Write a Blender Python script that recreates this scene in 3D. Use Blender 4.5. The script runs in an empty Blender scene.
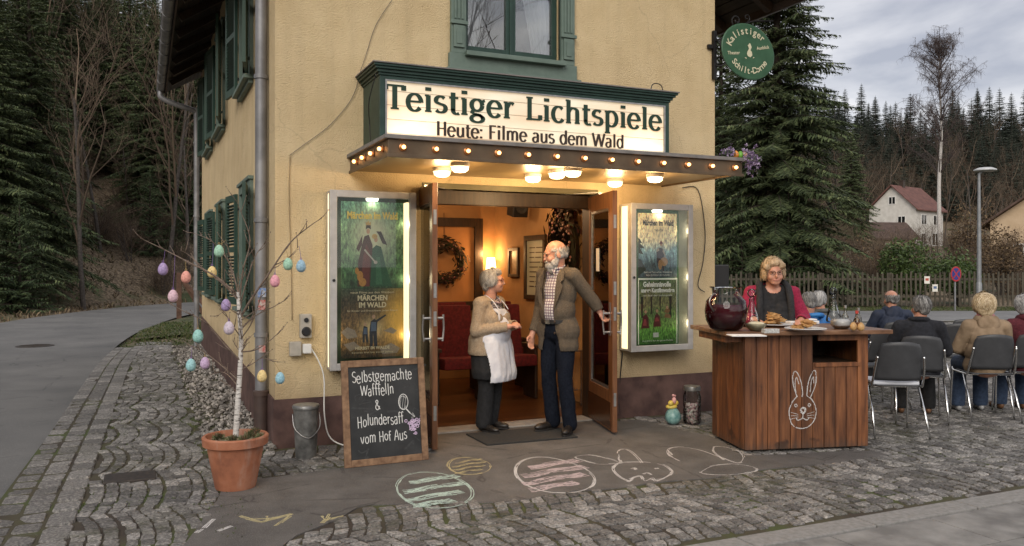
import bpy, bmesh, math, random
from mathutils import Vector, Matrix, noise
from math import pi, sin, cos, sqrt, atan2, radians as rad
SC = bpy.context.scene; COL = SC.collection
V = Vector
XF = {}            # object name -> world matrix of the thing it belongs to
CAMH, F, HOR, CX = 1.55, 819.0, 266.0, 512.0
RT = V((.9125, -.409, 0)).normalized(); FW = V((.409, .9125, 0)).normalized()
def ray(px, py): return FW + RT*((px-CX)/F) + V((0, 0, (HOR-py)/F))
O = V((0, 0, CAMH))
def gp(px, py, z=0.0):                      # pixel -> point on a level plane
    r = ray(px, py); return O + r*((z-CAMH)/r.z)
def fy(px, py, Y): r = ray(px, py); return O + r*(Y/r.y)
def fx(px, py, X): r = ray(px, py); return O + r*(X/r.x)
def fd(px, py, d): return O + ray(px, py)*d
def ld(l, d, z=0.0): return RT*l + FW*d + V((0, 0, z))

# ------------------------------------------------------------------ materials
class NT:
    def __init__(s, name):
        s.m = bpy.data.materials.new(name); s.m.use_nodes = True
        s.t = s.m.node_tree; s.n = s.t.nodes; s.l = s.t.links
        s.p = s.n['Principled BSDF']; s.out = s.n['Material Output']
        s.tc = s.n.new('ShaderNodeTexCoord')
    def node(s, typ, **kw):
        n = s.n.new(typ)
        for k, v in kw.items():
            if k in n.inputs: n.inputs[k].default_value = v
            else: setattr(n, k, v)
        return n
    def coord(s, scale=(1,1,1), rot=(0,0,0), src='Object'):
        mp = s.node('ShaderNodeMapping'); mp.inputs['Scale'].default_value = scale; mp.inputs['Rotation'].default_value = rot
        s.l.new(s.tc.outputs[src], mp.inputs['Vector']); return mp.outputs[0]
    def noise(s, scale, detail=4, rough=.55, vec=None, dist=0):
        n = s.node('ShaderNodeTexNoise', Scale=scale, Detail=detail, Roughness=rough, Distortion=dist)
        s.l.new(vec or s.tc.outputs['Object'], n.inputs['Vector']); return n.outputs['Fac']
    def ramp(s, fac, stops):
        r = s.node('ShaderNodeValToRGB'); e = r.color_ramp.elements
        while len(e) < len(stops): e.new(.5)
        for i, (p, c) in enumerate(stops):
            e[i].position = p; e[i].color = (*c, 1) if len(c) == 3 else c
        s.l.new(fac, r.inputs[0]); return r.outputs[0]
    def mix(s, fac, a, b, blend='MIX'):
        m = s.node('ShaderNodeMix', data_type='RGBA', blend_type=blend)
        for i, x in ((0, fac), (6, a), (7, b)):
            if hasattr(x, 'is_output') or hasattr(x, 'links'): s.l.new(x, m.inputs[i])
            else: m.inputs[i].default_value = x if i == 0 else (*x, 1)[:4]
        return m.outputs[2]
    def math(s, op, a, b=0.0):
        m = s.node('ShaderNodeMath', operation=op)
        for i, x in ((0, a), (1, b)):
            if hasattr(x, 'links'): s.l.new(x, m.inputs[i])
            else: m.inputs[i].default_value = x
        return m.outputs[0]
    def base(s, c):
        if hasattr(c, 'links'): s.l.new(c, s.p.inputs['Base Color'])
        else: s.p.inputs['Base Color'].default_value = (*c, 1)
    def bump(s, h, strength=.3, dist=.01):
        b = s.node('ShaderNodeBump', Strength=strength, Distance=dist); s.l.new(h, b.inputs['Height'])
        s.l.new(b.outputs[0], s.p.inputs['Normal'])
    def set(s, **kw):
        for k, v in kw.items(): s.p.inputs[k.replace('_', ' ')].default_value = v
MATS = {}
def mat(name, c1, c2=None, scale=8, rough=.7, metal=0, bump=0, bscale=None, bdist=.004, detail=5, stretch=(1,1,1), spec=None, trans=0, ior=None, lo=.35, hi=.65):
    if name in MATS: return MATS[name]
    t = NT(name)
    if c2:
        v = t.coord(stretch); f = t.noise(scale, detail, vec=v)
        t.base(t.ramp(f, [(lo, c1), (hi, c2)]))
    else: t.base(c1)
    if bump:
        v = t.coord(stretch); t.bump(t.noise(bscale or scale, detail, vec=v), bump, bdist)
    t.set(Roughness=rough, Metallic=metal)
    if spec is not None: t.p.inputs['Specular IOR Level'].default_value = spec
    if trans: t.p.inputs['Transmission Weight'].default_value = trans
    if ior: t.p.inputs['IOR'].default_value = ior
    MATS[name] = t.m; return t.m
def emat(name, c, strength):
    if name in MATS: return MATS[name]
    t = NT(name); t.base((c[0]*.8, c[1]*.8, c[2]*.8)); t.p.inputs['Emission Color'].default_value = (*c, 1); t.p.inputs['Emission Strength'].default_value = strength
    MATS[name] = t.m; return t.m
def hash_mat(name, stops, rough=.8, bump=0, bscale=60, extra=None):
    """colour varies per mesh island"""
    if name in MATS: return MATS[name]
    t = NT(name); g = t.node('ShaderNodeNewGeometry')
    c = t.ramp(g.outputs['Random Per Island'], stops)
    if extra:
        f = t.noise(extra[0], 5); c = t.mix(t.ramp(f, [(extra[1], (0,0,0)), (extra[2], (1,1,1))]), c, extra[3])
    t.base(c); t.set(Roughness=rough)
    if bump: t.bump(t.noise(bscale, 4), bump, .004)
    MATS[name] = t.m; return t.m

# ------------------------------------------------------------------ mesh builder
class MB:
    def __init__(s): s.v = []; s.f = []; s.mi = []; s.cur = 0
    def add(s, vs, fs):
        b = len(s.v); s.v += [V(x) for x in vs]; s.f += [tuple(b+i for i in f) for f in fs]; s.mi += [s.cur]*len(fs); return s
    def box(s, a, b):
        x0,y0,z0 = [min(a[i],b[i]) for i in range(3)]; x1,y1,z1 = [max(a[i],b[i]) for i in range(3)]
        return s.add([(x0,y0,z0),(x1,y0,z0),(x1,y1,z0),(x0,y1,z0),(x0,y0,z1),(x1,y0,z1),(x1,y1,z1),(x0,y1,z1)],
            [(0,3,2,1),(4,5,6,7),(0,1,5,4),(1,2,6,5),(2,3,7,6),(3,0,4,7)])
    def obox(s, c, sz, M=None):                 # oriented box, c centre, sz full sizes
        n = len(s.v); h = [x/2 for x in sz]; s.box((-h[0],-h[1],-h[2]), h)
        for i in range(n, len(s.v)): s.v[i] = (M @ s.v[i] if M else s.v[i]) + V(c)
        return s
    def bar(s, p, q, w, h, up=(0,0,1)):         # beam between two points
        p, q = V(p), V(q); d = (q-p); L = d.length; d.normalize(); u = V(up)
        if abs(d.dot(u)) > .98: u = V((0,1,0))
        x = d.cross(u).normalized(); z = x.cross(d).normalized()
        M = Matrix((x, d, z)).transposed(); return s.obox((p+q)/2, (w, L, h), M)
    def tube(s, pts, r, n=8, cap=True, closed=False):
        pts = [V(p) for p in pts]; k = len(pts); rs = r if isinstance(r, (list, tuple)) else [r]*k
        base = len(s.v); prev = None
        for i, p in enumerate(pts):
            if closed: d = pts[(i+1)%k]-pts[i-1]
            else: d = (pts[min(i+1,k-1)]-pts[max(i-1,0)])
            d = d.normalized() if d.length > 1e-9 else V((0,0,1))
            if prev is None:
                a = d.orthogonal().normalized()
            else:
                a = (prev - d*prev.dot(d)); a = a.normalized() if a.length > 1e-6 else d.orthogonal().normalized()
            prev = a; b = d.cross(a)
            for j in range(n):
                t = 2*pi*j/n; s.v.append(p + a*(rs[i]*cos(t)) + b*(rs[i]*sin(t)))
        fs = []
        for i in range(k if closed else k-1):
            i2 = (i+1)%k
            for j in range(n):
                fs.append((base+i*n+j, base+i*n+(j+1)%n, base+i2*n+(j+1)%n, base+i2*n+j))
        if cap and not closed:
            fs.append(tuple(base+j for j in reversed(range(n)))); fs.append(tuple(base+(k-1)*n+j for j in range(n)))
        s.f += fs; s.mi += [s.cur]*len(fs); return s
    def lathe(s, prof, c=(0,0,0), n=24, M=None):
        base = len(s.v); k = len(prof)
        for r, z in prof:
            for j in range(n):
                t = 2*pi*j/n; p = V((r*cos(t), r*sin(t), z)); s.v.append((M @ p if M else p)+V(c))
        fs = []
        for i in range(k-1):
            for j in range(n): fs.append((base+i*n+j, base+i*n+(j+1)%n, base+(i+1)*n+(j+1)%n, base+(i+1)*n+j))
        if prof[0][0] > 1e-6: fs.append(tuple(base+j for j in reversed(range(n))))
        if prof[-1][0] > 1e-6: fs.append(tuple(base+(k-1)*n+j for j in range(n)))
        s.f += fs; s.mi += [s.cur]*len(fs); return s
    def sphere(s, c, r, n=12, m=8, M=None):
        r = r if isinstance(r, (tuple, list, Vector)) else (r, r, r)
        vs = [V((0,0,-1))]
        for i in range(1, m):
            t = -pi/2+pi*i/m
            vs += [V((cos(t)*cos(2*pi*j/n), cos(t)*sin(2*pi*j/n), sin(t))) for j in range(n)]
        vs.append(V((0,0,1))); fs = []
        for j in range(n): fs.append((0, 1+(j+1)%n, 1+j))
        for i in range(m-2):
            for j in range(n):
                a = 1+i*n; fs.append((a+j, a+(j+1)%n, a+n+(j+1)%n, a+n+j))
        a = 1+(m-2)*n; top = len(vs)-1
        for j in range(n): fs.append((a+j, a+(j+1)%n, top))
        out = []
        for v in vs:
            v = V((v.x*r[0], v.y*r[1], v.z*r[2])); out.append((M @ v if M else v)+V(c))
        return s.add(out, fs)
    def cap(s, p, r0, q, r1, n=12):             # tapered capsule
        p, q = V(p), V(q); s.sphere(p, r0, n, 8); s.sphere(q, r1, n, 8)
        if (q-p).length > 1e-5: s.tube([p, q], [r0, r1], n)
        return s
    def poly(s, pts, thick=None, dirv=(0,0,1)):  # polygon, optionally extruded
        pts = [V(p) for p in pts]; n = len(pts)
        if thick is None: return s.add(pts, [tuple(range(n))])
        d = V(dirv)*thick
        return s.add(pts+[p+d for p in pts], [tuple(reversed(range(n))), tuple(range(n, 2*n))]+[(i,(i+1)%n,n+(i+1)%n,n+i) for i in range(n)])
    def xform(s, M, start=0):
        for i in range(start, len(s.v)): s.v[i] = M @ s.v[i]
        return s
    def build(s, name, m, parent=None, smooth=False, bev=0, origin=None, recalc=True, mods=None, weld=False):
        me = bpy.data.meshes.new(name)
        ms = m if isinstance(m, (list, tuple)) else [m]
        if parent is not None: X = XF[parent.name].inverted()
        else:
            if origin is None and s.v:
                xs = [v.x for v in s.v]; ys = [v.y for v in s.v]; zs = [v.z for v in s.v]
                origin = V(((min(xs)+max(xs))/2, (min(ys)+max(ys))/2, min(zs)))
            X = Matrix.Translation(-V(origin or (0,0,0)))
        me.from_pydata([X @ v for v in s.v], [], s.f)
        for mm in ms: me.materials.append(mm)
        if len(ms) > 1: me.polygons.foreach_set('material_index', s.mi)
        if recalc or bev or weld:
            bm = bmesh.new(); bm.from_mesh(me)
            if weld: bmesh.ops.remove_doubles(bm, verts=bm.verts, dist=.0005)
            if recalc: bmesh.ops.recalc_face_normals(bm, faces=bm.faces)
            if bev:
                es = [e for e in bm.edges if len(e.link_faces) == 2 and e.calc_face_angle() > .6]
                bmesh.ops.bevel(bm, geom=es, offset=bev, segments=2, affect='EDGES', profile=.6, clamp_overlap=True)
            bm.to_mesh(me); bm.free()
        if smooth: me.polygons.foreach_set('use_smooth', [True]*len(me.polygons))
        o = bpy.data.objects.new(name, me); COL.objects.link(o)
        if parent is not None: o.parent = parent; XF[o.name] = XF[parent.name]
        else:
            o.location = origin or (0,0,0); XF[o.name] = Matrix.Translation(V(origin or (0,0,0)))
        if smooth == 'auto':
            try:
                me.shade_smooth() if hasattr(me, 'shade_smooth') else None
                bm = bmesh.new(); bm.from_mesh(me)
                for e in bm.edges:
                    if len(e.link_faces) == 2 and e.calc_face_angle() > .7: e.smooth = False
                bm.to_mesh(me); bm.free()
            except Exception: pass
        return o
def tag(o, label=None, cat=None, group=None, kind=None):
    if label: o['label'] = label
    if cat: o['category'] = cat
    if group: o['group'] = group
    if kind: o['kind'] = kind
    return o
def thing(name, label, cat, loc=(0,0,0), rz=0, group=None):
    o = bpy.data.objects.new(name, None); COL.objects.link(o); o.empty_display_size = .1
    o.location = loc; o.rotation_euler = (0,0,rz)
    XF[o.name] = Matrix.Translation(V(loc)) @ Matrix.Rotation(rz, 4, 'Z')
    return tag(o, label, cat, group)
def copy_tree(o, loc, rz=0, label=None, scale=None, zs=None):
    c = o.copy(); COL.objects.link(c); c.location = loc; c.rotation_euler = (0,0,rz)
    if scale: c.scale = (scale, scale, zs or scale)
    if label: c['label'] = label
    for ch in list(o.children):
        d = ch.copy(); COL.objects.link(d); d.parent = c
        for g in list(ch.children):
            e = g.copy(); COL.objects.link(e); e.parent = d
    return c
def ev_mesh(o):
    dg = bpy.context.evaluated_depsgraph_get(); return bpy.data.meshes.new_from_object(o.evaluated_get(dg))
def text_mb(txt, size, M, extr=0.0, align='CENTER', spacing=1.0, offset=0.0, shear=0.0, mb=None):
    cu = bpy.data.curves.new('t', 'FONT'); cu.body = txt; cu.size = size; cu.align_x = align; cu.extrude = extr
    cu.space_character = spacing; cu.offset = offset; cu.shear = shear; cu.resolution_u = 3
    o = bpy.data.objects.new('t', cu); COL.objects.link(o); me = ev_mesh(o)
    mb = mb or MB(); mb.add([M @ v.co for v in me.vertices], [tuple(p.vertices) for p in me.polygons])
    bpy.data.objects.remove(o); bpy.data.curves.remove(cu); bpy.data.meshes.remove(me); return mb
def wallM(origin, xdir=(1,0,0), up=(0,0,1)):     # text frame standing on a wall: x along xdir, y up, z towards the viewer
    x = V(xdir).normalized(); y = V(up).normalized(); z = x.cross(y)
    M = Matrix((x, y, z)).transposed().to_4x4(); M.translation = V(origin); return M
def catmull(pts, k=6, closed=False):
    P = [V(p) for p in pts]; n = len(P); out = []
    rng = range(n) if closed else range(n-1)
    for i in rng:
        a = P[(i-1)%n] if closed else P[max(i-1,0)]; b = P[i]; c = P[(i+1)%n]; d = P[(i+2)%n] if closed else P[min(i+2,n-1)]
        for j in range(k):
            t = j/k; out.append(.5*((2*b)+(c-a)*t+(2*a-5*b+4*c-d)*t*t+(3*b-a-3*c+d)*t**3))
    if not closed: out.append(P[-1])
    return out
def ribbon(mb, pts, w, M, lift=0.0, nib=None, th=0.0):
    """flat stroke in the xy plane of M; nib=(thin,thick): width by stroke direction"""
    P = [V((p[0], p[1], 0)) for p in pts]; n = len(P); L = []; R = []
    for i, p in enumerate(P):
        d = P[min(i+1,n-1)]-P[max(i-1,0)]
        d = d.normalized() if d.length > 1e-9 else V((1,0,0))
        ww = w
        if nib: ww = nib[0]+(nib[1]-nib[0])*abs(d.y)**1.3
        nn = V((-d.y, d.x, 0))*(ww/2)
        L.append(p+nn+V((0,0,lift))); R.append(p-nn+V((0,0,lift)))
    vs = [M @ v for v in L+R]; mb.add(vs, [(i, n+i, n+i+1, i+1) for i in range(n-1)]); return mb
# ------------------------------------------------------------------ a stroke alphabet (x height .48, capitals .70)
def arcp(cx, cy, rx, ry, a0, a1, n=14): return [(cx+rx*cos(rad(a0+(a1-a0)*i/n)), cy+ry*sin(rad(a0+(a1-a0)*i/n))) for i in range(n+1)]
XH = .48
GL = {   # advance, strokes, serifs (x, y, half width)
 'T': (.60, [[(.30,0),(.30,.70)], [(.03,.67),(.57,.67)], [(.045,.54),(.045,.69)], [(.555,.54),(.555,.69)]], [(.30,.02,.12)]),
 'L': (.54, [[(.14,0),(.14,.70)], [(.06,.03),(.50,.03)], [(.49,.02),(.49,.17)]], [(.14,.68,.11),(.12,.02,.09)]),
 'e': (.47, [arcp(.235,.24,.19,.235,0,180)+arcp(.235,.24,.19,.245,180,325), [(.06,.26),(.42,.26)]], []),
 'i': (.26, [[(.13,0),(.13,.48)], [(.13,.60),(.13,.605),(.13,.70),(.13,.705)]], [(.13,.015,.10),(.09,.465,.06)]),
 's': (.40, [arcp(.20,.355,.135,.115,35,215,12)+[(.20,.25)]+arcp(.20,.13,.15,.12,60,-150,12)], []),
 't': (.32, [[(.14,.62),(.14,.13)]+arcp(.25,.12,.11,.12,180,310,8), [(.02,.465),(.30,.465)]], []),
 'g': (.50, [arcp(.22,.31,.165,.165,0,360,20), [(.12,.17),(.07,.09),(.14,.045),(.32,.02),(.40,-.05)]+arcp(.23,-.09,.18,.105,20,-340,18), [(.34,.41),(.47,.46)]], []),
 'r': (.37, [[(.12,0),(.12,.48)], [(.12,.30),(.19,.42),(.27,.46),(.34,.42)]], [(.12,.015,.10),(.08,.465,.06)]),
 'c': (.42, [arcp(.235,.24,.185,.24,45,325,18)], []),
 'h': (.54, [[(.12,0),(.12,.72)], [(.12,.34),(.19,.44),(.29,.47),(.39,.43),(.42,.34),(.42,0)]], [(.12,.015,.09),(.42,.015,.09),(.08,.705,.06)]),
 'p': (.52, [[(.12,-.22),(.12,.48)], arcp(.26,.24,.19,.24,150,-150,20)], [(.12,-.205,.10),(.08,.465,.06)]),
 'l': (.26, [[(.13,0),(.13,.72)]], [(.13,.015,.10),(.09,.705,.06)]),
 'H': (.62, [[(.12,0),(.12,.70)], [(.50,0),(.50,.70)], [(.12,.36),(.50,.36)]], []),
 'u': (.52, [[(.11,.48),(.11,.14),(.15,.05),(.24,.01),(.34,.05),(.41,.14)], [(.41,0),(.41,.48)]], []),
 ':': (.22, [[(.10,0),(.10,.1)], [(.10,.36),(.10,.46)]], []),
 'F': (.48, [[(.12,0),(.12,.70)], [(.12,.67),(.46,.67)], [(.12,.36),(.40,.36)]], []),
 'm': (.80, [[(.11,0),(.11,.48)], [(.11,.34),(.18,.44),(.27,.47),(.36,.42),(.39,.34),(.39,0)], [(.39,.34),(.46,.44),(.55,.47),(.64,.42),(.67,.34),(.67,0)]], []),
 'a': (.47, [[(.08,.41)]+arcp(.21,.35,.15,.12,140,0,8)+[(.36,.35),(.36,0)], [(.36,.28)]+arcp(.20,.13,.14,.13,80,350,12)], []),
 'd': (.52, [arcp(.235,.24,.175,.24,20,340,20), [(.41,0),(.41,.72)]], []),
 'W': (.86, [[(.03,.70),(.22,0)], [(.22,0),(.43,.66)], [(.43,.66),(.62,0)], [(.62,0),(.82,.70)]], []),
 'S': (.50, [arcp(.25,.52,.18,.17,40,215,12)+[(.25,.36)]+arcp(.25,.18,.19,.18,60,-150,12)], []),
 'b': (.50, [[(.11,.72),(.11,.02)], arcp(.25,.22,.16,.22,150,-150,18)], []),
 'f': (.32, [[(.33,.66),(.26,.72),(.18,.69),(.15,.58),(.15,0)], [(.02,.44),(.30,.44)]], []),
 'n': (.50, [[(.10,.48),(.10,0)], [(.10,.34),(.18,.45),(.28,.48),(.37,.42),(.39,.32),(.39,0)]], []),
 'o': (.48, [arcp(.24,.24,.18,.23,90,450,20)], []),
 'v': (.46, [[(.04,.46),(.21,.01),(.41,.47)]], []),
 'A': (.60, [[(.05,0),(.29,.70),(.54,0)], [(.14,.25),(.45,.27)]], []),
 '&': (.52, [[(.46,.02),(.14,.50),(.16,.62),(.25,.65),(.32,.58),(.28,.45),(.12,.30),(.06,.16),(.12,.04),(.24,0),(.36,.08),(.44,.24)]], []),
 ' ': (.28, [], []),
}
def swidth(txt, gap=0.0): return sum(GL[c][0]+gap for c in txt)
def stroke_text(mb, txt, M, size, w, nib=None, serif=False, gap=0.0, width=None, jitter=0, rnd=None, lift0=.0003, passes=1):
    """centred on M's origin; width: squeeze to this width"""
    W = swidth(txt, gap)*size; sx = (width/W if width else 1.0)*size; x = -W*(sx/size)/2; k = 0
    for c in txt:
        adv, strokes, ser = GL[c]
        dy = rnd.uniform(-1,1)*jitter if rnd else 0; rot = rnd.uniform(-1,1)*jitter*.9 if rnd else 0; sc = 1+(rnd.uniform(-1,1)*jitter if rnd else 0)
        for st in strokes:
            dot = len(st) == 4 and abs(st[0][0]-st[3][0]) < 1e-6 and st[0][1] > .55
            pts = [V((p[0], p[1], 0)) for p in st]
            if len(pts) == 2: pts = [pts[0].lerp(pts[1], i/4) for i in range(5)]
            elif len(pts) < 14 and not dot: pts = catmull(pts, 4)
            P = [(x+(p.x+rot*p.y)*sx, (p.y*sc+dy)*size) for p in pts]
            for q in range(passes):
                k += 1
                QQ = [(a+(rnd.uniform(-1,1)*w*.35 if rnd else 0), b+(rnd.uniform(-1,1)*w*.35 if rnd else 0)) for a, b in P] if passes > 1 else P
                if dot: ribbon(mb, QQ, (nib[1]*1.25 if nib else w*1.3), M, lift0+k*.00004)
                else: ribbon(mb, QQ, w, M, lift0+k*.00004, nib)
        if serif:
            for sx_, sy_, hw in ser:
                k += 1; ribbon(mb, [(x+(sx_-hw)*sx, sy_*size), (x+(sx_+hw)*sx, sy_*size)], (nib[0] if nib else w)*.85, M, lift0+k*.00004)
        x += (adv+gap)*sx
    return mb
# ------------------------------------------------------------------ camera, world, sun
cam = bpy.data.cameras.new('camera'); co = bpy.data.objects.new('camera', cam); COL.objects.link(co); SC.camera = co
co.location = O; cam.sensor_width = 36; cam.lens = 36*F/1024; cam.clip_end = 2000; cam.clip_start = .05
co.rotation_euler = Matrix((RT, V((0,0,1)), -FW)).transposed().to_euler(); cam.shift_y = -(273-HOR)/1024
SC.view_settings.view_transform = 'Standard'; SC.view_settings.look = 'None'; SC.view_settings.exposure = EXPO = 0.5; SC.view_settings.gamma = 1
SC.render.resolution_x = 1024; SC.render.resolution_y = 546
try:
    SC.cycles.max_bounces = 6; SC.cycles.diffuse_bounces = 3; SC.cycles.glossy_bounces = 3; SC.cycles.transmission_bounces = 6; SC.cycles.transparent_max_bounces = 32
    SC.cycles.sample_clamp_indirect = 4; SC.cycles.use_denoising = True; SC.cycles.caustics_reflective = False; SC.cycles.caustics_refractive = False
except Exception: pass
SUN_AZ = atan2(-.80, -.55); SUN_EL = rad(30)      # direction towards the bright part of the cloud cover (behind the viewer)
W = bpy.data.worlds.new('World'); SC.world = W; W.use_nodes = True; wt = W.node_tree; wn = wt.nodes; wl = wt.links
bg = wn['Background']; sky = wn.new('ShaderNodeTexSky'); sky.sky_type = 'NISHITA'; sky.sun_disc = False; sky.sun_elevation = SUN_EL; sky.sun_rotation = pi/2-SUN_AZ
tc = wn.new('ShaderNodeTexCoord'); mp = wn.new('ShaderNodeMapping'); mp.inputs['Scale'].default_value = (1.3, 1.3, 3.4); mp.inputs['Location'].default_value = (.35, .2, .1)
wl.new(tc.outputs['Generated'], mp.inputs[0])
n1 = wn.new('ShaderNodeTexNoise'); n1.inputs['Scale'].default_value = 2.1; n1.inputs['Detail'].default_value = 7; n1.inputs['Roughness'].default_value = .52; n1.inputs['Distortion'].default_value = .25
wl.new(mp.outputs[0], n1.inputs['Vector'])
cr = wn.new('ShaderNodeValToRGB'); e = cr.color_ramp.elements
e[0].position = .40; e[0].color = (2.5, 2.55, 2.9, 1); e[1].position = .62; e[1].color = (7.0, 6.6, 6.2, 1)
k = e.new(.51); k.color = (4.2, 4.15, 4.3, 1)
wl.new(n1.outputs['Fac'], cr.inputs[0])
mx = wn.new('ShaderNodeMix'); mx.data_type = 'RGBA'; mx.inputs[0].default_value = .9
wl.new(sky.outputs[0], mx.inputs[6]); wl.new(cr.outputs[0], mx.inputs[7]); wl.new(mx.outputs[2], bg.inputs[0]); bg.inputs[1].default_value = .130
sl = bpy.data.lights.new('sun', 'SUN'); so = bpy.data.objects.new('sun', sl); COL.objects.link(so)
sl.energy = 1.5; sl.angle = rad(38); sl.color = (1, .93, .83)
so.rotation_euler = V((cos(SUN_AZ)*cos(SUN_EL), sin(SUN_AZ)*cos(SUN_EL), sin(SUN_EL))).to_track_quat('Z', 'Y').to_euler(); so.location = (-10,-15,12)

# ------------------------------------------------------------------ the lie of the land
def sstep(a, b, x): t = min(1, max(0, (x-a)/(b-a))); return t*t*(3-2*t)
ROAD = catmull([V(p+(0,)) for p in [(-2.9,-30),(-2.9,-8),(-2.85,6),(-2.78,13),(-2.55,18.5),(-1.9,23.5),(-.6,29),(2.0,34.5),(6,38),(12,39.5),(20,37.5)]], 8)
HALF = 2.12
def road_dist(x, y):
    best = 1e9; side = 0
    for a, b in zip(ROAD, ROAD[1:]):
        ex, ey = b.x-a.x, b.y-a.y; L = ex*ex+ey*ey; t = max(0, min(1, ((x-a.x)*ex+(y-a.y)*ey)/L))
        dx, dy = x-a.x-t*ex, y-a.y-t*ey; d = dx*dx+dy*dy
        if d < best: best = d; side = ex*(y-a.y)-ey*(x-a.x)
    return sqrt(best)*(1 if side > 0 else -1)
def terrain(x, y):
    l = x*RT.x+y*RT.y; d = x*FW.x+y*FW.y
    n = noise.noise(V((x*.09, y*.09, 0)))*.8+noise.noise(V((x*.3, y*.3, 4)))*.18
    w = sstep(.12, -.14, l/max(d, 4.0)) if d > 0 else (1 if l < 0 else 0)
    s = road_dist(x, y)-HALF-.9 if w > 0 else 0
    hl = 0
    if s > 0: hl = min(26, .44*s*sstep(0, 3.5, s)+.07*n*min(s, 3)) if s < 45 else 19.8
    hr = 0
    dd = d-30.6
    if dd > 0: hr = 3.3*sstep(0, 45, dd)+31*sstep(90, 205, dd)+n*.35*sstep(0, 8, dd)
    return hl*w+hr*(1-w)
g = MB(); NX = []
def axis(lo, hi, fine0, fine1, f, c):
    out = []; x = lo
    while x < hi:
        out.append(x); x += f if fine0 <= x < fine1 else c
    return out+[hi]
xs = [-900,-500,-300,-200,-140]+axis(-100, 140, -22, 45, 1.2, 5)+[170,220,300,450,900]; ys = [-900,-400,-150,-60,-30]+axis(-15, 260, 3, 60, 1.2, 5)+[300,400,600,900]
vs = [(x, y, terrain(x, y)-.05) for y in ys for x in xs]; nx = len(xs)
g.add(vs, [(j*nx+i, j*nx+i+1, (j+1)*nx+i+1, (j+1)*nx+i) for j in range(len(ys)-1) for i in range(nx-1)])
t = NT('forest_floor'); f = t.noise(.35, 6); f2 = t.noise(9, 5)
c = t.ramp(f2, [(.34, (.06,.042,.026)), (.5, (.15,.11,.070)), (.64, (.28,.215,.14))])
c = t.mix(t.ramp(f, [(.50, (0,0,0)), (.62, (1,1,1))]), c, (.040,.055,.016)); t.base(c); t.bump(f2, .8, .05); t.set(Roughness=.95); FLOOR = t.m
o = g.build('terrain', FLOOR, smooth=True, origin=V((0,0,0)), recalc=False); tag(o, kind='structure')

def sheet(name, pts, z, m, grid=None):
    b = MB(); b.poly([V((p[0], p[1], z)) for p in pts]); o = b.build(name, m, origin=V((0,0,0)), recalc=False)
    if o.data.polygons[0].normal.z < 0: o.data.flip_normals()
    return tag(o, kind='structure')
def asphalt(name, a, b_, c2, scale=1.1):
    t = NT(name); f = t.noise(scale, 6, .6); f2 = t.noise(160, 3)
    c = t.ramp(f, [(.3, a), (.7, b_)]); c = t.mix(t.ramp(f2, [(.55, (0,0,0)), (.72, (1,1,1))]), c, c2); vr = t.node('ShaderNodeTexVoronoi', Scale=.9, feature='DISTANCE_TO_EDGE'); t.l.new(t.coord((1,1,1)), vr.inputs['Vector']); wob = t.noise(3, 4); dd = t.math('ADD', vr.outputs['Distance'], t.math('MULTIPLY', t.math('SUBTRACT', wob, .5), .12)); c = t.mix(t.ramp(t.math('ABSOLUTE', dd), [(.0,(.7,.7,.7)),(.007,(0,0,0))]), c, tuple(q*.45 for q in a)); st_ = t.noise(.5, 3); c = t.mix(.6, c, t.ramp(st_, [(.35,(.72,.72,.72)),(.65,(1.2,1.18,1.15))]), 'MULTIPLY'); t.base(c); t.bump(f2, .55, .004); t.set(Roughness=.82); return t
ASPH = asphalt('asphalt', (.10,.10,.10), (.15,.148,.145), (.24,.235,.23)).m
def strip(pts, half, z, name, m, off=0.0, wid=None):
    b = MB(); L = []; R = []
    for i, p in enumerate(pts):
        d = (pts[min(i+1,len(pts)-1)]-pts[max(i-1,0)]).normalized(); n = V((-d.y, d.x, 0))
        a = (off+half) if wid is None else wid[0]; c = (off-half) if wid is None else wid[1]
        L.append(p+n*a+V((0,0,z))); R.append(p+n*c+V((0,0,z)))
    n = len(L); b.add(L+R, [(i, n+i, n+i+1, i+1) for i in range(n-1)])
    o = b.build(name, m, origin=V((0,0,0)), recalc=False)
    if o.data.polygons[0].normal.z < 0: o.data.flip_normals()
    return tag(o, kind='structure')
strip(ROAD, HALF, .004, 'road', ASPH)
strip([ld(l, 25.3) for l in (-8,0,10,30,60,120)], 2.7, .012, 'side_street', asphalt('side_asphalt', (.15,.15,.155), (.2,.2,.2), (.26,.26,.26)).m)
strip([ld(l, 22.4) for l in (4,30,60,120)], .09, .055, 'kerb', mat('kerb_granite', (.25,.24,.23), (.33,.32,.3), 20, .8, bump=.4))
# manhole cover and a patched seam on the road
mh = gp(14, 347); b = MB(); b.lathe([(0,.016),(.30,.016),(.33,.012),(.33,.0)], (mh.x+.35, mh.y, 0), 32)
for k in range(-5,6): b.box((mh.x+.35-.26*cos(k/5.3*1.5), mh.y+k*.05-.008, .016), (mh.x+.35+.26*cos(k/5.3*1.5), mh.y+k*.05+.008, .022))
tag(b.build('manhole_cover', mat('cast_iron', (.045,.04,.038), (.08,.065,.055), 30, .6, .6)), 'round cast iron manhole cover set in the road', 'manhole cover')
# grass verge left, verge along the fence
t = NT('grass_green'); f = t.noise(2.2, 6); f2 = t.noise(40, 4); c = t.ramp(f, [(.35,(.035,.045,.016)),(.5,(.065,.075,.028)),(.62,(.12,.095,.055))]); t.base(c); t.bump(f2, .8, .03); t.set(Roughness=.95); GRASSM = t.m
sheet('grass_verge', [(p.x, p.y) for p in (gp(133,340), gp(212,332), gp(212,312), gp(183,318), gp(160,323.5), gp(139,331))], .010, GRASSM)
strip([ld(l, 29.4) for l in (4,30,60,120)], 1.3, .010, 'roadside_grass', GRASSM)
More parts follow.
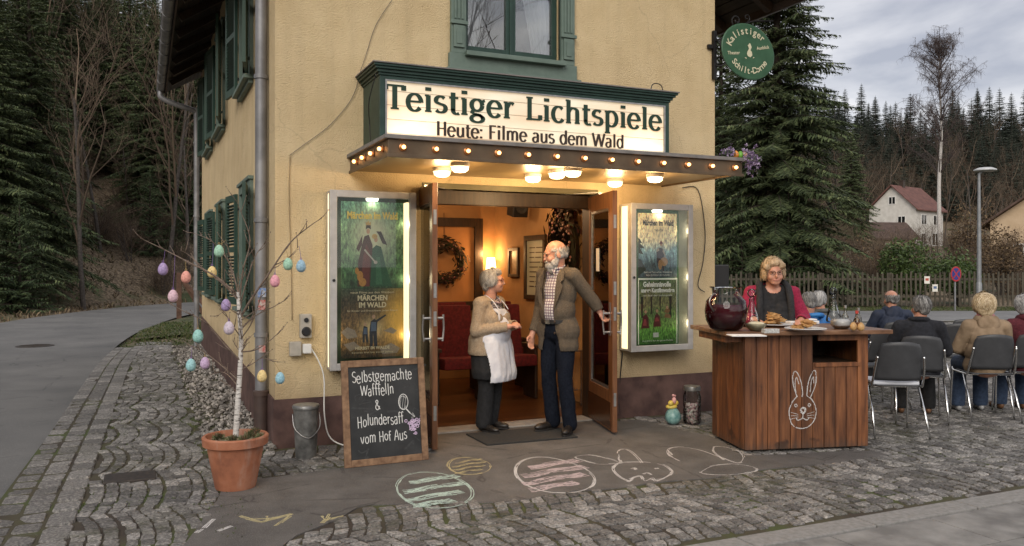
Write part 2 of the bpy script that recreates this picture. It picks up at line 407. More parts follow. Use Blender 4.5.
# base bed under the setts (sand and moss in the joints)
t = NT('joint_bed'); f = t.noise(1.6, 6); f2 = t.noise(70, 4)
c = t.ramp(f, [(.38, (.040,.030,.022)), (.52, (.060,.052,.028)), (.62, (.055,.070,.018))]); t.base(c); t.bump(f2, .6, .006); t.set(Roughness=.95)
YS = 3.50
sheet('paving_bed', [(-.95, 3.5), (40, 3.5), (40, 9.2), (24, 15.2), (8.6, 18.7), (8.6, 20.6), (1.0, 17.6), (-.35,16.9), (-.62, 14)], .0240, t.m)
# ------------------------------------------------------------------ stone setts
PATCH = [gp(*p) for p in [(186,560),(200,530),(214,505),(236,487),(300,478),(352,470),(430,456),(436,432),(590,420),(618,424),(640,423),(716,441),(746,459),(868,454),(884,460),(820,468),(768,473),(712,481),(645,489),(579,496),(512,505),(440,508),(372,509),(350,520),(300,540),(262,560)]]
def inpoly(x, y, P):
    c = False; j = len(P)-1
    for i in range(len(P)):
        if (P[i].y > y) != (P[j].y > y) and x < (P[j].x-P[i].x)*(y-P[i].y)/(P[j].y-P[i].y)+P[i].x: c = not c
        j = i
    return c
rnd = random.Random(11)
def sett(b, cs, h, R):
    """one dressed stone: cs four corners on the ground, h top height"""
    c = sum(cs, V((0,0,0)))/4; j = []
    ts = R.uniform(-.012,.012), R.uniform(-.012,.012)
    # eight-gon with knocked corners
    ring = []
    if c.y > 10.5 or c.x > 8.5:
        lo = [V((p.x,p.y,.020)) for p in cs]; top = [V((q.x,q.y,h+R.uniform(-.004,.004))) for q in (p.lerp(c,R.uniform(.04,.12)) for p in cs)]
        b.add(lo+top, [(0,1,5,4),(1,2,6,5),(2,3,7,6),(3,0,4,7),(4,5,6,7)]); return
    for i in range(4):
        a, n_, p_ = cs[i], cs[(i+1)%4], cs[i-1]
        k1, k2 = R.uniform(.05,.16), R.uniform(.05,.16)
        q = a.lerp(c, R.uniform(.02,.09)); ring += [q.lerp(p_, k1), q.lerp(n_, k2)]
    lo = [V((p.x, p.y, .015)) for p in ring]; mid = [V((p.x, p.y, h-.0045)).lerp(V((c.x, c.y, h*.80)), .03) for p in ring]
    top = []
    for p in ring:
        q = p.lerp(c, .07+R.uniform(-.02,.04)); top.append(V((q.x, q.y, h+(q.x-c.x)*ts[0]*6+(q.y-c.y)*ts[1]*6+R.uniform(-.002,.002))))
    vs = lo+mid+top+[V((c.x+R.uniform(-.02,.02), c.y+R.uniform(-.02,.02), h+R.uniform(.001,.006)))]
    fs = []
    for r_ in range(2):
        for i in range(8): fs.append((r_*8+i, r_*8+(i+1)%8, r_*8+8+(i+1)%8, r_*8+8+i))
    for i in range(8): fs.append((16+i, 16+(i+1)%8, 24))
    b.add(vs, fs)
def in_setts(x, y):
    if y < YS+.20: return False
    if x < -.27+(y-10)*.020: return False
    if x > .47 and x < 5.50 and y > 6.98 and y < 17.0: return False
    if x > .45 and x <= .99 and y > 6.9: return False
    l = x*RT.x+y*RT.y; d = x*FW.x+y*FW.y
    if x < 3 and d > 16.4: return False
    if x > 3 and d > 22.1: return False
    if d < 3.9 or abs(l) > .72*d+1.0: return False
    if inpoly(x, y, PATCH): return False
    return True
b = MB(); PX, PY, AR = .090, 1.04, .115
r_ = random.Random(5)
ncol = int(24/PY)+1
for band in range(-1, ncol):
    y0 = band*PY+.4; AR = r_.uniform(.065,.115)
    kx = -8
    x = -1.6
    while x < 26:
        na = 10; edges = [0]
        for i in range(na): edges.append(edges[-1]+r_.uniform(.8,1.2))
        edges = [e_/edges[-1] for e_ in edges]
        wob = r_.uniform(-.012,.012)
        step = PX*r_.uniform(.88,1.14)
        for i in range(na):
            v0, v1 = edges[i]+.004, edges[i+1]-.004
            f0 = AR*(1-(2*v0-1)**2); f1 = AR*(1-(2*v1-1)**2)
            g_ = .0035+r_.uniform(-.0015,.002)
            cs = [V((x+f0+g_+wob, y0+v0*PY, 0)), V((x+step+f0-g_+wob, y0+v0*PY, 0)), V((x+step+f1-g_+wob, y0+v1*PY, 0)), V((x+f1+g_+wob, y0+v1*PY, 0))]
            cc = (cs[0]+cs[2])/2
            if not in_setts(cc.x, cc.y): continue
            sett(b, [q+V((r_.uniform(-.009,.009), r_.uniform(-.009,.009), 0)) for q in cs], r_.uniform(.029,.0345), r_)
        x += step
def sett_mat(name, stops, moss):
    t = NT(name); gi = t.node('ShaderNodeNewGeometry'); c = t.ramp(gi.outputs['Random Per Island'], stops)
    f = t.noise(55, 6, .7); c = t.mix(.7, c, t.ramp(f, [(.34,(.12,.12,.12)),(.49,(.9,.9,.9)),(.64,(2.3,2.25,2.15))]), 'MULTIPLY')
    f3 = t.noise(.9, 5, .6); f4 = t.noise(14, 5); m_ = t.math('MULTIPLY', t.ramp(f3, [(.50,(0,0,0)),(.66,(1,1,1))]), t.ramp(f4, [(.40,(0,0,0)),(.60,(1,1,1))]))
    c = t.mix(t.math('MULTIPLY', m_, moss), c, (.05,.05,.018))
    t.base(c); t.bump(f, 1.0, .010); t.set(Roughness=.75); return t.m
SETT = sett_mat('granite_sett', [(0,(.085,.080,.077)),(.35,(.145,.138,.132)),(.7,(.195,.186,.178)),(1,(.29,.275,.262))], .8)
tag(b.build('cobblestone_paving', SETT, origin=V((0,0,0)), recalc=False), kind='structure'); print('setts', len(b.f))
# kerb rows of setts beside the road and the long kerb stones at the near edge
b = MB()
for row, (xa, xb) in enumerate([(-.77,-.618),(-.610,-.458),(-.448,-.285)]):
    y = 1.5
    while y < 16.8:
        L = r_.uniform(.17,.27) if row < 2 else r_.uniform(.22,.34); 
        sh = lambda yy: (yy-10)*.020+(0 if yy < 13 else (yy-13)**2*.008)
        cs = [V((xa+sh(y), y+.006, 0)), V((xb+sh(y), y+.006, 0)), V((xb+sh(y+L), y+L-.006, 0)), V((xa+sh(y+L), y+L-.006, 0))]
        if y > 3: sett(b, cs, (.027,.029,.036)[row]+r_.uniform(-.002,.002), r_)
        y += L
tag(b.build('kerb_setts', sett_mat('kerb_sett', [(0,(.11,.105,.10)),(.5,(.16,.152,.146)),(1,(.22,.21,.20))], .3), origin=V((0,0,0)), recalc=False), kind='structure')
b = MB(); x = -.8
while x < 24:
    L = r_.uniform(.85,1.05); b.box((x+.004, YS, -.02), (x+L-.004, YS+.17, .034)); x += L
tag(b.build('kerb', mat('kerb_stone', (.19,.185,.175), (.27,.26,.25), 30, .8, bump=.4), origin=V((0,0,0)), bev=.006), kind='structure')
b = MB(); y = YS-.006
while y > 0.0:
    x = -1+r_.uniform(-.6,0)
    while x < 24:
        L = .8; b.box((x+.005, y-.455, -.02), (x+L-.005, y, .022+r_.uniform(-.0015,.0015))); x += L
    y -= .463
tag(b.build('pavement', mat('concrete_slab', (.14,.135,.13), (.27,.262,.25), 5, .85, bump=.35, bscale=90, detail=8), origin=V((0,0,0)), bev=.004), kind='structure')
# tar patch in front of the door
t = asphalt('patch_asphalt', (.062,.057,.054), (.130,.121,.114), (.24,.23,.22), 3.2)
b = MB(); cp = catmull(PATCH, 3, True); cp = [p+V((noise.noise(p*3)*.04, noise.noise(p*3+V((9,0,0)))*.05, 0)) for p in cp]
b.poly([V((p.x, p.y, .005)) for p in cp], .027); o = b.build('tar_patch', t.m, origin=V((0,0,0))); tag(o, kind='structure')
PZ = .032   # top of the patch
# small cast cover in the setts
c_ = gp(130, 482); b = MB(); b.box((c_.x-.17, c_.y-.13, 0), (c_.x+.17, c_.y+.13, .044)); tag(b.build('drain_cover', MATS['cast_iron'], bev=.006), 'small rectangular iron cover sunk in the cobbles', 'drain cover')
# concrete apron and door step
b = MB(); b.poly([(2.2,6.9,.006),(5.5,6.6,.006),(5.5,7.05,.006),(2.2,7.05,.006)], .029)
# gravel strip at the side wall
b = MB()
for i in range(2600):
    y = 7.0+9.6*r_.random()**1.3; x = r_.uniform(.46,.985); s = r_.uniform(.012,.034)
    M = Matrix.Rotation(r_.uniform(0,6), 3, V((r_.random(), r_.random(), 1)).normalized())
    z = r_.uniform(.0,.05)+.03*(x-.46)
    b.add([M @ V(q)*s+V((x, y, z)) for q in ((1,0,0),(0,1.1,0),(-1,0,.1),(0,-.9,0),(.1,0,.7),(0,.1,-.7))], [(0,1,4),(1,2,4),(2,3,4),(3,0,4),(1,0,5),(2,1,5),(3,2,5),(0,3,5)])
tag(b.build('gravel', hash_mat('gravel_stone', [(0,(.11,.10,.09)),(.5,(.24,.22,.2)),(1,(.42,.38,.34))], .85), origin=V((0,0,0)), recalc=False), 'loose pale gravel strip along the side wall', 'gravel', kind='stuff')
# moss and weeds in the joints by the gravel
def blades(name, pts, hmin, hmax, m, label, cat, R, n=3, w=.004):
    b = MB()
    for p in pts:
        for k in range(n):
            a = R.uniform(0, 6.28); h = R.uniform(hmin, hmax); d = V((cos(a), sin(a), 0)); s = V((-d.y, d.x, 0))*w; ln = R.uniform(.2,.9)*h
            q = p+d*R.uniform(0,.02); b.add([q-s, q+s, q+d*ln*.4+V((0,0,h*.7)), q+d*ln+V((0,0,h))], [(0,1,2),(0,2,3)] if False else [(0,1,2,3)])
    return tag(b.build(name, m, origin=V((0,0,0)), recalc=False), label, cat, kind='stuff')
R = random.Random(3); BL = hash_mat('grass_blade', [(0,(.03,.05,.012)),(.6,(.06,.09,.02)),(1,(.15,.13,.06))], .9)
pts = []
while len(pts) < 1500:
    x = R.uniform(-.4,.95); y = R.uniform(4.8,15); 
    if noise.noise(V((x*1.5, y*1.1, 2))) > .15 or (x > .38 and x < .5): pts.append(V((x, y, .024)))
blades('moss', pts, .006, .02, BL, 'low green moss and weeds in the cobble joints', 'moss', R, 3, .006)
pts = [ld(R.uniform(5,40), R.uniform(28.2,30.6), .01) for _ in range(4500)]+[V((x,y,.012)) for x,y in [(R.uniform(-1,1.6), R.uniform(17,24)) for _ in range(1500)] if road_dist(x,y) < -HALF-.1]
blades('grass', pts, .02, .07, BL, 'short rough grass on the verges', 'grass', R, 4, .012)
# dead grass, leaves and twigs on the bank
pts = []
for _ in range(12000):
    y = R.uniform(8, 60); x = R.uniform(-24, 3)
    s = road_dist(x, y)-HALF
    if .1 < s < 18: pts.append(V((x, y, terrain(x, y)-.04)))
blades('leaf_litter', pts, .04, .22, hash_mat('litter', [(0,(.05,.034,.02)),(.5,(.14,.10,.06)),(.85,(.28,.21,.13)),(1,(.07,.09,.03))], .95), 'brown leaf litter and dead grass on the wooded bank', 'leaf litter', R, 3, .03)
# ------------------------------------------------------------------ the cinema building
X0, X1, YF, YB = .99, 5.51, 7.04, 16.62
DX0, DX1, DZ = 2.27, 4.08, 2.25
t = NT('stucco'); f = t.noise(3.0, 6, .6); f2 = t.noise(75, 5, .65); f3 = t.noise(.8, 4)
c = t.ramp(f, [(.3,(.68,.52,.29)),(.7,(.80,.635,.385))]); c = t.mix(t.ramp(f3, [(.35,(0,0,0)),(.75,(.35,.35,.35))]), c, (.50,.36,.20))
c = t.mix(t.ramp(f2, [(.25,(.5,.5,.5)),(.42,(0,0,0))]), c, (.42,.28,.13)); f6 = t.noise(2.2, 5, .6, t.coord((3.5,3.5,.22))); c = t.mix(t.ramp(f6, [(.50,(0,0,0)),(.75,(.28,.28,.28))]), c, (.45,.34,.20)); sp_ = t.node('ShaderNodeSeparateXYZ'); t.l.new(t.tc.outputs['Object'], sp_.inputs[0]); hz = t.math('ADD', sp_.outputs[2], t.math('MULTIPLY', f, .5)); c = t.mix(t.ramp(hz, [(.62,(.6,.6,.6)),(.95,(0,0,0))]), c, (.38,.28,.17)); vr = t.node('ShaderNodeTexVoronoi', Scale=.75, feature='DISTANCE_TO_EDGE'); dv = t.node('ShaderNodeMix', data_type='RGBA'); nz = t.node('ShaderNodeTexNoise', Scale=2.5, Detail=6); t.l.new(t.tc.outputs['Object'], nz.inputs['Vector']); dv.inputs[0].default_value = .28; t.l.new(t.tc.outputs['Object'], dv.inputs[6]); t.l.new(nz.outputs['Color'], dv.inputs[7]); t.l.new(dv.outputs[2], vr.inputs['Vector']); c = t.mix(t.ramp(vr.outputs['Distance'], [(.0,(.30,.30,.30)),(.0022,(0,0,0))]), c, (.36,.27,.16)); t.base(c); t.bump(f2, 1.0, .02); t.set(Roughness=.9); STUC = t.m
PLIN = mat('plinth_paint', (.055,.028,.025), (.13,.072,.06), 5, .75, bump=.3, bscale=80)
GRN = mat('green_wood', (.016,.045,.032), (.028,.068,.048), 12, .55, bump=.15, stretch=(1,1,.2))
GRN2 = mat('pale_green_trim', (.105,.15,.125), (.14,.19,.16), 9, .6, bump=.15)
DGRN = mat('dark_green_wood', (.010,.034,.026), (.018,.05,.038), 12, .5)
WOOD = mat('brown_door_wood', (.10,.040,.016), (.19,.08,.032), 5, .4, bump=.2, stretch=(6,6,.6))
METAL = mat('brushed_metal', (.30,.29,.28), (.42,.41,.4), 20, .35, .9)
ZINC = mat('zinc', (.17,.17,.18), (.28,.28,.29), 5, .5, .35, bump=.1)
CHROME = mat('chrome', (.75,.75,.75), None, rough=.15, metal=1)
BLACK = mat('black_plastic', (.012,.012,.013), None, rough=.45)
WHITEP = mat('white_plastic', (.75,.74,.71), None, rough=.4)
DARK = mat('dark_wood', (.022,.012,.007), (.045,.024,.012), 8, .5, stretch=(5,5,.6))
def glass(name, col=(1,1,1), rough=0.0, ior=1.45):
    if name in MATS: return MATS[name]
    m = bpy.data.materials.new(name); m.use_nodes = True; n = m.node_tree.nodes; l = m.node_tree.links; n.remove(n['Principled BSDF'])
    gl = n.new('ShaderNodeBsdfGlossy'); gl.inputs['Roughness'].default_value = rough+.01; gl.inputs['Color'].default_value = (1,1,1,1)
    tr = n.new('ShaderNodeBsdfTransparent'); tr.inputs[0].default_value = (*col, 1); fr = n.new('ShaderNodeFresnel'); fr.inputs[0].default_value = ior
    mx = n.new('ShaderNodeMixShader'); l.new(fr.outputs[0], mx.inputs[0]); l.new(tr.outputs[0], mx.inputs[1]); l.new(gl.outputs[0], mx.inputs[2]); l.new(mx.outputs[0], n['Material Output'].inputs[0])
    MATS[name] = m; return m
PANE = glass('window_pane', (.96,.98,.97))
DPANE = mat('dark_pane', (.012,.014,.016), None, rough=.04)

H = thing('cinema_building', 'cream rendered cinema house with brown plinth, green shutters and open double door', 'building', ((X0+X1)/2, YF, 0))
WZ = 5.25; SL = .565; RX = (X0+X1)/2; RZ = WZ+(RX-X0)*SL
def P(mb, name, m, par=H, **k): return mb.build(name, m, par, **k)
# front wall (0.22 thick) pieces round the door and the upper window
def wallpieces(b, axis, a0, a1, z0, z1, holes, lo, hi):
    """wall in the plane; holes (a0,a1,z0,z1)"""
    As = sorted({a0, a1, *[h[0] for h in holes], *[h[1] for h in holes]}); Zs = sorted({z0, z1, *[h[2] for h in holes], *[h[3] for h in holes]})
    for i in range(len(As)-1):
        for j in range(len(Zs)-1):
            am, zm = (As[i]+As[i+1])/2, (Zs[j]+Zs[j+1])/2
            if any(h[0] < am < h[1] and h[2] < zm < h[3] for h in holes): continue
            if axis == 'x': b.box((As[i], lo, Zs[j]), (As[i+1], hi, Zs[j+1]))
            else: b.box((lo, As[i], Zs[j]), (hi, As[i+1], Zs[j+1]))
UW = (2.68, 3.66, 3.52, 4.98)     # upper window opening in the front
pf = fy(468, 60, YF); 
SW = [(8.62,9.52),(11.75,12.75),(13.95,14.95)]
b = MB(); wallpieces(b, 'x', X0, X1, 0, WZ, [(DX0,DX1,0,DZ), UW], YF, YF+.2)
b.poly([(X0,YF,WZ),(X1,YF,WZ),(RX,YF,RZ)], .2, (0,1,0)); 
holes = [(a,c,1.12,2.33) for a,c in SW]+[(a,c,3.48,4.78) for a,c in SW]
wallpieces(b, 'y', YF+.2, YB, 0, WZ, holes, X0, X0+.2); b.box((X1-.2, YF+.2, 0), (X1, YB, WZ)); b.box((X0+.2, YB-.2, 0), (X1-.2, YB, WZ))
b.poly([(X0,YB-.2,WZ),(X1,YB-.2,WZ),(RX,YB-.2,RZ)], .2, (0,1,0))
P(b, 'wall', STUC, recalc=True)
b = MB(); b.box((X0-.016, YF-.016, 0), (DX0-.0, YF-.001, .435)); b.box((DX1, YF-.016, 0), (X1+.016, YF-.001, .43))
b.poly([(X0-.016,YF-.001,0),(X0-.016,YB,0),(X0-.016,YB,.60),(X0-.016,YF-.001,.435)], .015, (1,0,0)); b.box((X1+.001, YF-.001, 0),(X1+.016, YB, .43)); P(b, 'plinth', PLIN)
# roof
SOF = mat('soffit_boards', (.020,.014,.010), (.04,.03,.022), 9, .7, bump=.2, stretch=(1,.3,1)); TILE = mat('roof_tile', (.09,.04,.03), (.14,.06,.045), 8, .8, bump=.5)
b = MB(); OL, OR_ = .62, 1.15; ya, yb = YF-.75, YB+.45; zl = WZ-OL*SL; zr = WZ-OR_*SL
for (xa, za, xb, zb) in ((X0-OL, zl, RX, RZ), (X1+OR_, zr, RX, RZ)):
    b.poly([(xa,ya,za),(xb,ya,zb),(xb,yb,zb),(xa,yb,za)], .10, (0,0,1))
rf = P(b, 'roof', TILE)
b = MB()
for side in (0, 1):
    xa, za = (X0-OL, zl) if side == 0 else (X1+OR_, zr); xw, zw = (X0, WZ) if side == 0 else (X1, WZ)
    n = 9
    for i in range(n):
        u0, u1 = i/n+.006, (i+1)/n-.006; b.poly([(xa+(xw-xa)*u0, ya, za+(zw-za)*u0-.018), (xa+(xw-xa)*u1, ya, za+(zw-za)*u1-.018), (xa+(xw-xa)*u1, yb, za+(zw-za)*u1-.018), (xa+(xw-xa)*u0, yb, za+(zw-za)*u0-.018)], .014, (0,0,1))
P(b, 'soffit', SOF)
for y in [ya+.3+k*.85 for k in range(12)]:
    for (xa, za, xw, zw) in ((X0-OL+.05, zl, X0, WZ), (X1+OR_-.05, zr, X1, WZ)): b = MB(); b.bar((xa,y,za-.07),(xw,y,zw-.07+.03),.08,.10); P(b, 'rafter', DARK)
WB_ = mat('weathered_board', (.05,.035,.028),(.09,.06,.045),6,.8,stretch=(1,.2,1))
b = MB(); b.box((X0-OL-.02, ya, zl-.10), (X0-OL-.001, yb, zl+.10)); P(b, 'fascia_board', WB_); b = MB(); b.box((X1+OR_+.001, ya, zr-.10), (X1+OR_+.02, yb, zr+.10)); P(b, 'fascia_board', WB_)
for x, z in ((X0-OL-.09, zl+.0), (X1+OR_+.09, zr)):
    b = MB(); N = 10
    pr = [(x+.075*cos(pi+pi*i/N), z+.075*sin(pi+pi*i/N)) for i in range(N+1)]
    b.add([V((p,ya,q)) for p,q in pr]+[V((p,yb,q)) for p,q in pr], [(i,i+1,N+2+i,N+1+i) for i in range(N)]); b.poly([(p,yb,q) for p,q in pr], .01, (0,1,0))
    b.tube([(x+.075,ya,z),(x+.075,yb,z)],.009,6); b.tube([(x-.075,ya,z),(x-.075,yb,z)],.009,6); b.tube([(x-.078,ya+.1*0,z+.0),(x-.078,yb,z)],.004,4)
    for k in range(14): b.tube([(x+.08*cos(pi+pi*i/8), ya+.35+k*.72, z+.08*sin(pi+pi*i/8)) for i in range(9)], .006, 4)
    P(b, 'gutter', ZINC, smooth='auto')
# downpipes
def pipe_part(pts, r, m, brz, x, y):
    b = MB(); b.tube(catmull(pts, 6), r, 14); 
    for z in brz: b.lathe([(r+.001,z-.02),(r+.010,z-.018),(r+.010,z+.018),(r+.001,z+.02)], (x, y, 0), 16)
    return b
px_, py_ = .925, 7.42
b = pipe_part([(px_,py_,.30),(px_,py_,1.5),(px_,py_,3),(px_,py_,4.75),(px_-.05,py_-.02,4.86),(X0-OL-.05,py_-.1,4.95)], .05, ZINC, (1.95,3.2,4.4,.95), px_, py_)
dp = P(b, 'downpipe', ZINC, smooth='auto')
b = MB(); b.lathe([(.062,0),(.062,.42),(.07,.42),(.07,.46),(.052,.47)], (px_,py_,0), 18); b.build('standpipe', mat('brown_pipe', (.05,.032,.028),(.08,.05,.04),6,.6), dp, smooth='auto')
b = MB(); b.box((px_-.035,py_-.054,1.28),(px_+.035,py_-.0515,1.36)); b.build('sticker', mat('blue_sticker',(.05,.16,.45),(.5,.5,.5),30,.5), dp)
b = MB(); b.box((px_-.03,py_-.054,1.17),(px_+.03,py_-.0515,1.255)); b.box((px_-.025,py_-.054,.80),(px_+.03,py_-.0515,.86)); b.build('sticker', mat('red_sticker',(.45,.05,.04),(.5,.5,.48),34,.5), dp)
xp, yp = .90, 16.75
b = pipe_part([(xp,yp,.02),(xp,yp,2),(xp,yp,4.35),(xp-.02,yp,4.5),(xp-.4,yp,4.62),(X0-OL-.09,yp,4.72),(X0-OL-.09,yp,4.84)], .05, ZINC, (1.1,2.5,3.9), xp, yp)
P(b, 'downpipe', ZINC, smooth='auto')
# side windows with shutters
def shutter(b, y0, y1, z0, z1, x, ang):
    """louvred leaf, hinged at y0, width |y1-y0|, opened by ang from the wall"""
    w = abs(y1-y0); sg = 1 if y1 > y0 else -1; n = len(b.v); th = .032
    b.box((-th,0,z0),(0,.06,z1)); b.box((-th,w-.06,z0),(0,w,z1)); b.box((-th,.06,z0),(0,w-.06,z0+.08)); b.box((-th,.06,z1-.08),(0,w-.06,z1)); b.box((-th,.06,(z0+z1)/2-.03),(0,w-.06,(z0+z1)/2+.03))
    z = z0+.1
    while z < z1-.1:
        if abs(z-(z0+z1)/2) > .05: b.obox((-th/2, w/2, z), (.034, w-.12, .007), Matrix.Rotation(rad(35), 3, 'Y'))
        z += .036
    M = Matrix.Translation((x, y0, 0)) @ Matrix.Rotation(ang*sg, 4, 'Z') @ Matrix.Scale(sg, 4, (0,1,0))
    b.xform(M, n)
for a, c in SW:
    for z0, z1 in ((1.12,2.33),(3.48,4.78)):
        b = MB(); fr = .09
        for (p, q) in (((X0-.035,a-fr,z0-fr*.2),(X0+.03,a,z1)),((X0-.035,c,z0-fr*.2),(X0+.03,c+fr,z1)),((X0-.035,a-fr,z1),(X0+.03,c+fr,z1+fr)),((X0-.055,a-fr-.02,z1+fr),(X0+.0,c+fr+.02,z1+fr+.035))): b.box(p, q)
        w = P(b, 'window', GRN2, bev=.004)
        b = MB(); b.box((X0-.10,a-fr-.04,z0-.06),(X0+.05,c+fr+.04,z0-.02)); b.box((X0-.05,a-fr,z0-.10),(X0-.002,c+fr,z0-.06)); b.build('sill', GRN2, w, bev=.004)
        b = MB()
        for (p, q) in (((a,z0-.02),(a+.06,z1)),((c-.06,z0-.02),(c,z1)),((a+.06,z0-.02),(c-.06,z0+.05)),((a+.06,z1-.06),(c-.06,z1)),(((a+c)/2-.04,z0+.05),((a+c)/2+.04,z1-.06))): b.box((X0+.05,p[0],p[1]),(X0+.1,q[0],q[1]))
        b.build('frame', GRN, w)
        b = MB(); b.box((X0+.072,a+.06,z0+.05),(X0+.076,c-.06,z1-.06)); b.build('pane', DPANE, w)
        hw = (c-a)/2+.04
        for y_, sg in ((a-.05,-1),(c+.05,1)):
            b = MB(); shutter(b, y_, y_+sg*hw, z0-.0, z1+.02, X0-.045, rad(7 if sg > 0 else 9))
            s_ = P(b, 'shutter', GRN)
            for z in (z0+.15, z1-.15): b = MB(); b.box((X0-.052, y_-.03, z-.012), (X0-.036, y_+.03, z+.012)); b.build('hinge', BLACK, s_)
# the upper front window, its moulded frame and curtains
x0, x1, z0, z1 = UW
b = MB(); fw = .145
b.box((x0-fw,YF-.04,z0-.03),(x0,YF+.03,z1)); b.box((x1,YF-.04,z0-.03),(x1+fw,YF+.03,z1)); b.box((x0-fw,YF-.04,z1),(x1+fw,YF+.03,z1+fw))
for xx in (x0-fw, x1):
    for k in range(3): b.box((xx+.028+k*.034, YF-.052, z0+.28), (xx+.048+k*.034, YF-.0405, z1-.03))
    b.box((xx+.02, YF-.058, z0+.02), (xx+fw-.02, YF-.0405, z0+.22)); b.box((xx+.045, YF-.066, z0+.05), (xx+fw-.045, YF-.0585, z0+.19)); b.box((xx-.012, YF-.064, z0+.23), (xx+fw+.012, YF-.0405, z0+.262))
w = P(b, 'window', GRN2, bev=.004)
b = MB(); b.box((x0-fw-.02,YF-.05,z0-.17),(x1+fw+.02,YF-.001,z0-.032)); b.box((x0-.02,YF-.11,z0-.055),(x1+.02,YF-.0505,z0-.012)); b.box((x0,YF-.05,z0-.031),(x1,YF+.1,z0-.006)); b.box((x0-fw-.05,YF-.085,z0-.215),(x1+fw+.05,YF-.001,z0-.172)); b.build('sill', GRN2, w, bev=.005)
b = MB(); xm = (x0+x1)/2; ff = .055
for q in ((x0,x0+ff,z0,z1),(x1-ff,x1,z0,z1),(xm-.05,xm+.05,z0,z1),(x0+ff,xm-.05,z0,z0+.075),(xm+.05,x1-ff,z0,z0+.075),(x0+ff,xm-.05,z1-.06,z1),(xm+.05,x1-ff,z1-.06,z1)): b.box((q[0],YF+.06,q[2]),(q[1],YF+.12,q[3]))
b.box((xm-.016,YF+.045,z0+.0),(xm+.016,YF+.0595,z1)); b.build('frame', DGRN, w, bev=.004)
b = MB(); b.box((x0+ff,YF+.085,z0+.075),(x1-ff,YF+.089,z1-.06)); b.build('pane', glass('upper_pane', (.9,.93,.95), 0, 1.9), w)
CURT = mat('net_curtain', (.75,.73,.73), (.85,.84,.83), 30, .9, stretch=(3,1,.1))
for s_ in (0, 1):
    b = MB(); n = 40; rows = 8; vs = []
    for r2 in range(rows+1):
        v = r2/rows; z = z0+.02+(z1-z0-.05)*v; wd = .13+.30*v**1.2
        for i in range(n+1):
            u = i/n; xx = x0+.04+u*wd if s_ == 0 else x1-.04-u*(wd*1.05+.04)
            vs.append((xx, YF+.15+.014*sin(u*34+v*2)*(.6+.4*v), z))
    b.add(vs, [(r2*(n+1)+i, r2*(n+1)+i+1, (r2+1)*(n+1)+i+1, (r2+1)*(n+1)+i) for r2 in range(rows) for i in range(n)]); b.build('curtain', CURT, w, smooth=True, recalc=False)
b = MB(); b.box((x0,YF+.45,z0-.1),(x1,YF+.47,z1+.1)); b.box((x0-.02,YF+.2,z0-.12),(x1+.02,YF+.45,z0-.1)); P(b, 'room_backing', mat('dim_room', (.03,.028,.03), None, rough=.9))
# ------------------------------------------------------------------ the foyer inside the open door
OW = mat('ochre_wall', (.38,.21,.085), (.46,.265,.115), 3, .8, bump=.1, bscale=40); FLW = NT('foyer_floor'); 
vec = FLW.coord((1,1,1)); br = FLW.node('ShaderNodeTexBrick', Scale=1.0); br.inputs['Color1'].default_value=(.16,.065,.024,1); br.inputs['Color2'].default_value=(.09,.035,.014,1); br.inputs['Mortar'].default_value=(.02,.01,.006,1)
br.inputs['Mortar Size'].default_value=.004; br.inputs['Brick Width'].default_value=1.1; br.inputs['Row Height'].default_value=.12; FLW.l.new(vec, br.inputs['Vector'])
FLW.base(FLW.mix(.5, br.outputs['Color'], FLW.ramp(FLW.noise(6,5,vec=FLW.coord((.4,5,1))), [(.3,(.3,.3,.3)),(.7,(1,1,1))]), 'MULTIPLY')); FLW.set(Roughness=.32)
YI0, YI1 = YF+.2, 10.45; XI0, XI1 = X0+.22, 4.42
b = MB(); b.box((XI0, YI0+.001, .0), (XI1, YI1, .028)); P(b, 'foyer_floor', FLW.m)
b = MB(); b.box((XI0, YI1, .03), (XI1, YI1+.1, 2.7)); b.box((XI0-.018, YI0+.001, .03),(XI0, YI1, 2.7)); b.box((XI1, YI0+.001, .03),(XI1+.018, YI1, 2.7)); P(b, 'foyer_wall', OW)
b = MB(); b.box((XI0, YI0+.001, 2.701), (XI1, YI1, 2.76)); P(b, 'foyer_ceiling', mat('foyer_ceiling', (.42,.30,.16), None, rough=.9))
b = MB(); b.box((XI0,YI0+.001,.03),(DX0,YI0+.02,2.7)); b.box((DX1,YI0+.001,.03),(XI1,YI0+.02,2.7)); b.box((DX0,YI0+.001,DZ),(DX1,YI0+.02,2.7)); P(b, 'foyer_wall', OW)
b = MB(); b.box((DX0-.0,YF-.02,.0),(DX1,YF+.22,.045)); P(b, 'threshold', mat('threshold_stone', (.26,.24,.22),(.34,.32,.29),14,.75,bump=.3), bev=.004)
b = MB(); b.box((DX0,YF+.10,DZ-.13),(DX1,YF+.2,DZ)); b.box((DX0,YF+.06,.046),(DX0+.06,YF+.2,DZ-.13)); b.box((DX1-.06,YF+.06,.046),(DX1,YF+.2,DZ-.13)); P(b, 'door_frame', DARK, bev=.004)
b = MB(); b.box((DX0,YF-.012,DZ-.0),(DX1,YF+.1,DZ+.05)); P(b, 'lintel', mat('olive_lintel', (.10,.09,.045),(.14,.12,.06),5,.6))
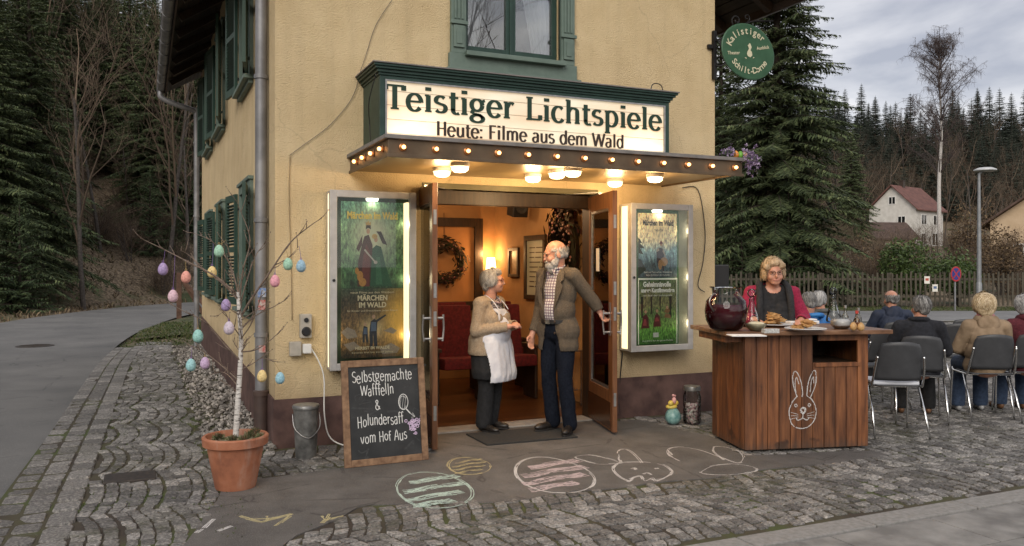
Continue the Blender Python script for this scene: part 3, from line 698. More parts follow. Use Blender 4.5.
# door leaves
def leaf(hx, hy, fx_, fy_, sgn):
    """leaf from hinge to free edge; local x along the leaf, y thickness, built as door > parts"""
    d = V((fx_-hx, fy_-hy, 0)); w = d.length; d.normalize(); n_ = V((-d.y, d.x, 0)); M = Matrix((d, n_, V((0,0,1)))).transposed().to_4x4(); M.translation = V((hx,hy,0))
    z0, z1, th = .055, DZ-.02, .045; st = .13; kz = .42
    b = MB(); b.box((0,-th/2,z0),(st,th/2,z1)); b.box((w-st,-th/2,z0),(w,th/2,z1)); b.box((st,-th/2,z0),(w-st,th/2,kz)); b.box((st,-th/2,z1-.15),(w-st,th/2,z1)); b.xform(M); D = P(b, 'door', WOOD, bev=.004)
    b = MB()
    for q in ((st,st+.022,kz,z1-.15),(w-st-.022,w-st,kz,z1-.15),(st+.022,w-st-.022,kz,kz+.022),(st+.022,w-st-.022,z1-.172,z1-.15)): b.box((q[0],-.012,q[2]),(q[1],.012,q[3]))
    b.xform(M); b.build('glazing_bead', METAL if sgn > 0 else DARK, D)
    b = MB(); b.box((st+.022,-.003,kz+.022),(w-st-.022,.003,z1-.172)); b.xform(M); b.build('pane', PANE, D)
    b = MB(); b.box((.06,-th/2-.004,z0+.02),(w-.06,-th/2-.0005,z0+.26)); b.box((.06,th/2+.0005,z0+.02),(w-.06,th/2+.004,z0+.26)); b.xform(M); b.build('kick_plate', mat('brown_kick', (.07,.03,.015), None, rough=.25, metal=.3), D)
    for s2 in (-1, 1):
        b = MB(); yy = s2*(th/2+.06)
        b.box((w-.10, s2*th/2 if s2 > 0 else -th/2-.006, .92), (w-.06, s2*(th/2+.006) if s2 > 0 else -th/2, 1.22))
        b.tube([(w-.08, s2*th/2, 1.12),(w-.08, yy, 1.12)], .012, 8); b.tube([(w-.08, s2*th/2, .95),(w-.08, yy*.9, .95)], .011, 8)
        b.tube(catmull([(w-.08,yy,1.15),(w-.08,yy,1.12),(w-.085,yy*1.05,1.03),(w-.08,yy*.92,.93)],5), .009, 8); b.xform(M); b.build('handle', METAL, D, smooth='auto')
    for z in (.35, 1.12, 1.35, 1.95): b = MB(); b.box((w+.0005,-.012,z-.06),(w+.004,.012,z+.06)); b.xform(M); b.build('lock_plate', METAL, D)
    b = MB(); b.bar(M @ V((.1,0,z1+.012)), M @ V((.42,.0,z1+.012)), .03, .02); b.bar(M @ V((.40,0,z1+.022)), V((hx+(.35 if sgn < 0 else -.35), YF+.14, z1+.022)), .018, .008); b.build('door_closer', METAL, D)
    return D, M, w
leafL = leaf(2.285, 7.19, 2.155, 6.34, -1); leafR = leaf(4.065, 7.19, 3.85, 6.33, 1)
b = MB(); M = leafR[1]; b.box((.30,-.008,1.50),(.40,-.005,1.72)); b.xform(M); b.build('notice', mat('paper', (.78,.75,.68), None, rough=.8), leafR[0])
# ------------------------------------------------------------------ foyer contents
def point_light(name, loc, power, col, r=.04, parent=None):
    L = bpy.data.lights.new(name, 'POINT'); L.energy = power; L.color = col; L.shadow_soft_size = r; o = bpy.data.objects.new(name, L); COL.objects.link(o); o.location = loc
    if parent is not None: o.parent = parent; o.location = XF[parent.name].inverted() @ V(loc)
    return o
RED = mat('red_plush', (.07,.003,.005), (.14,.008,.010), 30, .85, bump=.2)
def cinema_seat(x, y):
    t = thing('cinema_chair', 'red plush cinema seat', 'seat', (x, y, .03), 0, 'red cinema seats in the foyer')
    z = .03
    b = MB(); b.obox((x, y-.18, z+.44), (.50,.46,.13), Matrix.Rotation(rad(-4),3,'X')); b.build('seat', RED, t, bev=.03, smooth='auto')
    b = MB(); b.obox((x, y+.08, z+.74), (.50,.10,.66), Matrix.Rotation(rad(-9),3,'X')); b.build('backrest', RED, t, bev=.03, smooth='auto')
    for s in (-1,1):
        b = MB(); b.box((x+s*.285-.03,y-.36,z+.58),(x+s*.285+.03,y+.06,z+.62)); b.box((x+s*.285-.02,y-.3,z),(x+s*.285+.02,y+.02,z+.58)); b.build('armrest', DARK, t, bev=.008)
    return t
proto = None; SEATLAB = {}
k = 0
for row, (yy, xs_) in enumerate([(8.75,(1.95,2.57,3.19,3.81)),(9.55,(2.2,2.82,3.44,4.06))]):
    for i, xx in enumerate(xs_):
        lab = 'red plush cinema seat, %s of the %s row in the foyer' % (('leftmost','second from left','third from left','rightmost')[i] if len(xs_) == 4 else ('leftmost','middle one','rightmost')[i], ('front','rear')[row])
        if proto is None: proto = cinema_seat(xx, yy); proto['label'] = lab
        else: copy_tree(proto, (xx, yy, .03), 0, lab)
# big framed panel on the back wall
YB2 = YI1
b = MB(); t = thing('wall_panel', 'large amber panel in a black frame on the foyer back wall', 'panel', (2.8, YB2, 1.0))
xa, xb, za, zb = 1.7, 4.22, .95, 2.2
for q in ((xa,xa+.12,za,zb),(xb-.12,xb,za,zb),(xa+.12,xb-.12,zb-.12,zb),(xa+.12,xb-.12,za,za+.12)): b.box((q[0],YB2-.07,q[2]),(q[1],YB2-.001,q[3]))
b.build('frame', DARK, t, bev=.004); b = MB(); b.box((xa+.12,YB2-.03,za+.12),(xb-.12,YB2-.002,zb-.12)); b.build('panel', mat('amber_panel', (.42,.20,.07),(.52,.26,.10),2,.5), t)
def wreath(name, c, R0, r0, n_, lab, axis, flat=.7, seed=1, ry=1.0):
    R = random.Random(seed); t = thing(name, lab, 'wreath', c); b = MB(); b2 = MB(); ax = V(axis); u = ax.cross(V((0,0,1))).normalized(); w = V((0,0,1))
    for i in range(n_):
        a = R.uniform(0, 2*pi); rr = R0+R.gauss(0, r0*.5); p = V(c)+u*(cos(a)*rr)+w*(sin(a)*rr*ry)+ax*R.uniform(0, r0*1.2)
        d = (u*(-sin(a))+w*cos(a)*ry+V((R.uniform(-1,1),R.uniform(-1,1),R.uniform(-1,1)))*.7).normalized(); L = R.uniform(.3,.7)*r0*1.6; s = d.orthogonal().normalized()*L*.16
        b.add([p-s, p+d*L*.5-s*1.4, p+d*L, p+d*L*.5+s*1.4, p+s], [(0,1,2,3,4)])
    b.tube([V(c)+u*(cos(a)*R0)+w*(sin(a)*R0*ry)+ax*r0*.5 for a in [2*pi*i/20 for i in range(20)]], r0*.45, 6, closed=True)
    b.build('foliage', hash_mat('wreath_leaf', [(0,(.02,.012,.008)),(.5,(.06,.03,.018)),(.85,(.03,.04,.012)),(1,(.12,.03,.03))], .8), t, recalc=False)
    for i in range(n_//22):
        a = R.uniform(0, 2*pi); rr = R0+R.gauss(0, r0*.35); b2.sphere(V(c)+u*(cos(a)*rr)+w*(sin(a)*rr*ry)+ax*r0*1.1, r0*.14, 6, 4)
    b2.build('berries', mat('pale_berry', (.45,.35,.28), (.3,.05,.05), 40, .5), t, smooth=True)
    b = MB(); b.tube([V(c)+w*(R0*ry), V(c)+w*(R0*ry+.42)], .004, 4); b.build('hanger', BLACK, t); return t
p = fy(444, 262, YB2-.06); wreath('wreath', p, .24, .075, 800, 'round twig wreath hung before the amber panel', (0,-1,0), seed=2)
XW = XI1
p = fx(569, 252, XW); wreath('wreath', p, .24, .13, 1300, 'big oval dark wreath on the foyer side wall', (-1,0,0), seed=4, ry=1.65)
def picture(pxa, pxb, pya, pyb, lab, fill, fw, glyphs=None):
    a = fx(pxa, pya, XW); c = fx(pxb, pyb, XW); z1_ = a.z; z0_ = fx(pxa, pyb, XW).z; y1_, y0_ = a.y, c.y
    t = thing('framed_picture', lab, 'picture', (XW, (y0_+y1_)/2, z0_)); b = MB()
    for q in ((y0_,y0_+fw,z0_,z1_),(y1_-fw,y1_,z0_,z1_),(y0_+fw,y1_-fw,z1_-fw,z1_),(y0_+fw,y1_-fw,z0_,z0_+fw)): b.box((XW-.035,q[0],q[2]),(XW-.001,q[1],q[3]))
    b.build('frame', DARK, t, bev=.003); b = MB(); b.box((XW-.015,y0_+fw,z0_+fw),(XW-.002,y1_-fw,z1_-fw)); b.build('print', fill, t)
    if glyphs:
        b = MB(); R = random.Random(8); z = z1_-.16
        while z < z1_ and z > z0_+.12:
            y = y1_-.14
            for k in range(2): L = R.uniform(.12,.3); b.box((XW-.0175, y-L, z), (XW-.0155, y, z+.012)); y -= L+.03
            z -= .06
        b.build('lettering', DARK, t)
picture(510, 520, 248, 277, 'small narrow dark framed picture beside the wall lamp', mat('sepia_print', (.25,.12,.05),(.45,.28,.13),14,.4), .04)
picture(526, 547, 236, 299, 'tall black framed notice with pale printed sheet', mat('pale_sheet', (.42,.46,.38),(.52,.55,.46),3,.4), .06, True)
# wall lamp
a = fx(497, 264, XW-.02); t = thing('wall_lamp', 'lit wall lamp with a cream half shade', 'lamp', (XW, a.y, a.z-.15))
b = MB(); b.lathe([(.001,0),(.03,0),(.03,.015),(.001,.015)], (XW-.001,a.y,a.z-.16), 12, Matrix.Rotation(-pi/2,3,'Y')); b.tube(catmull([(XW,a.y,a.z-.16),(XW-.06,a.y,a.z-.19),(XW-.11,a.y,a.z-.16),(XW-.11,a.y,a.z-.10)],5), .008, 6); b.build('bracket', DARK, t, smooth='auto')
b = MB(); b.lathe([(.075,-.09),(.055,.09),(.052,.09),(.072,-.09)], (XW-.11,a.y,a.z), 20); b.build('lamp_shade', emat('lit_shade', (1,.62,.25), 5), t, smooth='auto'); point_light('lamp_light', (XW-.16,a.y-.02,a.z+.14), 7, (1,.55,.22), .04, t)
# loudspeaker
a = fy(518, 205, 9.2); t = thing('loudspeaker', 'black wall loudspeaker hung below the foyer ceiling', 'loudspeaker', (a.x,9.2,a.z-.14)); 
b = MB(); b.obox((a.x,9.2,a.z),(.20,.2,.28),Matrix.Rotation(rad(12),3,'X')); b.build('cabinet', BLACK, t, bev=.01); b = MB(); b.lathe([(.001,0),(.075,0),(.075,.012),(.06,.004),(.001,-.01)],(a.x,9.095,a.z-.04),16,Matrix.Rotation(rad(102),3,'X')); b.build('cone', mat('dark_grille',(.03,.03,.03),None,rough=.7), t, smooth='auto')
b = MB(); b.tube([(a.x,9.25,a.z+.1),(a.x,9.25,2.7)], .014, 6); b.build('bracket', BLACK, t)
# small wire side table with bottle, behind the man
t = thing('side_table', 'slim wire side table just inside the door', 'table', (4.2, 7.95, .03)); b = MB(); TX = .27; TY = .25
for dx in (-.13,.13):
    for dy in (-.13,.13): b.tube([(4.2+dx,7.95+dy,.03),(4.2+dx,7.95+dy,.62)], .008, 6)
b.build('legs', METAL, t); b = MB(); b.box((4.05,7.8,.62),(4.35,8.1,.635)); b.box((4.07,7.82,.2),(4.33,8.08,.207)); b.build('table_top', METAL, t, bev=.003)
t = thing('potted_flowers', 'small dark vase of red flowers on the wire side table', 'flowers', (4.2,7.95,.635)); b = MB(); b.lathe([(.001,0),(.04,0),(.055,.05),(.03,.14),(.035,.16)],(4.2,7.95,.636),14); b.build('vase', BLACK, t, smooth='auto')
b = MB(); R = random.Random(5)
for i in range(16): p = V((4.2+R.gauss(0,.05),7.95+R.gauss(0,.05),.80+R.random()*.16)); b.sphere(p, .012, 6, 4)
b.build('blossoms', mat('red_blossom', (.12,.01,.01),(.2,.03,.02),50,.7), t, smooth=True)
for (x,y,z,p) in ((2.9,9.3,2.4,20),(3.75,8.3,2.35,13)):  # two lamps above the door's sight line, added to light the foyer
    t = thing('added_ceiling_light', 'unseen round ceiling light added to light the foyer, '+('over the seats' if y > 9 else 'near the open door'), 'lamp', (x,y,2.66)); b = MB(); b.lathe([(.001,-.05),(.10,-.04),(.12,0),(.12,.04)],(x,y,2.66),20); b.build('diffuser', emat('warm_diffuser',(1,.62,.28),4), t, smooth='auto'); point_light('foyer_light', (x,y,z), p*.85, (1,.64,.34), .12, t)
# ------------------------------------------------------------------ canopy
CY = 5.825; CX0, CX1 = 1.62, 4.86; CZ0, CZ1 = 2.36, 2.50
BRZ = mat('bronze_sheet', (.10,.070,.045), (.17,.12,.075), 4, .45, .6, bump=.1); CTOP = mat('grey_flashing', (.15,.14,.13),(.22,.2,.19),9,.6)
SOFC = mat('canopy_soffit', (.22,.15,.07), (.30,.21,.10), 2.5, .35, .35)
can = thing('canopy', 'flat bronze canopy with round bulbs over the cinema door', 'canopy', ((CX0+CX1)/2, YF, CZ0))
b = MB(); b.box((CX0+.03,CY+.03,CZ0+.012),(CX1-.03,YF-.001,CZ0+.03)); b.build('soffit', SOFC, can)
b = MB()
for (p_, q_) in (((CX0,CY,CZ0),(CX1,CY+.028,CZ1-.02)),((CX0,CY+.028,CZ0),(CX0+.028,YF-.001,CZ1-.02)),((CX1-.028,CY+.028,CZ0),(CX1,YF-.001,CZ1-.02))): b.box(p_, q_)
b.box((CX0-.012,CY-.012,CZ0-.014),(CX1+.012,CY+.0,CZ0+.012)); b.box((CX0-.012,CY+.001,CZ0-.014),(CX0-.0005,YF-.001,CZ0+.012))
b.build('fascia', BRZ, can, bev=.003)
b = MB(); b.box((CX0-.03,CY-.03,CZ1-.019),(CX1+.03,YF-.001,CZ1+.012)); b.build('top_sheet', CTOP, can, bev=.004)
BULB = emat('small_bulb', (1,.46,.15), 4.5); SOCK = mat('bulb_socket', (.30,.12,.04), (.4,.17,.06), 30, .35, .6)
def bulb(p, d):
    M = V(d).to_track_quat('Z','Y').to_matrix()
    b = MB(); b.lathe([(.026,0),(.030,.006),(.017,.012),(.012,.018)], p, 14, M); s = b.build('bulb_socket', SOCK, can, smooth='auto')
    b = MB(); b.lathe([(.008,.014),(.014,.022),(.0155,.030),(.012,.040),(.0001,.045)], p, 12, M); b.build('bulb', BULB, s, smooth=True)
nb = 13
for i in range(nb): bulb((CX0+.11+(CX1-CX0-.2)*i/(nb-1), CY, CZ0+.062), (0,-1,0))
for i in range(4): bulb((CX0, CY+.14+i*.27, CZ0+.062), (-1,0,0))
for (px, py) in ((442,171),(460,166),(533,177),(557,173),(573,171),(615,182),(655,177)):
    p = gp(px, py-3, CZ0+.012); b = MB(); b.lathe([(.075,0),(.078,-.03),(.065,-.034)], p, 20); s = b.build('lamp_housing', WHITEP, can, smooth='auto')
    b = MB(); b.lathe([(.068,-.033),(.066,-.055),(.045,-.072),(.0001,-.078)], p, 20); b.build('lamp_glass', emat('soffit_lamp', (1,.80,.48), 4.5), s, smooth=True)
    point_light('canopy_light', p+V((0,0,-.16)), 7.5, (1,.66,.32), .07, can)
# lichtspiele sign on the canopy
SY = 6.50; SX0, SX1, SZ0, SZ1 = 1.735, 4.545, CZ1+.014, 3.10
sg = thing('cinema_sign', 'long illuminated cinema sign with green frame and cornice above the canopy', 'sign', ((SX0+SX1)/2, SY, SZ0))
b = MB(); b.box((SX0+.05,SY+.03,SZ0),(SX1-.05,YF-.002,SZ1-.002)); b.build('box', DGRN, sg)
b = MB(); fw = .045
for q in ((SX0,SX0+fw,SZ0,SZ1),(SX1-fw,SX1,SZ0,SZ1),(SX0+fw,SX1-fw,SZ1-fw*.7,SZ1),(SX0+fw,SX1-fw,SZ0,SZ0+.02)): b.box((q[0],SY-.01,q[2]),(q[1],SY+.029,q[3]))
b.box((SX0,SY+.03,SZ0),(SX0+.049,YF-.002,SZ1)); b.box((SX1-.049,SY+.03,SZ0),(SX1,YF-.002,SZ1)); b.build('frame', DGRN, sg, bev=.003)
b = MB()
for k,(e_, za, zb) in enumerate(((.010,0,.02),(.025,.02,.045),(.045,.045,.065),(.060,.065,.085))): b.box((SX0-e_,SY-.012-e_,SZ1+za),(SX1+e_,YF-.002,SZ1+zb))
b.build('cornice', DGRN, sg, bev=.004); b = MB(); b.box((SX0-.072,SY-.085,SZ1+.0855),(SX1+.072,YF-.002,SZ1+.095)); b.build('flashing', CTOP, sg)
b = MB()
for q in ((SX0+fw,SX0+fw+.014,SZ0+.02,SZ1-fw*.7),(SX1-fw-.014,SX1-fw,SZ0+.02,SZ1-fw*.7),(SX0+fw+.014,SX1-fw-.014,SZ1-fw*.7-.012,SZ1-fw*.7)): b.box((q[0],SY-.016,q[2]),(q[1],SY+.02,q[3]))
b.build('inner_trim', METAL, sg)
t = NT('light_panel'); v = t.coord((1,1,1)); sep = t.node('ShaderNodeSeparateXYZ'); t.l.new(v, sep.inputs[0])
# tubes behind the acrylic: brighter along two lamps low in the box
f = t.noise(1.7, 3, .5, t.coord((1,1,2.6)))
c = t.ramp(f, [(.33,(1,.60,.30)),(.52,(1,.76,.48)),(.68,(1,.90,.68))]); t.base((.6,.55,.45)); t.l.new(c, t.p.inputs['Emission Color'])
g1 = t.math('MULTIPLY', t.math('ADD', sep.outputs[2], -.14), 5.5); g2 = t.math('POWER', 2.718, t.math('MULTIPLY', t.math('MULTIPLY', g1, g1), -1.0))
xx = t.math('ABSOLUTE', sep.outputs[0]); endf = t.math('POWER', 2.718, t.math('MULTIPLY', t.math('POWER', t.math('MULTIPLY', t.math('ADD', xx, -1.1), 3.6), 2), -1.0))
st = t.math('ADD', t.math('ADD', .25, t.math('MULTIPLY', f, .20)), t.math('MULTIPLY', g2, t.math('ADD', .07, t.math('MULTIPLY', endf, .60)))); t.l.new(st, t.p.inputs['Emission Strength']); t.set(Roughness=.35)
b = MB(); b.box((SX0+fw,SY+.002,SZ0+.02),(SX1-fw,SY+.02,SZ1-fw*.7)); b.build('light_panel', t.m, sg)
b = MB()
for z in (SZ0+.12, SZ0+.235, SZ0+.35, SZ0+.465): b.box((SX0+fw+.014,SY-.002,z-.0015),(SX1-fw-.014,SY+.0015,z+.0015))
b.build('letter_rail', mat('rail_grey', (.42,.33,.24), None, rough=.5), sg)
LG = mat('sign_letter_green', (.008,.035,.018), None, rough=.45); LB = mat('sign_letter_brown', (.035,.020,.013), None, rough=.45)
xl = fy(384, 100, SY).x; xr = fy(662, 130, SY).x
b = MB(); S1 = .288; stroke_text(b, 'Teistiger Lichtspiele', wallM(((xl+xr)/2, SY-.004, 2.832)), S1, .04, (.018,.043), True, .035, width=xr-xl, lift0=.001); b.build('lettering', LG, sg, recalc=False)
xl = fy(436, 131, SY).x; xr = fy(624, 145, SY).x
b = MB(); stroke_text(b, 'Heute: Filme aus dem Wald', wallM(((xl+xr)/2, SY-.004, 2.640)), .172, .02, (.011,.024), False, .02, width=xr-xl, lift0=.001); b.build('lettering', LB, sg, recalc=False)
b = MB(); xh = fy(655, 94, SY).x; b.tube(catmull([(xh-.07,SY-.03,SZ1+.09),(xh-.05,SY-.03,SZ1+.15),(xh,SY-.03,SZ1+.165),(xh+.05,SY-.03,SZ1+.15),(xh+.07,SY-.03,SZ1+.09)],4), .005, 5); b.build('carry_loop', BLACK, sg)
for (xz, pw) in ((2.2,2.0),(4.1,2.0)): pass
# ------------------------------------------------------------------ display cases
CASEM = mat('case_aluminium', (.42,.41,.40), (.50,.49,.48), 12, .45, .35); TUBE = emat('case_tube', (1,.80,.45), 1.15)
def case(lab, x0, x1, z0, z1, yf, back, tubes):
    t = thing('display_case', lab, 'display case', ((x0+x1)/2, YF, z0)); f = .055; y1 = YF-.002
    b = MB(); b.box((x0+.01,y1-.02,z0+.01),(x1-.01,y1,z1-.01)); b.build('backboard', back, t)
    b = MB(); b.box((x0,yf+.03,z1-.02),(x1,y1-.0205,z1)); b.box((x0,yf+.03,z0),(x1,y1-.0205,z0+.02)); b.box((x1-.02,yf+.03,z0+.0205),(x1,y1-.0205,z1-.0205))
    b.box((x0,yf+.03,z0+.0205),(x0+.02,yf+.075,z1-.0205)); b.box((x0,y1-.05,z0+.0205),(x0+.02,y1-.0205,z1-.0205)); b.build('casing', CASEM, t, bev=.003)
    b = MB(); b.box((x0+.004,yf+.0755,z0+.021),(x0+.010,y1-.0505,z1-.021)); b.build('side_light', TUBE if 'l' in tubes else CASEM, t)
    b = MB()
    for q in ((x0-.004,x0+f,z0-.004,z1+.004),(x1-f,x1+.004,z0-.004,z1+.004),(x0+f,x1-f,z1-f,z1+.004),(x0+f,x1-f,z0-.004,z0+f)): b.box((q[0],yf,q[2]),(q[1],yf+.029,q[3]))
    fr = b.build('door_frame', CASEM, t, bev=.005)
    b = MB(); b.lathe([(.001,0),(.013,0),(.013,.006),(.001,.008)], (x0+f*.5, yf-.001, (z0+z1)/2-.0), 12, Matrix.Rotation(pi/2,3,'X')); b.build('lock', BLACK, fr)
    b = MB(); b.box((x0+f,yf+.012,z0+f),(x1-f,yf+.016,z1-f)); b.build('pane', glass('case_glass', (.97,.99,.98), 0, 1.4), t)
    if 'r' in tubes: b = MB(); b.box((x1-.052-.016,yf+.04,z0+.06),(x1-.052,y1-.03,z1-.08)); b.build('light_tube', TUBE, t)
    xm = (x0+x1)/2; b = MB(); b.lathe([(.001,0),(.05,0),(.055,.02),(.03,.03)], (xm,(yf+y1)/2-.02,z1-.075), 14); b.build('spot_lamp', emat('case_spot', (1,.95,.8), 3), t, smooth='auto')
    point_light('case_light', (xm,yf+.030,z1-.10), .35, (1,.86,.6), .04, t)
    for lx in (x0+.035, x1-.062):
        for lz in (.18,.5,.82): point_light('tube_light', (lx,yf+.034,z0+(z1-z0)*lz), 1.05, (1,.82,.50), .05, t)
    if 'l' in tubes: pass
    return t
def poster(t, x0, x1, z0, z1, y, stops, seed, scale=9, extra=None):
    n = NT('poster_print'); v = n.coord((1,1,1)); sep = n.node('ShaderNodeSeparateXYZ'); n.l.new(v, sep.inputs[0])
    zz = n.math('DIVIDE', n.math('SUBTRACT', sep.outputs[2], z0-XF[t.name].translation.z), z1-z0)
    xx = n.math('DIVIDE', n.math('SUBTRACT', sep.outputs[0], x0-XF[t.name].translation.x), x1-x0)
    f = n.noise(scale, 7, .65, n.coord((1.4,1,1))); f2 = n.noise(scale*3.2, 6, .7, n.coord((2.2,1,.8)))
    z_ = n.math('ADD', zz, n.math('MULTIPLY', n.math('SUBTRACT', f, .5), .42)); c = n.ramp(z_, stops)
    c = n.mix(.9, c, n.ramp(f2, [(.36,(.4,.45,.38)),(.5,(2.0,2.0,1.9)),(.64,(4.5,4.4,3.4))]), 'MULTIPLY')
    if extra:   # a bright clearing: (cx, cz, rx, rz, colour, strength)
        for (cx,cz,rx_,rz_,col,stg) in extra:
            a = n.math('POWER', n.math('DIVIDE', n.math('SUBTRACT', xx, cx), rx_), 2); b2 = n.math('POWER', n.math('DIVIDE', n.math('SUBTRACT', zz, cz), rz_), 2)
            m_ = n.math('MULTIPLY', n.math('POWER', 2.718, n.math('MULTIPLY', n.math('ADD', a, b2), -1)), n.math('MULTIPLY', n.math('ADD', f2, .25), stg)); 
            k = n.node('ShaderNodeClamp'); n.l.new(m_, k.inputs[0]); c = n.mix(k.outputs[0], c, col)
    n.base(c); n.set(Roughness=.5); b = MB(); b.box((x0,y,z0),(x1,y+.003,z1)); return b.build('poster', n.m, t)
def art(t, par, shapes, x0, x1, z0, z1, y):
    """printed figures: polygons in 0..1 of the sheet"""
    k = 0
    for col, polys in shapes:
        b = MB()
        for pl in polys:
            k += 1; pts = [(x0+(x1-x0)*u, y-.0006-.00012*k, z0+(z1-z0)*v) for u, v in pl]; b.poly(pts)
        b.build('printed_figure', mat('ink_%02d%02d%02d' % tuple(int(q*99) for q in col), tuple(q*.75 for q in col), col, 60, .5), par, recalc=False)
def ell(cx, cy, rx, ry, n=14): return [(cx+rx*cos(2*pi*i/n), cy+ry*sin(2*pi*i/n)) for i in range(n)]
lc = case('tall lit poster case with two stacked fairy-tale posters, over the chalkboard', 1.415, 2.157, .675, 2.185, 6.86, mat('dark_board', (.02,.04,.03), None, rough=.8), 'lr')
yp = 6.92; px0, px1 = fy(341,280,yp).x, fy(403,280,yp).x; pzm = 1.36
A = poster(lc, px0, px1, pzm, 2.10, yp, [(.0,(.012,.03,.016)),(.25,(.04,.09,.045)),(.6,(.10,.16,.085)),(1,(.07,.17,.13))], 1, extra=[(.5,.62,.26,.24,(.62,.62,.42),1.6)])
MAR = (.16,.035,.03); DG = (.02,.10,.05); SKN = (.55,.32,.2); GOLD = (.6,.38,.12)
art(lc, A, [((.07,.022,.018), [[(.26,.02),(.50,.02),(.50,.50),(.44,.62),(.37,.60),(.33,.50),(.27,.30)],[(.33,.50),(.28,.42),(.24,.46),(.34,.62)]]),
    (DG, [[(.46,.02),(.82,.02),(.70,.30),(.64,.48),(.56,.50),(.50,.46),(.48,.25)]]), (MAR, [[(.31,.02),(.45,.02),(.46,.42),(.40,.52),(.35,.36)]]), ((.045,.16,.08), [[(.55,.04),(.66,.04),(.62,.36),(.56,.36)]]),
    (SKN, [ell(.43,.66,.028,.032), ell(.555,.565,.03,.032)]), ((.03,.015,.012), [[(.39,.68),(.40,.735),(.47,.735),(.475,.68),(.43,.70)],[(.56,.66),(.64,.66),(.74,.50),(.66,.52),(.60,.62)]]), (GOLD, [[(.395,.73),(.39,.775),(.41,.755),(.43,.785),(.45,.755),(.475,.775),(.47,.73)], ell(.535,.60,.045,.03)]),
    ((.5,.45,.38), [[(.36,.44),(.38,.455),(.56,.30),(.55,.285)],ell(.55,.30,.03,.02)]), ((.55,.25,.06), [ell(.30,.14,.05,.06),ell(.34,.07,.06,.05),ell(.25,.2,.03,.04)])], px0, px1, pzm, 2.10, yp)
B = poster(lc, px0, px1, .765, pzm-.003, yp, [(.0,(.02,.014,.008)),(.3,(.16,.085,.03)),(.55,(.07,.04,.018)),(.8,(.03,.022,.014)),(1,(.02,.03,.02))], 2, 12, extra=[(.92,.55,.22,.35,(.85,.48,.10),1.5),(.5,.42,.16,.12,(.8,.6,.3),1.2)])
art(lc, B, [((.02,.025,.04), [[(.46,.14),(.50,.14),(.51,.34),(.53,.14),(.58,.14),(.57,.38),(.58,.52),(.53,.56),(.47,.52),(.45,.38)],[(.56,.50),(.72,.60),(.71,.62),(.56,.54)],[(.34,.22),(.37,.22),(.38,.34),(.40,.22),(.43,.22),(.42,.44),(.36,.46),(.34,.36)]]),
    ((.10,.14,.22), [[(.47,.38),(.56,.38),(.56,.51),(.48,.51)],[(.355,.34),(.415,.34),(.41,.43),(.36,.43)]]), (SKN, [ell(.52,.59,.026,.03), ell(.385,.48,.022,.024)]), ((.35,.27,.2), [[(.0,.38),(.1,.45),(.22,.40),(.26,.30),(.1,.28)],[(.62,.12),(.8,.20),(.95,.12),(.9,.05),(.66,.04)],[(.68,.38),(.8,.43),(.9,.38),(.84,.33)],[(.04,.2),(.2,.24),(.3,.16),(.14,.1)]])], px0, px1, .765, pzm-.003, yp)
YEL = mat('poster_yellow', (.85,.62,.10), None, rough=.5); CRE = mat('poster_cream', (.75,.62,.40), None, rough=.5); INK = mat('poster_ink', (.03,.025,.02), None, rough=.5); PWH = mat('poster_white', (.8,.8,.74), None, rough=.5)
def ptext(par, s, size, x, z, m, w=None, off=0.0, sp=1.0, yy=None):
    b = text_mb(s, size, Matrix.Identity(4), offset=off, spacing=sp); W_ = max(v.x for v in b.v)-min(v.x for v in b.v)
    if w: b.xform(Matrix.Diagonal((w/W_,1,1,1)))
    b.xform(wallM((x, (yy or yp)-.004, z))); b.build('lettering', m, par, recalc=False)
xm = (px0+px1)/2
ptext(A, 'Märchen im Wald', .085, xm, 1.955, YEL, .44, .003); ptext(B, 'MÄRCHEN', .062, xm, 1.255, CRE, .26, .002); ptext(B, 'IM WALD', .062, xm, 1.195, CRE, .24, .002)
ptext(B, 'neue Filme aus den Wäldern', .026, xm, 1.315, CRE, .38); ptext(B, 'für Kinder und Erwachsene, jeden Abend', .022, xm, 1.16, CRE, .44); ptext(B, 'HERBST IM WALDE', .036, xm, .835, CRE, .30, .001); ptext(B, 'Eintritt frei bis zwölf Jahre', .02, xm, .803, CRE, .36)
rc = case('square-set lit poster case with a mountain poster above a forest poster', 4.325, 5.05, .713, 2.163, 6.80, mat('green_felt', (.02,.075,.035),(.03,.10,.045),60,.9), 'l')
yp = 6.865; qx0, qx1 = fy(638,280,yp).x, fy(677,280,yp).x; zm = 1.435
C = poster(rc, qx0, qx1, zm, 2.075, yp, [(.0,(.02,.03,.045)),(.22,(.03,.06,.085)),(.42,(.14,.24,.30)),(.6,(.50,.44,.34)),(1,(.62,.50,.32))], 3, 7, extra=[(.5,.78,.3,.25,(.9,.74,.48),.9)])
art(rc, C, [((.02,.03,.02), [[(.0,.62),(.05,.60),(.1,.54),(.04,.54),(.16,.46),(.05,.46),(.14,.36),(.02,.38),(.0,.3)],[(.0,.3),(.08,.28),(.2,.12),(.0,.02)]]), ((.05,.04,.06), [[(.48,.22),(.64,.24),(.66,.38),(.62,.46),(.53,.47),(.46,.40)],[(.62,.1),(.66,.1),(.67,.26),(.63,.26)]]), ((.45,.25,.12), [ell(.66,.25,.10,.07),ell(.56,.2,.05,.08)]), ((.5,.44,.38), [[(.46,.40),(.54,.42),(.53,.46),(.47,.45)],[(.62,.42),(.70,.30),(.72,.32),(.65,.45)]]), (SKN, [ell(.585,.525,.035,.03)]), ((.18,.03,.03), [[(.54,.54),(.585,.59),(.63,.54),(.62,.53),(.55,.53)]])], qx0, qx1, zm, 2.07, yp)
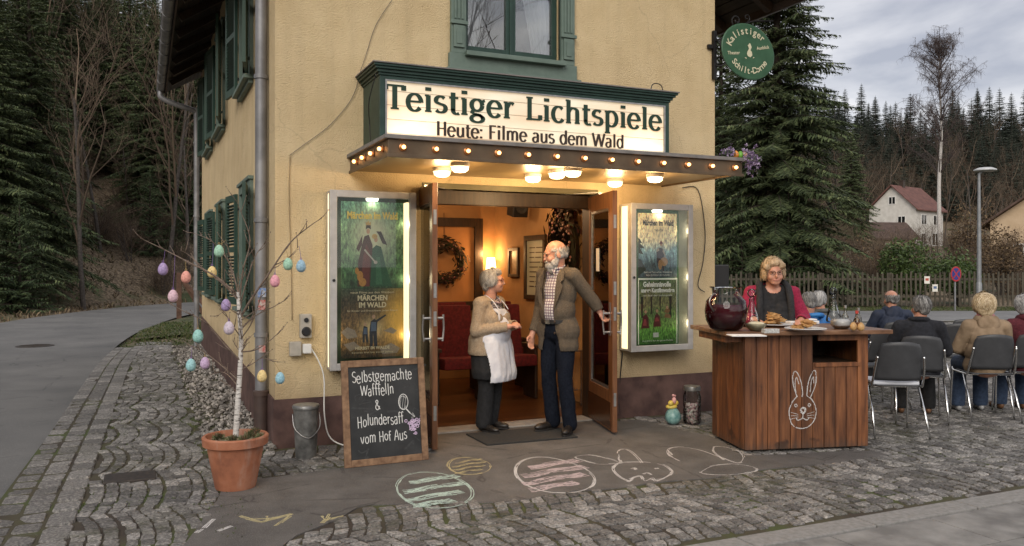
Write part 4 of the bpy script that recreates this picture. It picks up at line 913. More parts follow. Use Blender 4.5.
D_ = poster(rc, qx0, qx1, .775, zm-.006, yp, [(.0,(.02,.06,.015)),(.2,(.07,.17,.035)),(.4,(.06,.11,.035)),(.6,(.10,.10,.05)),(1,(.025,.05,.02))], 4, 12)
art(rc, D_, [((.015,.02,.012), [[(.08,.4),(.12,.4),(.13,.72),(.07,.72)],[(.32,.45),(.35,.45),(.36,.72),(.31,.72)],[(.8,.4),(.85,.4),(.86,.72),(.79,.72)],[(.55,.5),(.575,.5),(.58,.72),(.545,.72)]]), ((.10,.02,.02), [[(.08,.24),(.28,.24),(.26,.40),(.20,.46),(.12,.42)],[(.38,.26),(.58,.26),(.55,.42),(.48,.47),(.42,.42)]]), ((.32,.06,.06), [[(.12,.28),(.22,.28),(.2,.38),(.15,.38)],[(.42,.34),(.54,.34),(.5,.4),(.45,.4)]]), ((.25,.13,.06), [[(.66,.4),(.84,.38),(.82,.44),(.70,.46)],[(.66,.48),(.74,.58),(.82,.5),(.76,.46)]]), (SKN, [ell(.19,.49,.035,.025), ell(.48,.5,.035,.025), ell(.74,.55,.03,.025)]), ((.7,.7,.66), [[(.38,.10),(.52,.10),(.52,.17),(.38,.17)]])], qx0, qx1, .775, zm-.006, yp)
b = MB(); k = 0
for q in ((qx0,qx0+.008,.775,zm-.006),(qx1-.008,qx1,.775,zm-.006),(qx0,qx1,zm-.022,zm-.006)): k+=1; b.box((q[0],yp-.0035-.0002*k,q[2]),(q[1],yp-.0031,q[3]))
b.build('border', PWH, D_)
xq = (qx0+qx1)/2
ptext(C, 'Märchen im Wald', .075, xq, 1.955, INK, .36, .003); ptext(C, 'THEATER', .03, xq+.01, 1.895, INK, .11); ptext(C, 'Spiel und Tanz auf der Waldbühne', .022, xq, 1.482, PWH, .33); ptext(C, 'Beginn bei Einbruch der Dunkelheit', .018, xq, 1.455, PWH, .28)
ptext(D_, 'Geheimnisvolle', .068, xq-.01, 1.345, PWH, .33, .003); ptext(D_, 'unsere Kurzfilmwochen', .056, xq, 1.29, PWH, .395, .003); ptext(D_, 'im Saal der Lichtspiele', .022, xq, 1.25, PWH, .34); ptext(D_, 'Kurzfilme für die ganze Familie', .02, xq, .80, PWH, .36)
# ------------------------------------------------------------------ hanging oval sign
IRON = mat('wrought_iron', (.015,.015,.016), (.03,.028,.027), 30, .5, .6)
oc = V((5.86, 6.93, 3.83)); t = thing('hanging_sign', 'green oval tavern sign on a scrolled iron bracket at the house corner', 'sign', (5.5, 6.95, 3.5))
b = MB(); b.box((5.462,6.995,3.52),(5.502,7.03,4.03)); b.box((5.40,7.0,3.84),(5.462,7.03,3.88))
def spiral(c, r, turns, a0, n=26, dirn=1): return [V((c[0]+r*(1-.85*i/n)*cos(a0+dirn*turns*2*pi*i/n), 6.95, c[1]+r*(1-.85*i/n)*sin(a0+dirn*turns*2*pi*i/n))) for i in range(n+1)]
b.tube(catmull([(5.49,7.0,3.92),(5.52,6.95,3.94),(5.62,6.95,4.0),(5.78,6.95,4.10),(5.95,6.94,4.17),(6.2,6.93,4.2)],5), .011, 6)
b.tube(spiral((5.585,3.875), .085, 1.4, pi*.7), .009, 6); b.tube(catmull([(5.52,6.95,3.92),(5.66,6.95,3.86),(5.70,6.95,4.0),(5.76,6.95,4.08)],5), .009, 6)
b.tube(spiral((5.72,4.15), .07, 1.3, -pi/2, dirn=-1), .009, 6); b.tube(spiral((5.86,4.2), .045, 1.2, -pi/2), .007, 6); b.tube(catmull([(5.49,6.99,3.66),(5.54,6.95,3.66),(5.60,6.94,3.72)],4), .009, 6)
for x in (5.72, 6.02): b.tube([(x,6.935,4.14),(x,6.93,4.09)], .006, 5)
b.build('bracket', IRON, t, smooth='auto')
b = MB(); Mo = Matrix.Rotation(rad(12), 3, 'Y'); N = 40; ring = [oc+Mo @ V((.345*cos(2*pi*i/N), 0, .285*sin(2*pi*i/N))) for i in range(N)]
b.poly([p+V((0,-.012,0)) for p in ring], .024, (0,1,0)); pl = b.build('plate', mat('sign_green', (.018,.075,.03), (.03,.10,.045), 9, .5), t, bev=.003)
b = MB(); b.tube(ring, .012, 6, closed=True); b.build('rim', mat('sign_rim', (.05,.12,.07), None, rough=.4), t, smooth=True)
GLD = mat('sign_cream', (.62,.58,.40), None, rough=.5)
def arc_text(b, s, size, c, rx, rz, a0, a1, flip=False):
    n = len(s)
    for i, ch in enumerate(s):
        if ch == ' ': continue
        a = rad(a0+(a1-a0)*(i+.5)/n); p = oc+V((rx*cos(a), -.016, rz*sin(a))); tn = V((-rx*sin(a), 0, rz*cos(a))).normalized()
        if tn.x < 0: tn = -tn
        up = V((-tn.z, 0, tn.x)); text_mb(ch, size, wallM(p, tn, up), offset=.0015, mb=b)
b = MB(); arc_text(b, 'Kalistiger', .105, oc, .235, .185, 168, 40); arc_text(b, 'Schilt-Dorne', .095, oc, .27, .235, 212, 335); text_mb('Theater', .05, wallM(oc+V((-.20,-.016,-.05)), (1,0,.12), (-.12,0,1)), offset=.0008, mb=b); text_mb('Ausblick', .05, wallM(oc+V((.19,-.016,.045)), (1,0,.2), (-.2,0,1)), offset=.0008, mb=b)
b.build('lettering', GLD, pl, recalc=False)
b = MB(); q = oc+V((0,-.016,.01)); fx_ = lambda L: [q+V((u*.001, 0, v*.001)) for u, v in L]
b.poly(fx_([(-15,-60),(20,-70),(45,-45),(38,-10),(20,5),(35,40),(20,75),(5,80),(-8,60),(-20,52),(-8,42),(0,20),(-20,-10),(-28,-38)])); b.poly(fx_([(-60,-80),(-30,-92),(-36,-76)])); b.poly(fx_([(50,-80),(75,-66),(58,-62)])); b.build('emblem', GLD, pl, recalc=False)
# flowers and eggs at the canopy's right end
R = random.Random(12)
def blossom(name, c, sp, n, lab):
    b = MB()
    for i in range(n):
        p = V(c)+V((R.gauss(0,sp[0]),R.gauss(0,sp[1]),R.gauss(0,sp[2]))); s = R.uniform(.008,.016); M = Matrix.Rotation(R.uniform(0,6),3,V((R.random(),R.random(),R.random()+.1)).normalized())
        for k in range(4):
            a = k*pi/2; b.add([p, p+M @ V((cos(a-.5),sin(a-.5),.3))*s, p+M @ V((cos(a),sin(a),.5))*s*1.4, p+M @ V((cos(a+.5),sin(a+.5),.3))*s], [(0,1,2,3)])
    t = thing(name, lab, 'flowers', (c[0],c[1],CZ1+.012)); b.build('blossoms', hash_mat('lilac_petal', [(0,(.14,.08,.20)),(.5,(.30,.22,.38)),(1,(.50,.42,.54))], .8), t, recalc=False)
    b = MB()
    for i in range(14): p = V(c)+V((R.gauss(0,sp[0]*.8),R.gauss(0,sp[1]*.8),-.02)); b.tube([V((c[0],c[1]+.02,CZ1+.01)), p, p+V((R.gauss(0,.02),R.gauss(0,.02),.04))], .0025, 4)
    b.build('stems', mat('green_stem', (.06,.10,.03), None, rough=.8), t)
blossom('lilac_spray', (4.74,CY+.05,CZ1+.06), (.035,.03,.022), 60, 'small lilac spray on the canopy corner, nearer the sign'); blossom('lilac_spray', (4.93,CY-.03,CZ1-.0), (.04,.035,.05), 150, 'larger lilac spray spilling over the canopy corner')
def egg_mb(c, r, n=16, m=12, stretch=1.32):
    b = MB(); b.sphere(V((0,0,0)), r, n, m)
    for i in range(len(b.v)): v = b.v[i]; k = 1-.16*(v.z/r)*.9; b.v[i] = V((v.x*k, v.y*k, v.z*stretch))+V(c)
    return b
for (dx, col, nm) in ((.045,(.75,.28,.05),'orange'),(.10,(.16,.42,.05),'green'),(.15,(.80,.42,.22),'peach')):
    tag(egg_mb((4.765+dx,CY+.02+dx*.1,CZ1+.045), .026).build('decorative_egg', mat('egg_'+nm, col, tuple(q*.85 for q in col), 30, .5), smooth=True), nm+' painted egg lying between the lilac sprays on the canopy', 'egg')
# ------------------------------------------------------------------ cables, meter box
def cable(lab, pts, r, m, k=6): b = MB(); b.tube(catmull(pts, k), r, 6); return tag(b.build('cable', m, smooth=True), lab, 'cable')
GC = mat('grey_cable', (.14,.12,.10), None, rough=.7); wy = YF-.012
W_ = lambda px, py, o=0.0: (lambda q: (q.x, YF-.012-o, q.z))(fy(px, py, YF-.012))
cable('thin dark cable running slack across the wall to the sign', [W_(392,0), W_(376,25), W_(366,55), W_(360,72,.01), W_(352,98), W_(330,125), W_(305,144), W_(290,155)], .0025, GC)
cable('thin cable dropping straight from the wall to the socket box', [W_(290,155), W_(289,200), W_(291,260), W_(292,320)], .004, mat('wall_cable', (.32,.24,.14), None, rough=.8))
cable('short black wire hanging from the sign corner', [(SX0-.02,SY+.02,SZ1+.02), (SX0-.06,SY+.1,SZ1-.2), (SX0-.03,SY+.2,SZ0+.2), (SX0-.06,SY+.05,SZ0+.02)], .004, BLACK)
cable('taut black wire from the sign side down to the canopy', [(SX1+.01,SY+.3,SZ0+.4), (SX1+.12,SY+.28,SZ0+.2), (SX1+.22,SY+.26,SZ0+.01)], .004, BLACK)
cable('black cable down the wall right of the poster case to the punch bowl', [(5.08,YF-.02,CZ0), W_(698,190), W_(705,230), W_(703,262), W_(698,285), W_(703,292,.03)], .005, BLACK)
cable('black cable hanging under the poster case to the ground', [W_(621,352,.03), W_(620,380), W_(619,405), W_(624,418), W_(650,421,.02)], .006, BLACK)
sx = fy(300, 338, YF-.05); t = thing('socket_box', 'grey outdoor socket and plug box low on the house corner', 'electric box', (sx.x, YF, sx.z-.15))
b = MB(); b.box((sx.x-.0,YF-.07,sx.z-.0),(sx.x+.095,YF-.001,sx.z+.20)); b.box((sx.x-.085,YF-.06,sx.z-.15),(sx.x+.012,YF-.001,sx.z-.03)); b.build('housing', mat('box_grey', (.36,.33,.28),(.44,.4,.34),20,.6), t, bev=.008)
b = MB(); b.lathe([(.001,0),(.036,0),(.04,.01),(.03,.02),(.001,.02)], (sx.x+.048,YF-.07,sx.z+.055), 16, Matrix.Rotation(pi/2,3,'X')); b.build('socket', BLACK, t, smooth='auto'); b = MB(); b.lathe([(.001,0),(.02,0),(.02,.01)], (sx.x+.048,YF-.07,sx.z+.15), 12, Matrix.Rotation(pi/2,3,'X')); b.build('switch', BLACK, t)
b = MB(); b.box((sx.x+.02,YF-.09,sx.z-.13),(sx.x+.09,YF-.03,sx.z-.05)); b.build('plug', WHITEP, t, bev=.01)
cable('white cable looping from the socket box to the ground', [(sx.x+.09,YF-.06,sx.z-.09), (sx.x+.15,YF-.08,sx.z-.2), (sx.x+.19,YF-.1,.6), (sx.x+.19,YF-.12,.3), (sx.x+.24,YF-.15,.1), (sx.x+.4,YF-.3,.045), (sx.x+.6,YF-.35,.04)], .006, WHITEP)
# ------------------------------------------------------------------ zinc bucket
def noise_off(b, amp, sc, seed=0):
    for i in range(len(b.v)): v = b.v[i]; b.v[i] = v+V((noise.noise(v*sc+V((seed,0,0))), noise.noise(v*sc+V((0,seed+7,0))), 0))*amp
bp = gp(306, 457, .03); t = thing('metal_bucket', 'galvanised lidded bucket standing against the wall', 'bucket', (bp.x, bp.y, .03))
GAL = mat('galvanised', (.12,.12,.117), (.30,.30,.29), 11, .40, .55, bump=.15); bx, by = bp.x, bp.y
b = MB(); b.lathe([(.001,0),(.080,0),(.082,.01),(.098,.38),(.103,.385),(.103,.40),(.094,.40)], (bx,by,.032), 28); b.build('body', GAL, t, smooth='auto')
b = MB(); b.lathe([(.001,.425),(.05,.422),(.100,.415),(.107,.405),(.107,.39),(.104,.39)][::-1], (bx,by,.034), 28); b.build('lid', GAL, t, smooth='auto')
b = MB(); b.tube(catmull([(bx-.104,by,.38),(bx-.095,by-.06,.27),(bx,by-.108,.20),(bx+.095,by-.06,.27),(bx+.104,by,.38)],6), .0045, 6); b.build('handle', METAL, t, smooth=True)
# ------------------------------------------------------------------ chalkboard leaning on the wall
BL0 = gp(345, 469, .03); BR0 = gp(429, 460, .03)
zt = 2.0; TL = fd(338, 376, BL0.dot(FW)*1.0); # estimate of height
xd = (BR0-BL0); wbd = xd.length; xd.normalize(); nb_ = V((xd.y, -xd.x, 0)); lean = rad(9)
up = (V((0,0,1))*cos(lean)-nb_*sin(lean)).normalized(); hb = .80
t = thing('chalkboard', 'wood framed chalkboard leaning below the poster case, lettered in chalk', 'chalkboard', tuple((BL0+BR0)/2))
MBd = Matrix((xd, up, xd.cross(up))).transposed().to_4x4(); MBd.translation = BL0+V((0,0,.004))
RUS = mat('rustic_wood', (.14,.075,.04), (.27,.16,.09), 7, .75, bump=.4, stretch=(3,3,3)); SLATE = mat('slate', (.010,.011,.012), (.030,.031,.032), 5, .6)
b = MB(); fw = .052
for q in ((0,fw,0,hb),(wbd-fw,wbd,0,hb),(fw,wbd-fw,0,fw),(fw,wbd-fw,hb-fw,hb)): b.box((q[0],q[2],-.028),(q[1],q[3],0))
b.xform(MBd); b.build('frame', RUS, t, bev=.005)
b = MB(); b.box((fw,fw,-.02),(wbd-fw,hb-fw,-.010)); b.xform(MBd); b.build('slate', SLATE, t)
CHK = NT('chalk'); f = CHK.noise(220, 3); CHK.base((.66,.66,.64)); CHK.set(Roughness=.95)
CHALK = CHK.m; RR = random.Random(6); b = MB(); wi = wbd-2*fw
for (s, w, x, y, sz) in (('Selbstgemachte', .86, .48, .610, .118), ('Wafffelln', .48, .40, .505, .118), ('&', .08, .40, .395, .105), ('Holundersaff', .66, .43, .275, .118), ('vom Hof Aus', .66, .47, .150, .110)):
    stroke_text(b, s, MBd @ Matrix.Translation((fw+wi*x, fw*.4+y, -.0095)) @ Matrix.Rotation(rad(1.0),4,'Z'), sz, .0058, None, False, .02, width=wi*w, jitter=.07, rnd=RR)
b.build('chalk_lettering', CHALK, t, recalc=False)
b = MB(); Mk = MBd @ Matrix.Translation((fw+wi*.765, .46, -.0094))
ribbon(b, arcp(0,0,.038,.06,0,380,22), .005, Mk, .0002); ribbon(b, arcp(-.004,-.005,.03,.05,40,330,18), .003, Mk, .0004)
for k in range(3): ribbon(b, [(-.03+.018*k,-.05),(-.015+.02*k,.05)], .002, Mk, .0006+.0001*k)
ribbon(b, [(.02,-.055),(.05,-.09)], .008, Mk, .0009); ribbon(b, [(.05,-.09),(.085,-.12)], .004, Mk, .001); ribbon(b, [(.07,-.09),(.09,-.12),(.06,-.125)], .003, Mk, .0011); b.build('chalk_whisk', CHALK, t, recalc=False)
b = MB(); k = 0
for i in range(34):
    u, v = RR.gauss(0,.03), RR.gauss(0,.028); k += 1
    if v < -.01: u *= .5
    ribbon(b, arcp(u, v, .011, .010, RR.uniform(0,300), RR.uniform(320,600), 8), .006, MBd @ Matrix.Translation((fw+wi*.90, .285, -.0094)), .0002+k*.00003)
b.build('chalk_grapes', mat('lilac_chalk', (.45,.33,.50), (.62,.5,.64), 90, .95), t, recalc=False)
b = MB(); R = random.Random(2)
for i in range(26): x, y = fw+R.random()*wi, fw+R.random()*(hb-2*fw); ribbon(b, catmull([(x,y,0),(x+R.uniform(-.08,.08),y+R.uniform(-.04,.04),0),(x+R.uniform(-.14,.14),y+R.uniform(-.06,.06),0)],4) if True else [], R.uniform(.004,.016), MBd, -.00985+i*.00001)
b.build('chalk_smear', mat('chalk_dust', (.035,.036,.038), (.055,.056,.058), 40, .95), t, recalc=False)
# ------------------------------------------------------------------ chalk drawings on the ground
def chalk_line(b, pts, w, R, dens=6):
    """broken, grainy chalk stroke lying on the tar"""
    P = [V(p) for p in pts]
    for q in range(dens):
        off = (q/(dens-1)-.5)*w if dens > 1 else 0; on = True; run = []; i = 0
        while i < len(P)-1:
            L = R.randint(2, 7); seg = P[i:i+L+1]
            if len(seg) >= 2 and R.random() < .70:
                LL = []; RR_ = []
                for j, p in enumerate(seg):
                    d = (seg[min(j+1,len(seg)-1)]-seg[max(j-1,0)]).normalized(); n = V((-d.y, d.x, 0)); o_ = off+R.uniform(-1,1)*w/dens*.22; h = w/dens*R.uniform(.3,.62)
                    LL.append(p+n*(o_+h)); RR_.append(p+n*(o_-h))
                z = V((0,0,.0006+.0001*q)); m = len(seg); b.add([p+z for p in LL+RR_], [(k, m+k, m+k+1, k+1) for k in range(m-1)])
            i += L
def gpts(px): return [gp(a, c, PZ) for a, c in px]
def px_line(P, k=10): return catmull(gpts(P), k)
def ellp(cx, cy, rx, ry, rot, n=44): 
    out = []
    for i in range(n+1):
        a = 2*pi*i/n; x, y = rx*cos(a)*(1+.10*cos(a)), ry*sin(a); out.append((cx+x*cos(rot)-y*sin(rot), cy+x*sin(rot)+y*cos(rot)))
    return out
WCH = mat('white_chalk', (.55,.53,.52), (.70,.68,.66), 200, .95); YCH = mat('yellow_chalk', (.42,.36,.18), (.55,.48,.26), 200, .95); GCH = mat('mint_chalk', (.42,.55,.48), (.55,.68,.60), 200, .95); PCH = mat('pink_chalk', (.48,.38,.39), (.60,.50,.50), 200, .95)
R = random.Random(21)
def chalk_egg(lab, cx, cy, rx, ry, rot, m1, m2, stripes, sw):
    t = thing('chalk_egg', lab, 'chalk drawing', tuple(gp(cx, cy, PZ))); b = MB(); chalk_line(b, [gp(x,y,PZ) for x,y in ellp(cx,cy,rx,ry,rot,60)], .019, R, 4); b.build('outline', m1, t, recalc=False)
    b = MB()
    for s in stripes:
        y0 = cy+s*ry; h = sqrt(max(0,1-s*s))*rx*.80; tilt = -.16 if rot > 0 else -.1
        n = 30; line = [gp(cx+rx*.06-h+2*h*i/n, y0+tilt*(-h+2*h*i/n)+1.0*sin(i*.3)*.5, PZ) for i in range(n+1)]
        chalk_line(b, line, sw, R, 12)
    b.build('stripe', m2, t, recalc=False); return t
chalk_egg('mint green striped chalk egg on the tar below the chalkboard', 431, 490, 38, 17.5, .10, GCH, GCH, (-.62,-.15,.33,.75), .085)
chalk_egg('small yellow hatched chalk egg nearest the door mat', 467, 466, 21, 8.5, .05, YCH, YCH, (-.6,-.2,.2,.6), .03)
chalk_egg('large pale pink chalk egg with white outline', 551, 475, 40, 17, .16, WCH, PCH, (-.65,-.22,.22,.66), .10)
b = MB()
for P in ([(613,468),(620,463),(640,462),(660,464),(670,469),(671,474),(662,479),(650,480)], [(628,481),(620,477),(614,471),(613,466)], [(622,463),(600,464),(582,460),(575,457),(590,455),(610,459),(622,463)], [(621,462),(618,456),(620,450),(628,450),(636,456),(642,463)], [(630,479),(640,476),(645,481),(652,478),(656,481),(664,478)], [(628,482),(634,478)], [(643,474),(648,473),(651,475)], [(632,469),(635,468),(636,470)], [(655,469),(658,468),(659,470)]): chalk_line(b, px_line(P, 8), .016, R, 3)
tag(b.build('chalk_rabbit', WCH, recalc=False), 'white chalk rabbit with long ears on the tar', 'chalk drawing')
b = MB()
for P in ([(680,461),(669,455),(669,449),(680,447),(700,450),(720,457),(738,463),(744,458),(738,451),(724,447),(714,447),(714,452),(724,460)], [(700,472),(712,466),(735,464),(752,467),(757,470),(748,473),(725,475),(705,474),(700,472)], [(668,450),(672,455)]): chalk_line(b, px_line(P, 9), .013, R, 3)
tag(b.build('chalk_butterfly', WCH, recalc=False), 'faint white chalk loops like a butterfly before the counter', 'chalk drawing')
for lab, m, PP in (('pale yellow chalk zigzag on the far left of the tar', YCH, ([(240,516),(262,522),(268,516)],[(262,522),(292,514),(272,518),(246,519)],[(276,526),(290,516)])),('small yellow chalk tick beside the zigzag', YCH, ([(321,516),(326,520),(330,514)],[(326,520),(344,516)],[(322,523),(327,519)])),('few white chalk dashes near the plant pot', WCH, ([(204,528),(214,519)],[(196,533),(202,529)],[(218,531),(232,526)]))):
    b = MB()
    for P in PP: chalk_line(b, px_line(P, 6), .02, R, 3)
    tag(b.build('chalk_mark', m, recalc=False), lab, 'chalk drawing')
# door mat
a, c, d_, e_ = gp(466,435,PZ), gp(487,446,PZ), gp(578,438,PZ), gp(556,427,PZ)
b = MB(); b.poly([V((q.x,q.y,PZ+.001)) for q in (a,c,d_,e_)], .014); o = b.build('door_mat', mat('mat_rubber', (.018,.018,.018),(.04,.038,.036),90,.95,bump=.8), bev=.004); tag(o, 'dark grey ribbed door mat under the talking couple', 'door mat')
# ceramic egg pot and the glass jar by the wall
p = gp(673, 425, .03); t = thing('easter_figurine', 'blue speckled ceramic egg with chick figures on top', 'figurine', (p.x,p.y,.03)); b = egg_mb((p.x,p.y,.118), .075, 20, 14, 1.12); b.build('egg_bowl', mat('blue_glaze', (.10,.24,.24), (.25,.42,.40), 26, .3), t, smooth=True)
b = MB(); b.sphere((p.x-.04,p.y-.02,.245),.026,10,8); b.sphere((p.x+.035,p.y,.24),.024,10,8); b.sphere((p.x-.01,p.y+.01,.205),(.06,.05,.025),12,6); b.build('chicks', mat('yellow_glaze', (.65,.45,.06),(.75,.6,.15),20,.5), t, smooth=True)
b = MB(); b.sphere((p.x+.005,p.y-.01,.265),(.022,.022,.035),10,8); b.sphere((p.x-.005,p.y-.01,.315),.013,8,6); b.sphere((p.x+.015,p.y-.01,.31),.011,8,6); b.build('bunny', mat('pink_glaze', (.62,.25,.25),(.7,.4,.38),20,.5), t, smooth=True)
p = gp(692, 424, .03); t = thing('glass_jar', 'tall wide glass storage jar of pink sweets by the plinth', 'jar', (p.x,p.y,.03)); k = 1.15
b = MB(); b.lathe([(.001,.005),(.075,.005),(.085,.03),(.085,.27),(.07,.31),(.07,.33)],(p.x,p.y,.032),24); b.build('glass', glass('jar_glass',(.88,.92,.90)), t, smooth='auto')
b = MB(); R = random.Random(2)
for i in range(260): a_ = R.uniform(0,6.28); r_0 = .07*sqrt(R.random()); b.sphere((p.x+r_0*cos(a_),p.y+r_0*sin(a_),.05+R.random()*.17), R.uniform(.009,.014), 6, 4)
b.build('sweets', hash_mat('sweets', [(0,(.5,.25,.28)),(.5,(.62,.45,.45)),(1,(.7,.66,.6))], .6), t, smooth=True, recalc=False); b = MB(); b.lathe([(.001,.365),(.078,.365),(.082,.35),(.082,.325),(.075,.32)][::-1],(p.x,p.y,.032),24); b.build('lid', GAL, t, smooth='auto')
# ------------------------------------------------------------------ planter with the Easter branches
pc = gp(236, 488, .03); pc = V((pc.x, pc.y+.03, .03)); tC0 = NT('terracotta'); f = tC0.noise(5, 6, .6); c = tC0.ramp(f, [(.30,(.20,.075,.042)),(.5,(.36,.135,.07)),(.7,(.44,.20,.12))]); f2 = tC0.noise(3, 5, .65, tC0.coord((2,2,.5))); c = tC0.mix(tC0.ramp(f2, [(.56,(0,0,0)),(.74,(.5,.5,.5))]), c, (.46,.38,.32)); tC0.base(c); tC0.bump(tC0.noise(70,4), .35, .005); tC0.set(Roughness=.85); TC = tC0.m
t = thing('plant_pot', 'big terracotta pot with moss and houseleeks on the cobbles', 'plant pot', tuple(pc))
b = MB(); b.lathe([(.001,.0),(.130,.0),(.135,.01),(.188,.29),(.192,.292),(.215,.298),(.220,.35),(.214,.358),(.196,.358),(.188,.30)], pc, 40); b.build('pot', TC, t, smooth='auto')
b = MB(); b.lathe([(.001,.335),(.12,.33),(.19,.315)][::-1], pc, 24); b.build('soil', mat('pot_gravel', (.14,.12,.07), (.36,.32,.22), 60, .95, bump=1, bdist=.02), t, smooth=True)
b = MB(); R = random.Random(9)
for (cx, cy, rr) in ((.09,-.08,.065),(-.03,-.135,.05),(.13,.03,.055),(.04,-.15,.045),(-.11,.02,.04)):
    for i in range(150):
        a_ = R.uniform(0,6.28); el = R.uniform(.1,1.5); d = V((cos(a_)*cos(el), sin(a_)*cos(el), sin(el))); q = pc+V((cx,cy,.325))+d*rr*R.uniform(.5,1); s = d.orthogonal().normalized()*.006
        b.add([q-s, q+s, q+d*.022], [(0,1,2)])
b.build('houseleek', hash_mat('houseleek', [(0,(.05,.07,.025)),(.5,(.12,.13,.05)),(.8,(.25,.22,.13)),(1,(.3,.15,.12))], .85), t, recalc=False)
TRK = NT('birch_bark'); f = TRK.noise(16, 5, .6, TRK.coord((1,1,6.0))); c = TRK.ramp(f, [(.36,(.05,.04,.035)),(.44,(.50,.47,.44)),(.7,(.68,.65,.61))]); TRK.base(c); TRK.set(Roughness=.8); BIRCH = TRK.m
TWG = mat('twig_bark', (.12,.085,.065), (.22,.165,.13), 30, .85)
tb = pc+V((.0,.0,.32)); tw = thing('easter_branch', 'white birch stem with spreading bare twigs hung with eggs', 'branch', tuple(tb))
dT = tb.dot(FW)
def tp(px, py, dd=0.0): return fd(px, py, dT+dd)
trunk = [tb, tp(238,400,.0), tp(240,370,.01), tp(241,340,.0), tp(239,310,-.01), tp(238,292,0)]
b = MB(); b.tube(catmull(trunk,5), [.021*(1-.45*i/25) for i in range(26)], 10); b.build('trunk', BIRCH, tw, smooth=True)
BR = [ # (pts, r0)
 ([(238,295,0),(215,276,-.05),(190,263,-.1),(165,250,-.12),(140,238,-.14)], .009), ([(238,300,0),(222,283,.1),(204,271,.12),(190,256,.15),(180,250,.18)], .006),
 ([(240,300,0),(232,270,.05),(224,255,.1),(210,240,.12),(190,232,.15)], .007), ([(240,296,0),(243,270,-.05),(250,240,-.05),(241,212,-.08),(236,200,-.1)], .006), ([(240,305,0),(247,280,.1),(256,255,.12),(268,240,.15)], .006),
 ([(240,318,0),(252,298,-.05),(268,275,-.1),(290,243,-.15),(310,226,-.18),(322,218,-.2)], .009), ([(275,265,-.11),(288,258,-.14),(299,246,-.16)], .004), ([(240,330,0),(255,316,.08),(275,306,.1),(288,298,.14)], .006),
 ([(240,360,0),(225,345,-.06),(205,322,-.1),(185,312,-.14),(165,300,-.16)], .007), ([(240,382,0),(222,366,.0),(204,352,.02),(186,344,.05)], .006), ([(240,352,0),(255,350,-.04),(268,342,-.08),(282,330,-.1)], .006), ([(240,370,0),(252,364,.05),(262,358,.1),(274,362,.12)], .005),
 ([(239,388,0),(228,375,.08),(218,372,.14),(205,378,.2)], .005), ([(240,336,0),(230,322,-.1),(224,312,-.15),(216,318,-.2)], .004), ([(240,340,0),(250,326,-.1),(256,312,-.14),(262,290,-.16)], .005), ([(238,300,0),(232,285,-.1),(231,262,-.14),(226,240,-.18)], .005)]
BRP = []
for i, (P, r0) in enumerate(BR):
    pts = catmull([tp(*q) for q in P], 5); n = len(pts); BRP.append(pts); b = MB(); b.tube(pts, [r0*(1-.82*j/(n-1)) for j in range(n)], 6)
    RB = random.Random(i+40)
    for j in range(3, n-1, 2):
        if RB.random() < .8:
            d = (pts[j+1]-pts[j-1]).normalized(); s = (d+V((RB.uniform(-1,1),RB.uniform(-1,1),RB.uniform(-.3,1)))*.8).normalized(); L = RB.uniform(.04,.13); q1 = pts[j]+s*L*.5; q2 = q1+(s+V((0,0,.25))).normalized()*L*.5+V((RB.uniform(-.01,.01),)*3)
            b.tube([pts[j], q1, q2], [.0032,.0024,.001], 5); 
            for q in (q1, q2): b.sphere(q, .004, 5, 4)
    b.build('twig', TWG, tw, smooth=True)
EGC = dict(purple=(.27,.15,.42), coral=(.72,.22,.14), pink=(.62,.36,.44), mint=(.22,.50,.32), yellow=(.72,.50,.12), rose=(.72,.22,.30), blue=(.16,.36,.50), teal=(.16,.48,.42), lilac=(.45,.27,.50), cyan=(.18,.48,.50), pale=(.50,.40,.50), sky=(.15,.42,.55))
EG = [(163,269,'purple','violet egg at the far left twig tip'),(186,277,'coral','coral orange egg next to the violet one at the left'),(173,296,'pink','pale pink egg hanging lowest of the left trio'),(219,251,'mint','mint green egg hanging before the side wall window'),(212,272,'yellow','deep yellow egg below the mint green egg'),(226,305,'purple','violet egg close to the fork of the stem'),(229,328,'pale','greyish lilac egg hanging beside the white stem'),(198,336,'teal','teal egg beside the far downpipe'),(191,365,'cyan','pale cyan egg hanging lowest at the left'),(205,363,'lilac','lilac egg right beside the pale cyan egg'),(262,376,'yellow','light yellow egg right of the stem above the pot'),(280,378,'sky','sky blue egg next to the light yellow egg above the pot'),(275,281,'rose','rose pink egg hanging in front of the corner downpipe'),(288,264,'mint','sea green egg on the upper right twig'),(301,266,'blue','steel blue egg, rightmost on the upper right twig')]
RB = random.Random(99)
for i in range(12):
    u = RB.uniform(.25,.98); tt_ = catmull(trunk,5); p = tt_[int(u*(len(tt_)-1))]; a = RB.uniform(0,6.28); d = V((cos(a),sin(a),RB.uniform(.3,1.1))).normalized(); L = RB.uniform(.10,.32); pts = [p]
    for k_ in range(5): d = (d+V((RB.uniform(-.25,.25),RB.uniform(-.25,.25),.08))).normalized(); pts.append(pts[-1]+d*L/5)
    b = MB(); b.tube(pts, [.0045,.004,.0033,.0027,.002,.001], 5)
    for k_ in (2,3,4):
        e = (d+V((RB.uniform(-1,1),RB.uniform(-1,1),.2))).normalized()*RB.uniform(.03,.08); b.tube([pts[k_], pts[k_]+e*.5, pts[k_]+e], [.0024,.0018,.001], 4); b.sphere(pts[k_]+e, .0035, 5, 4)
    b.build('twig', TWG, tw, smooth=True)
allp = [p for P in BRP for p in P]; RE = random.Random(4)
SPECK = {}
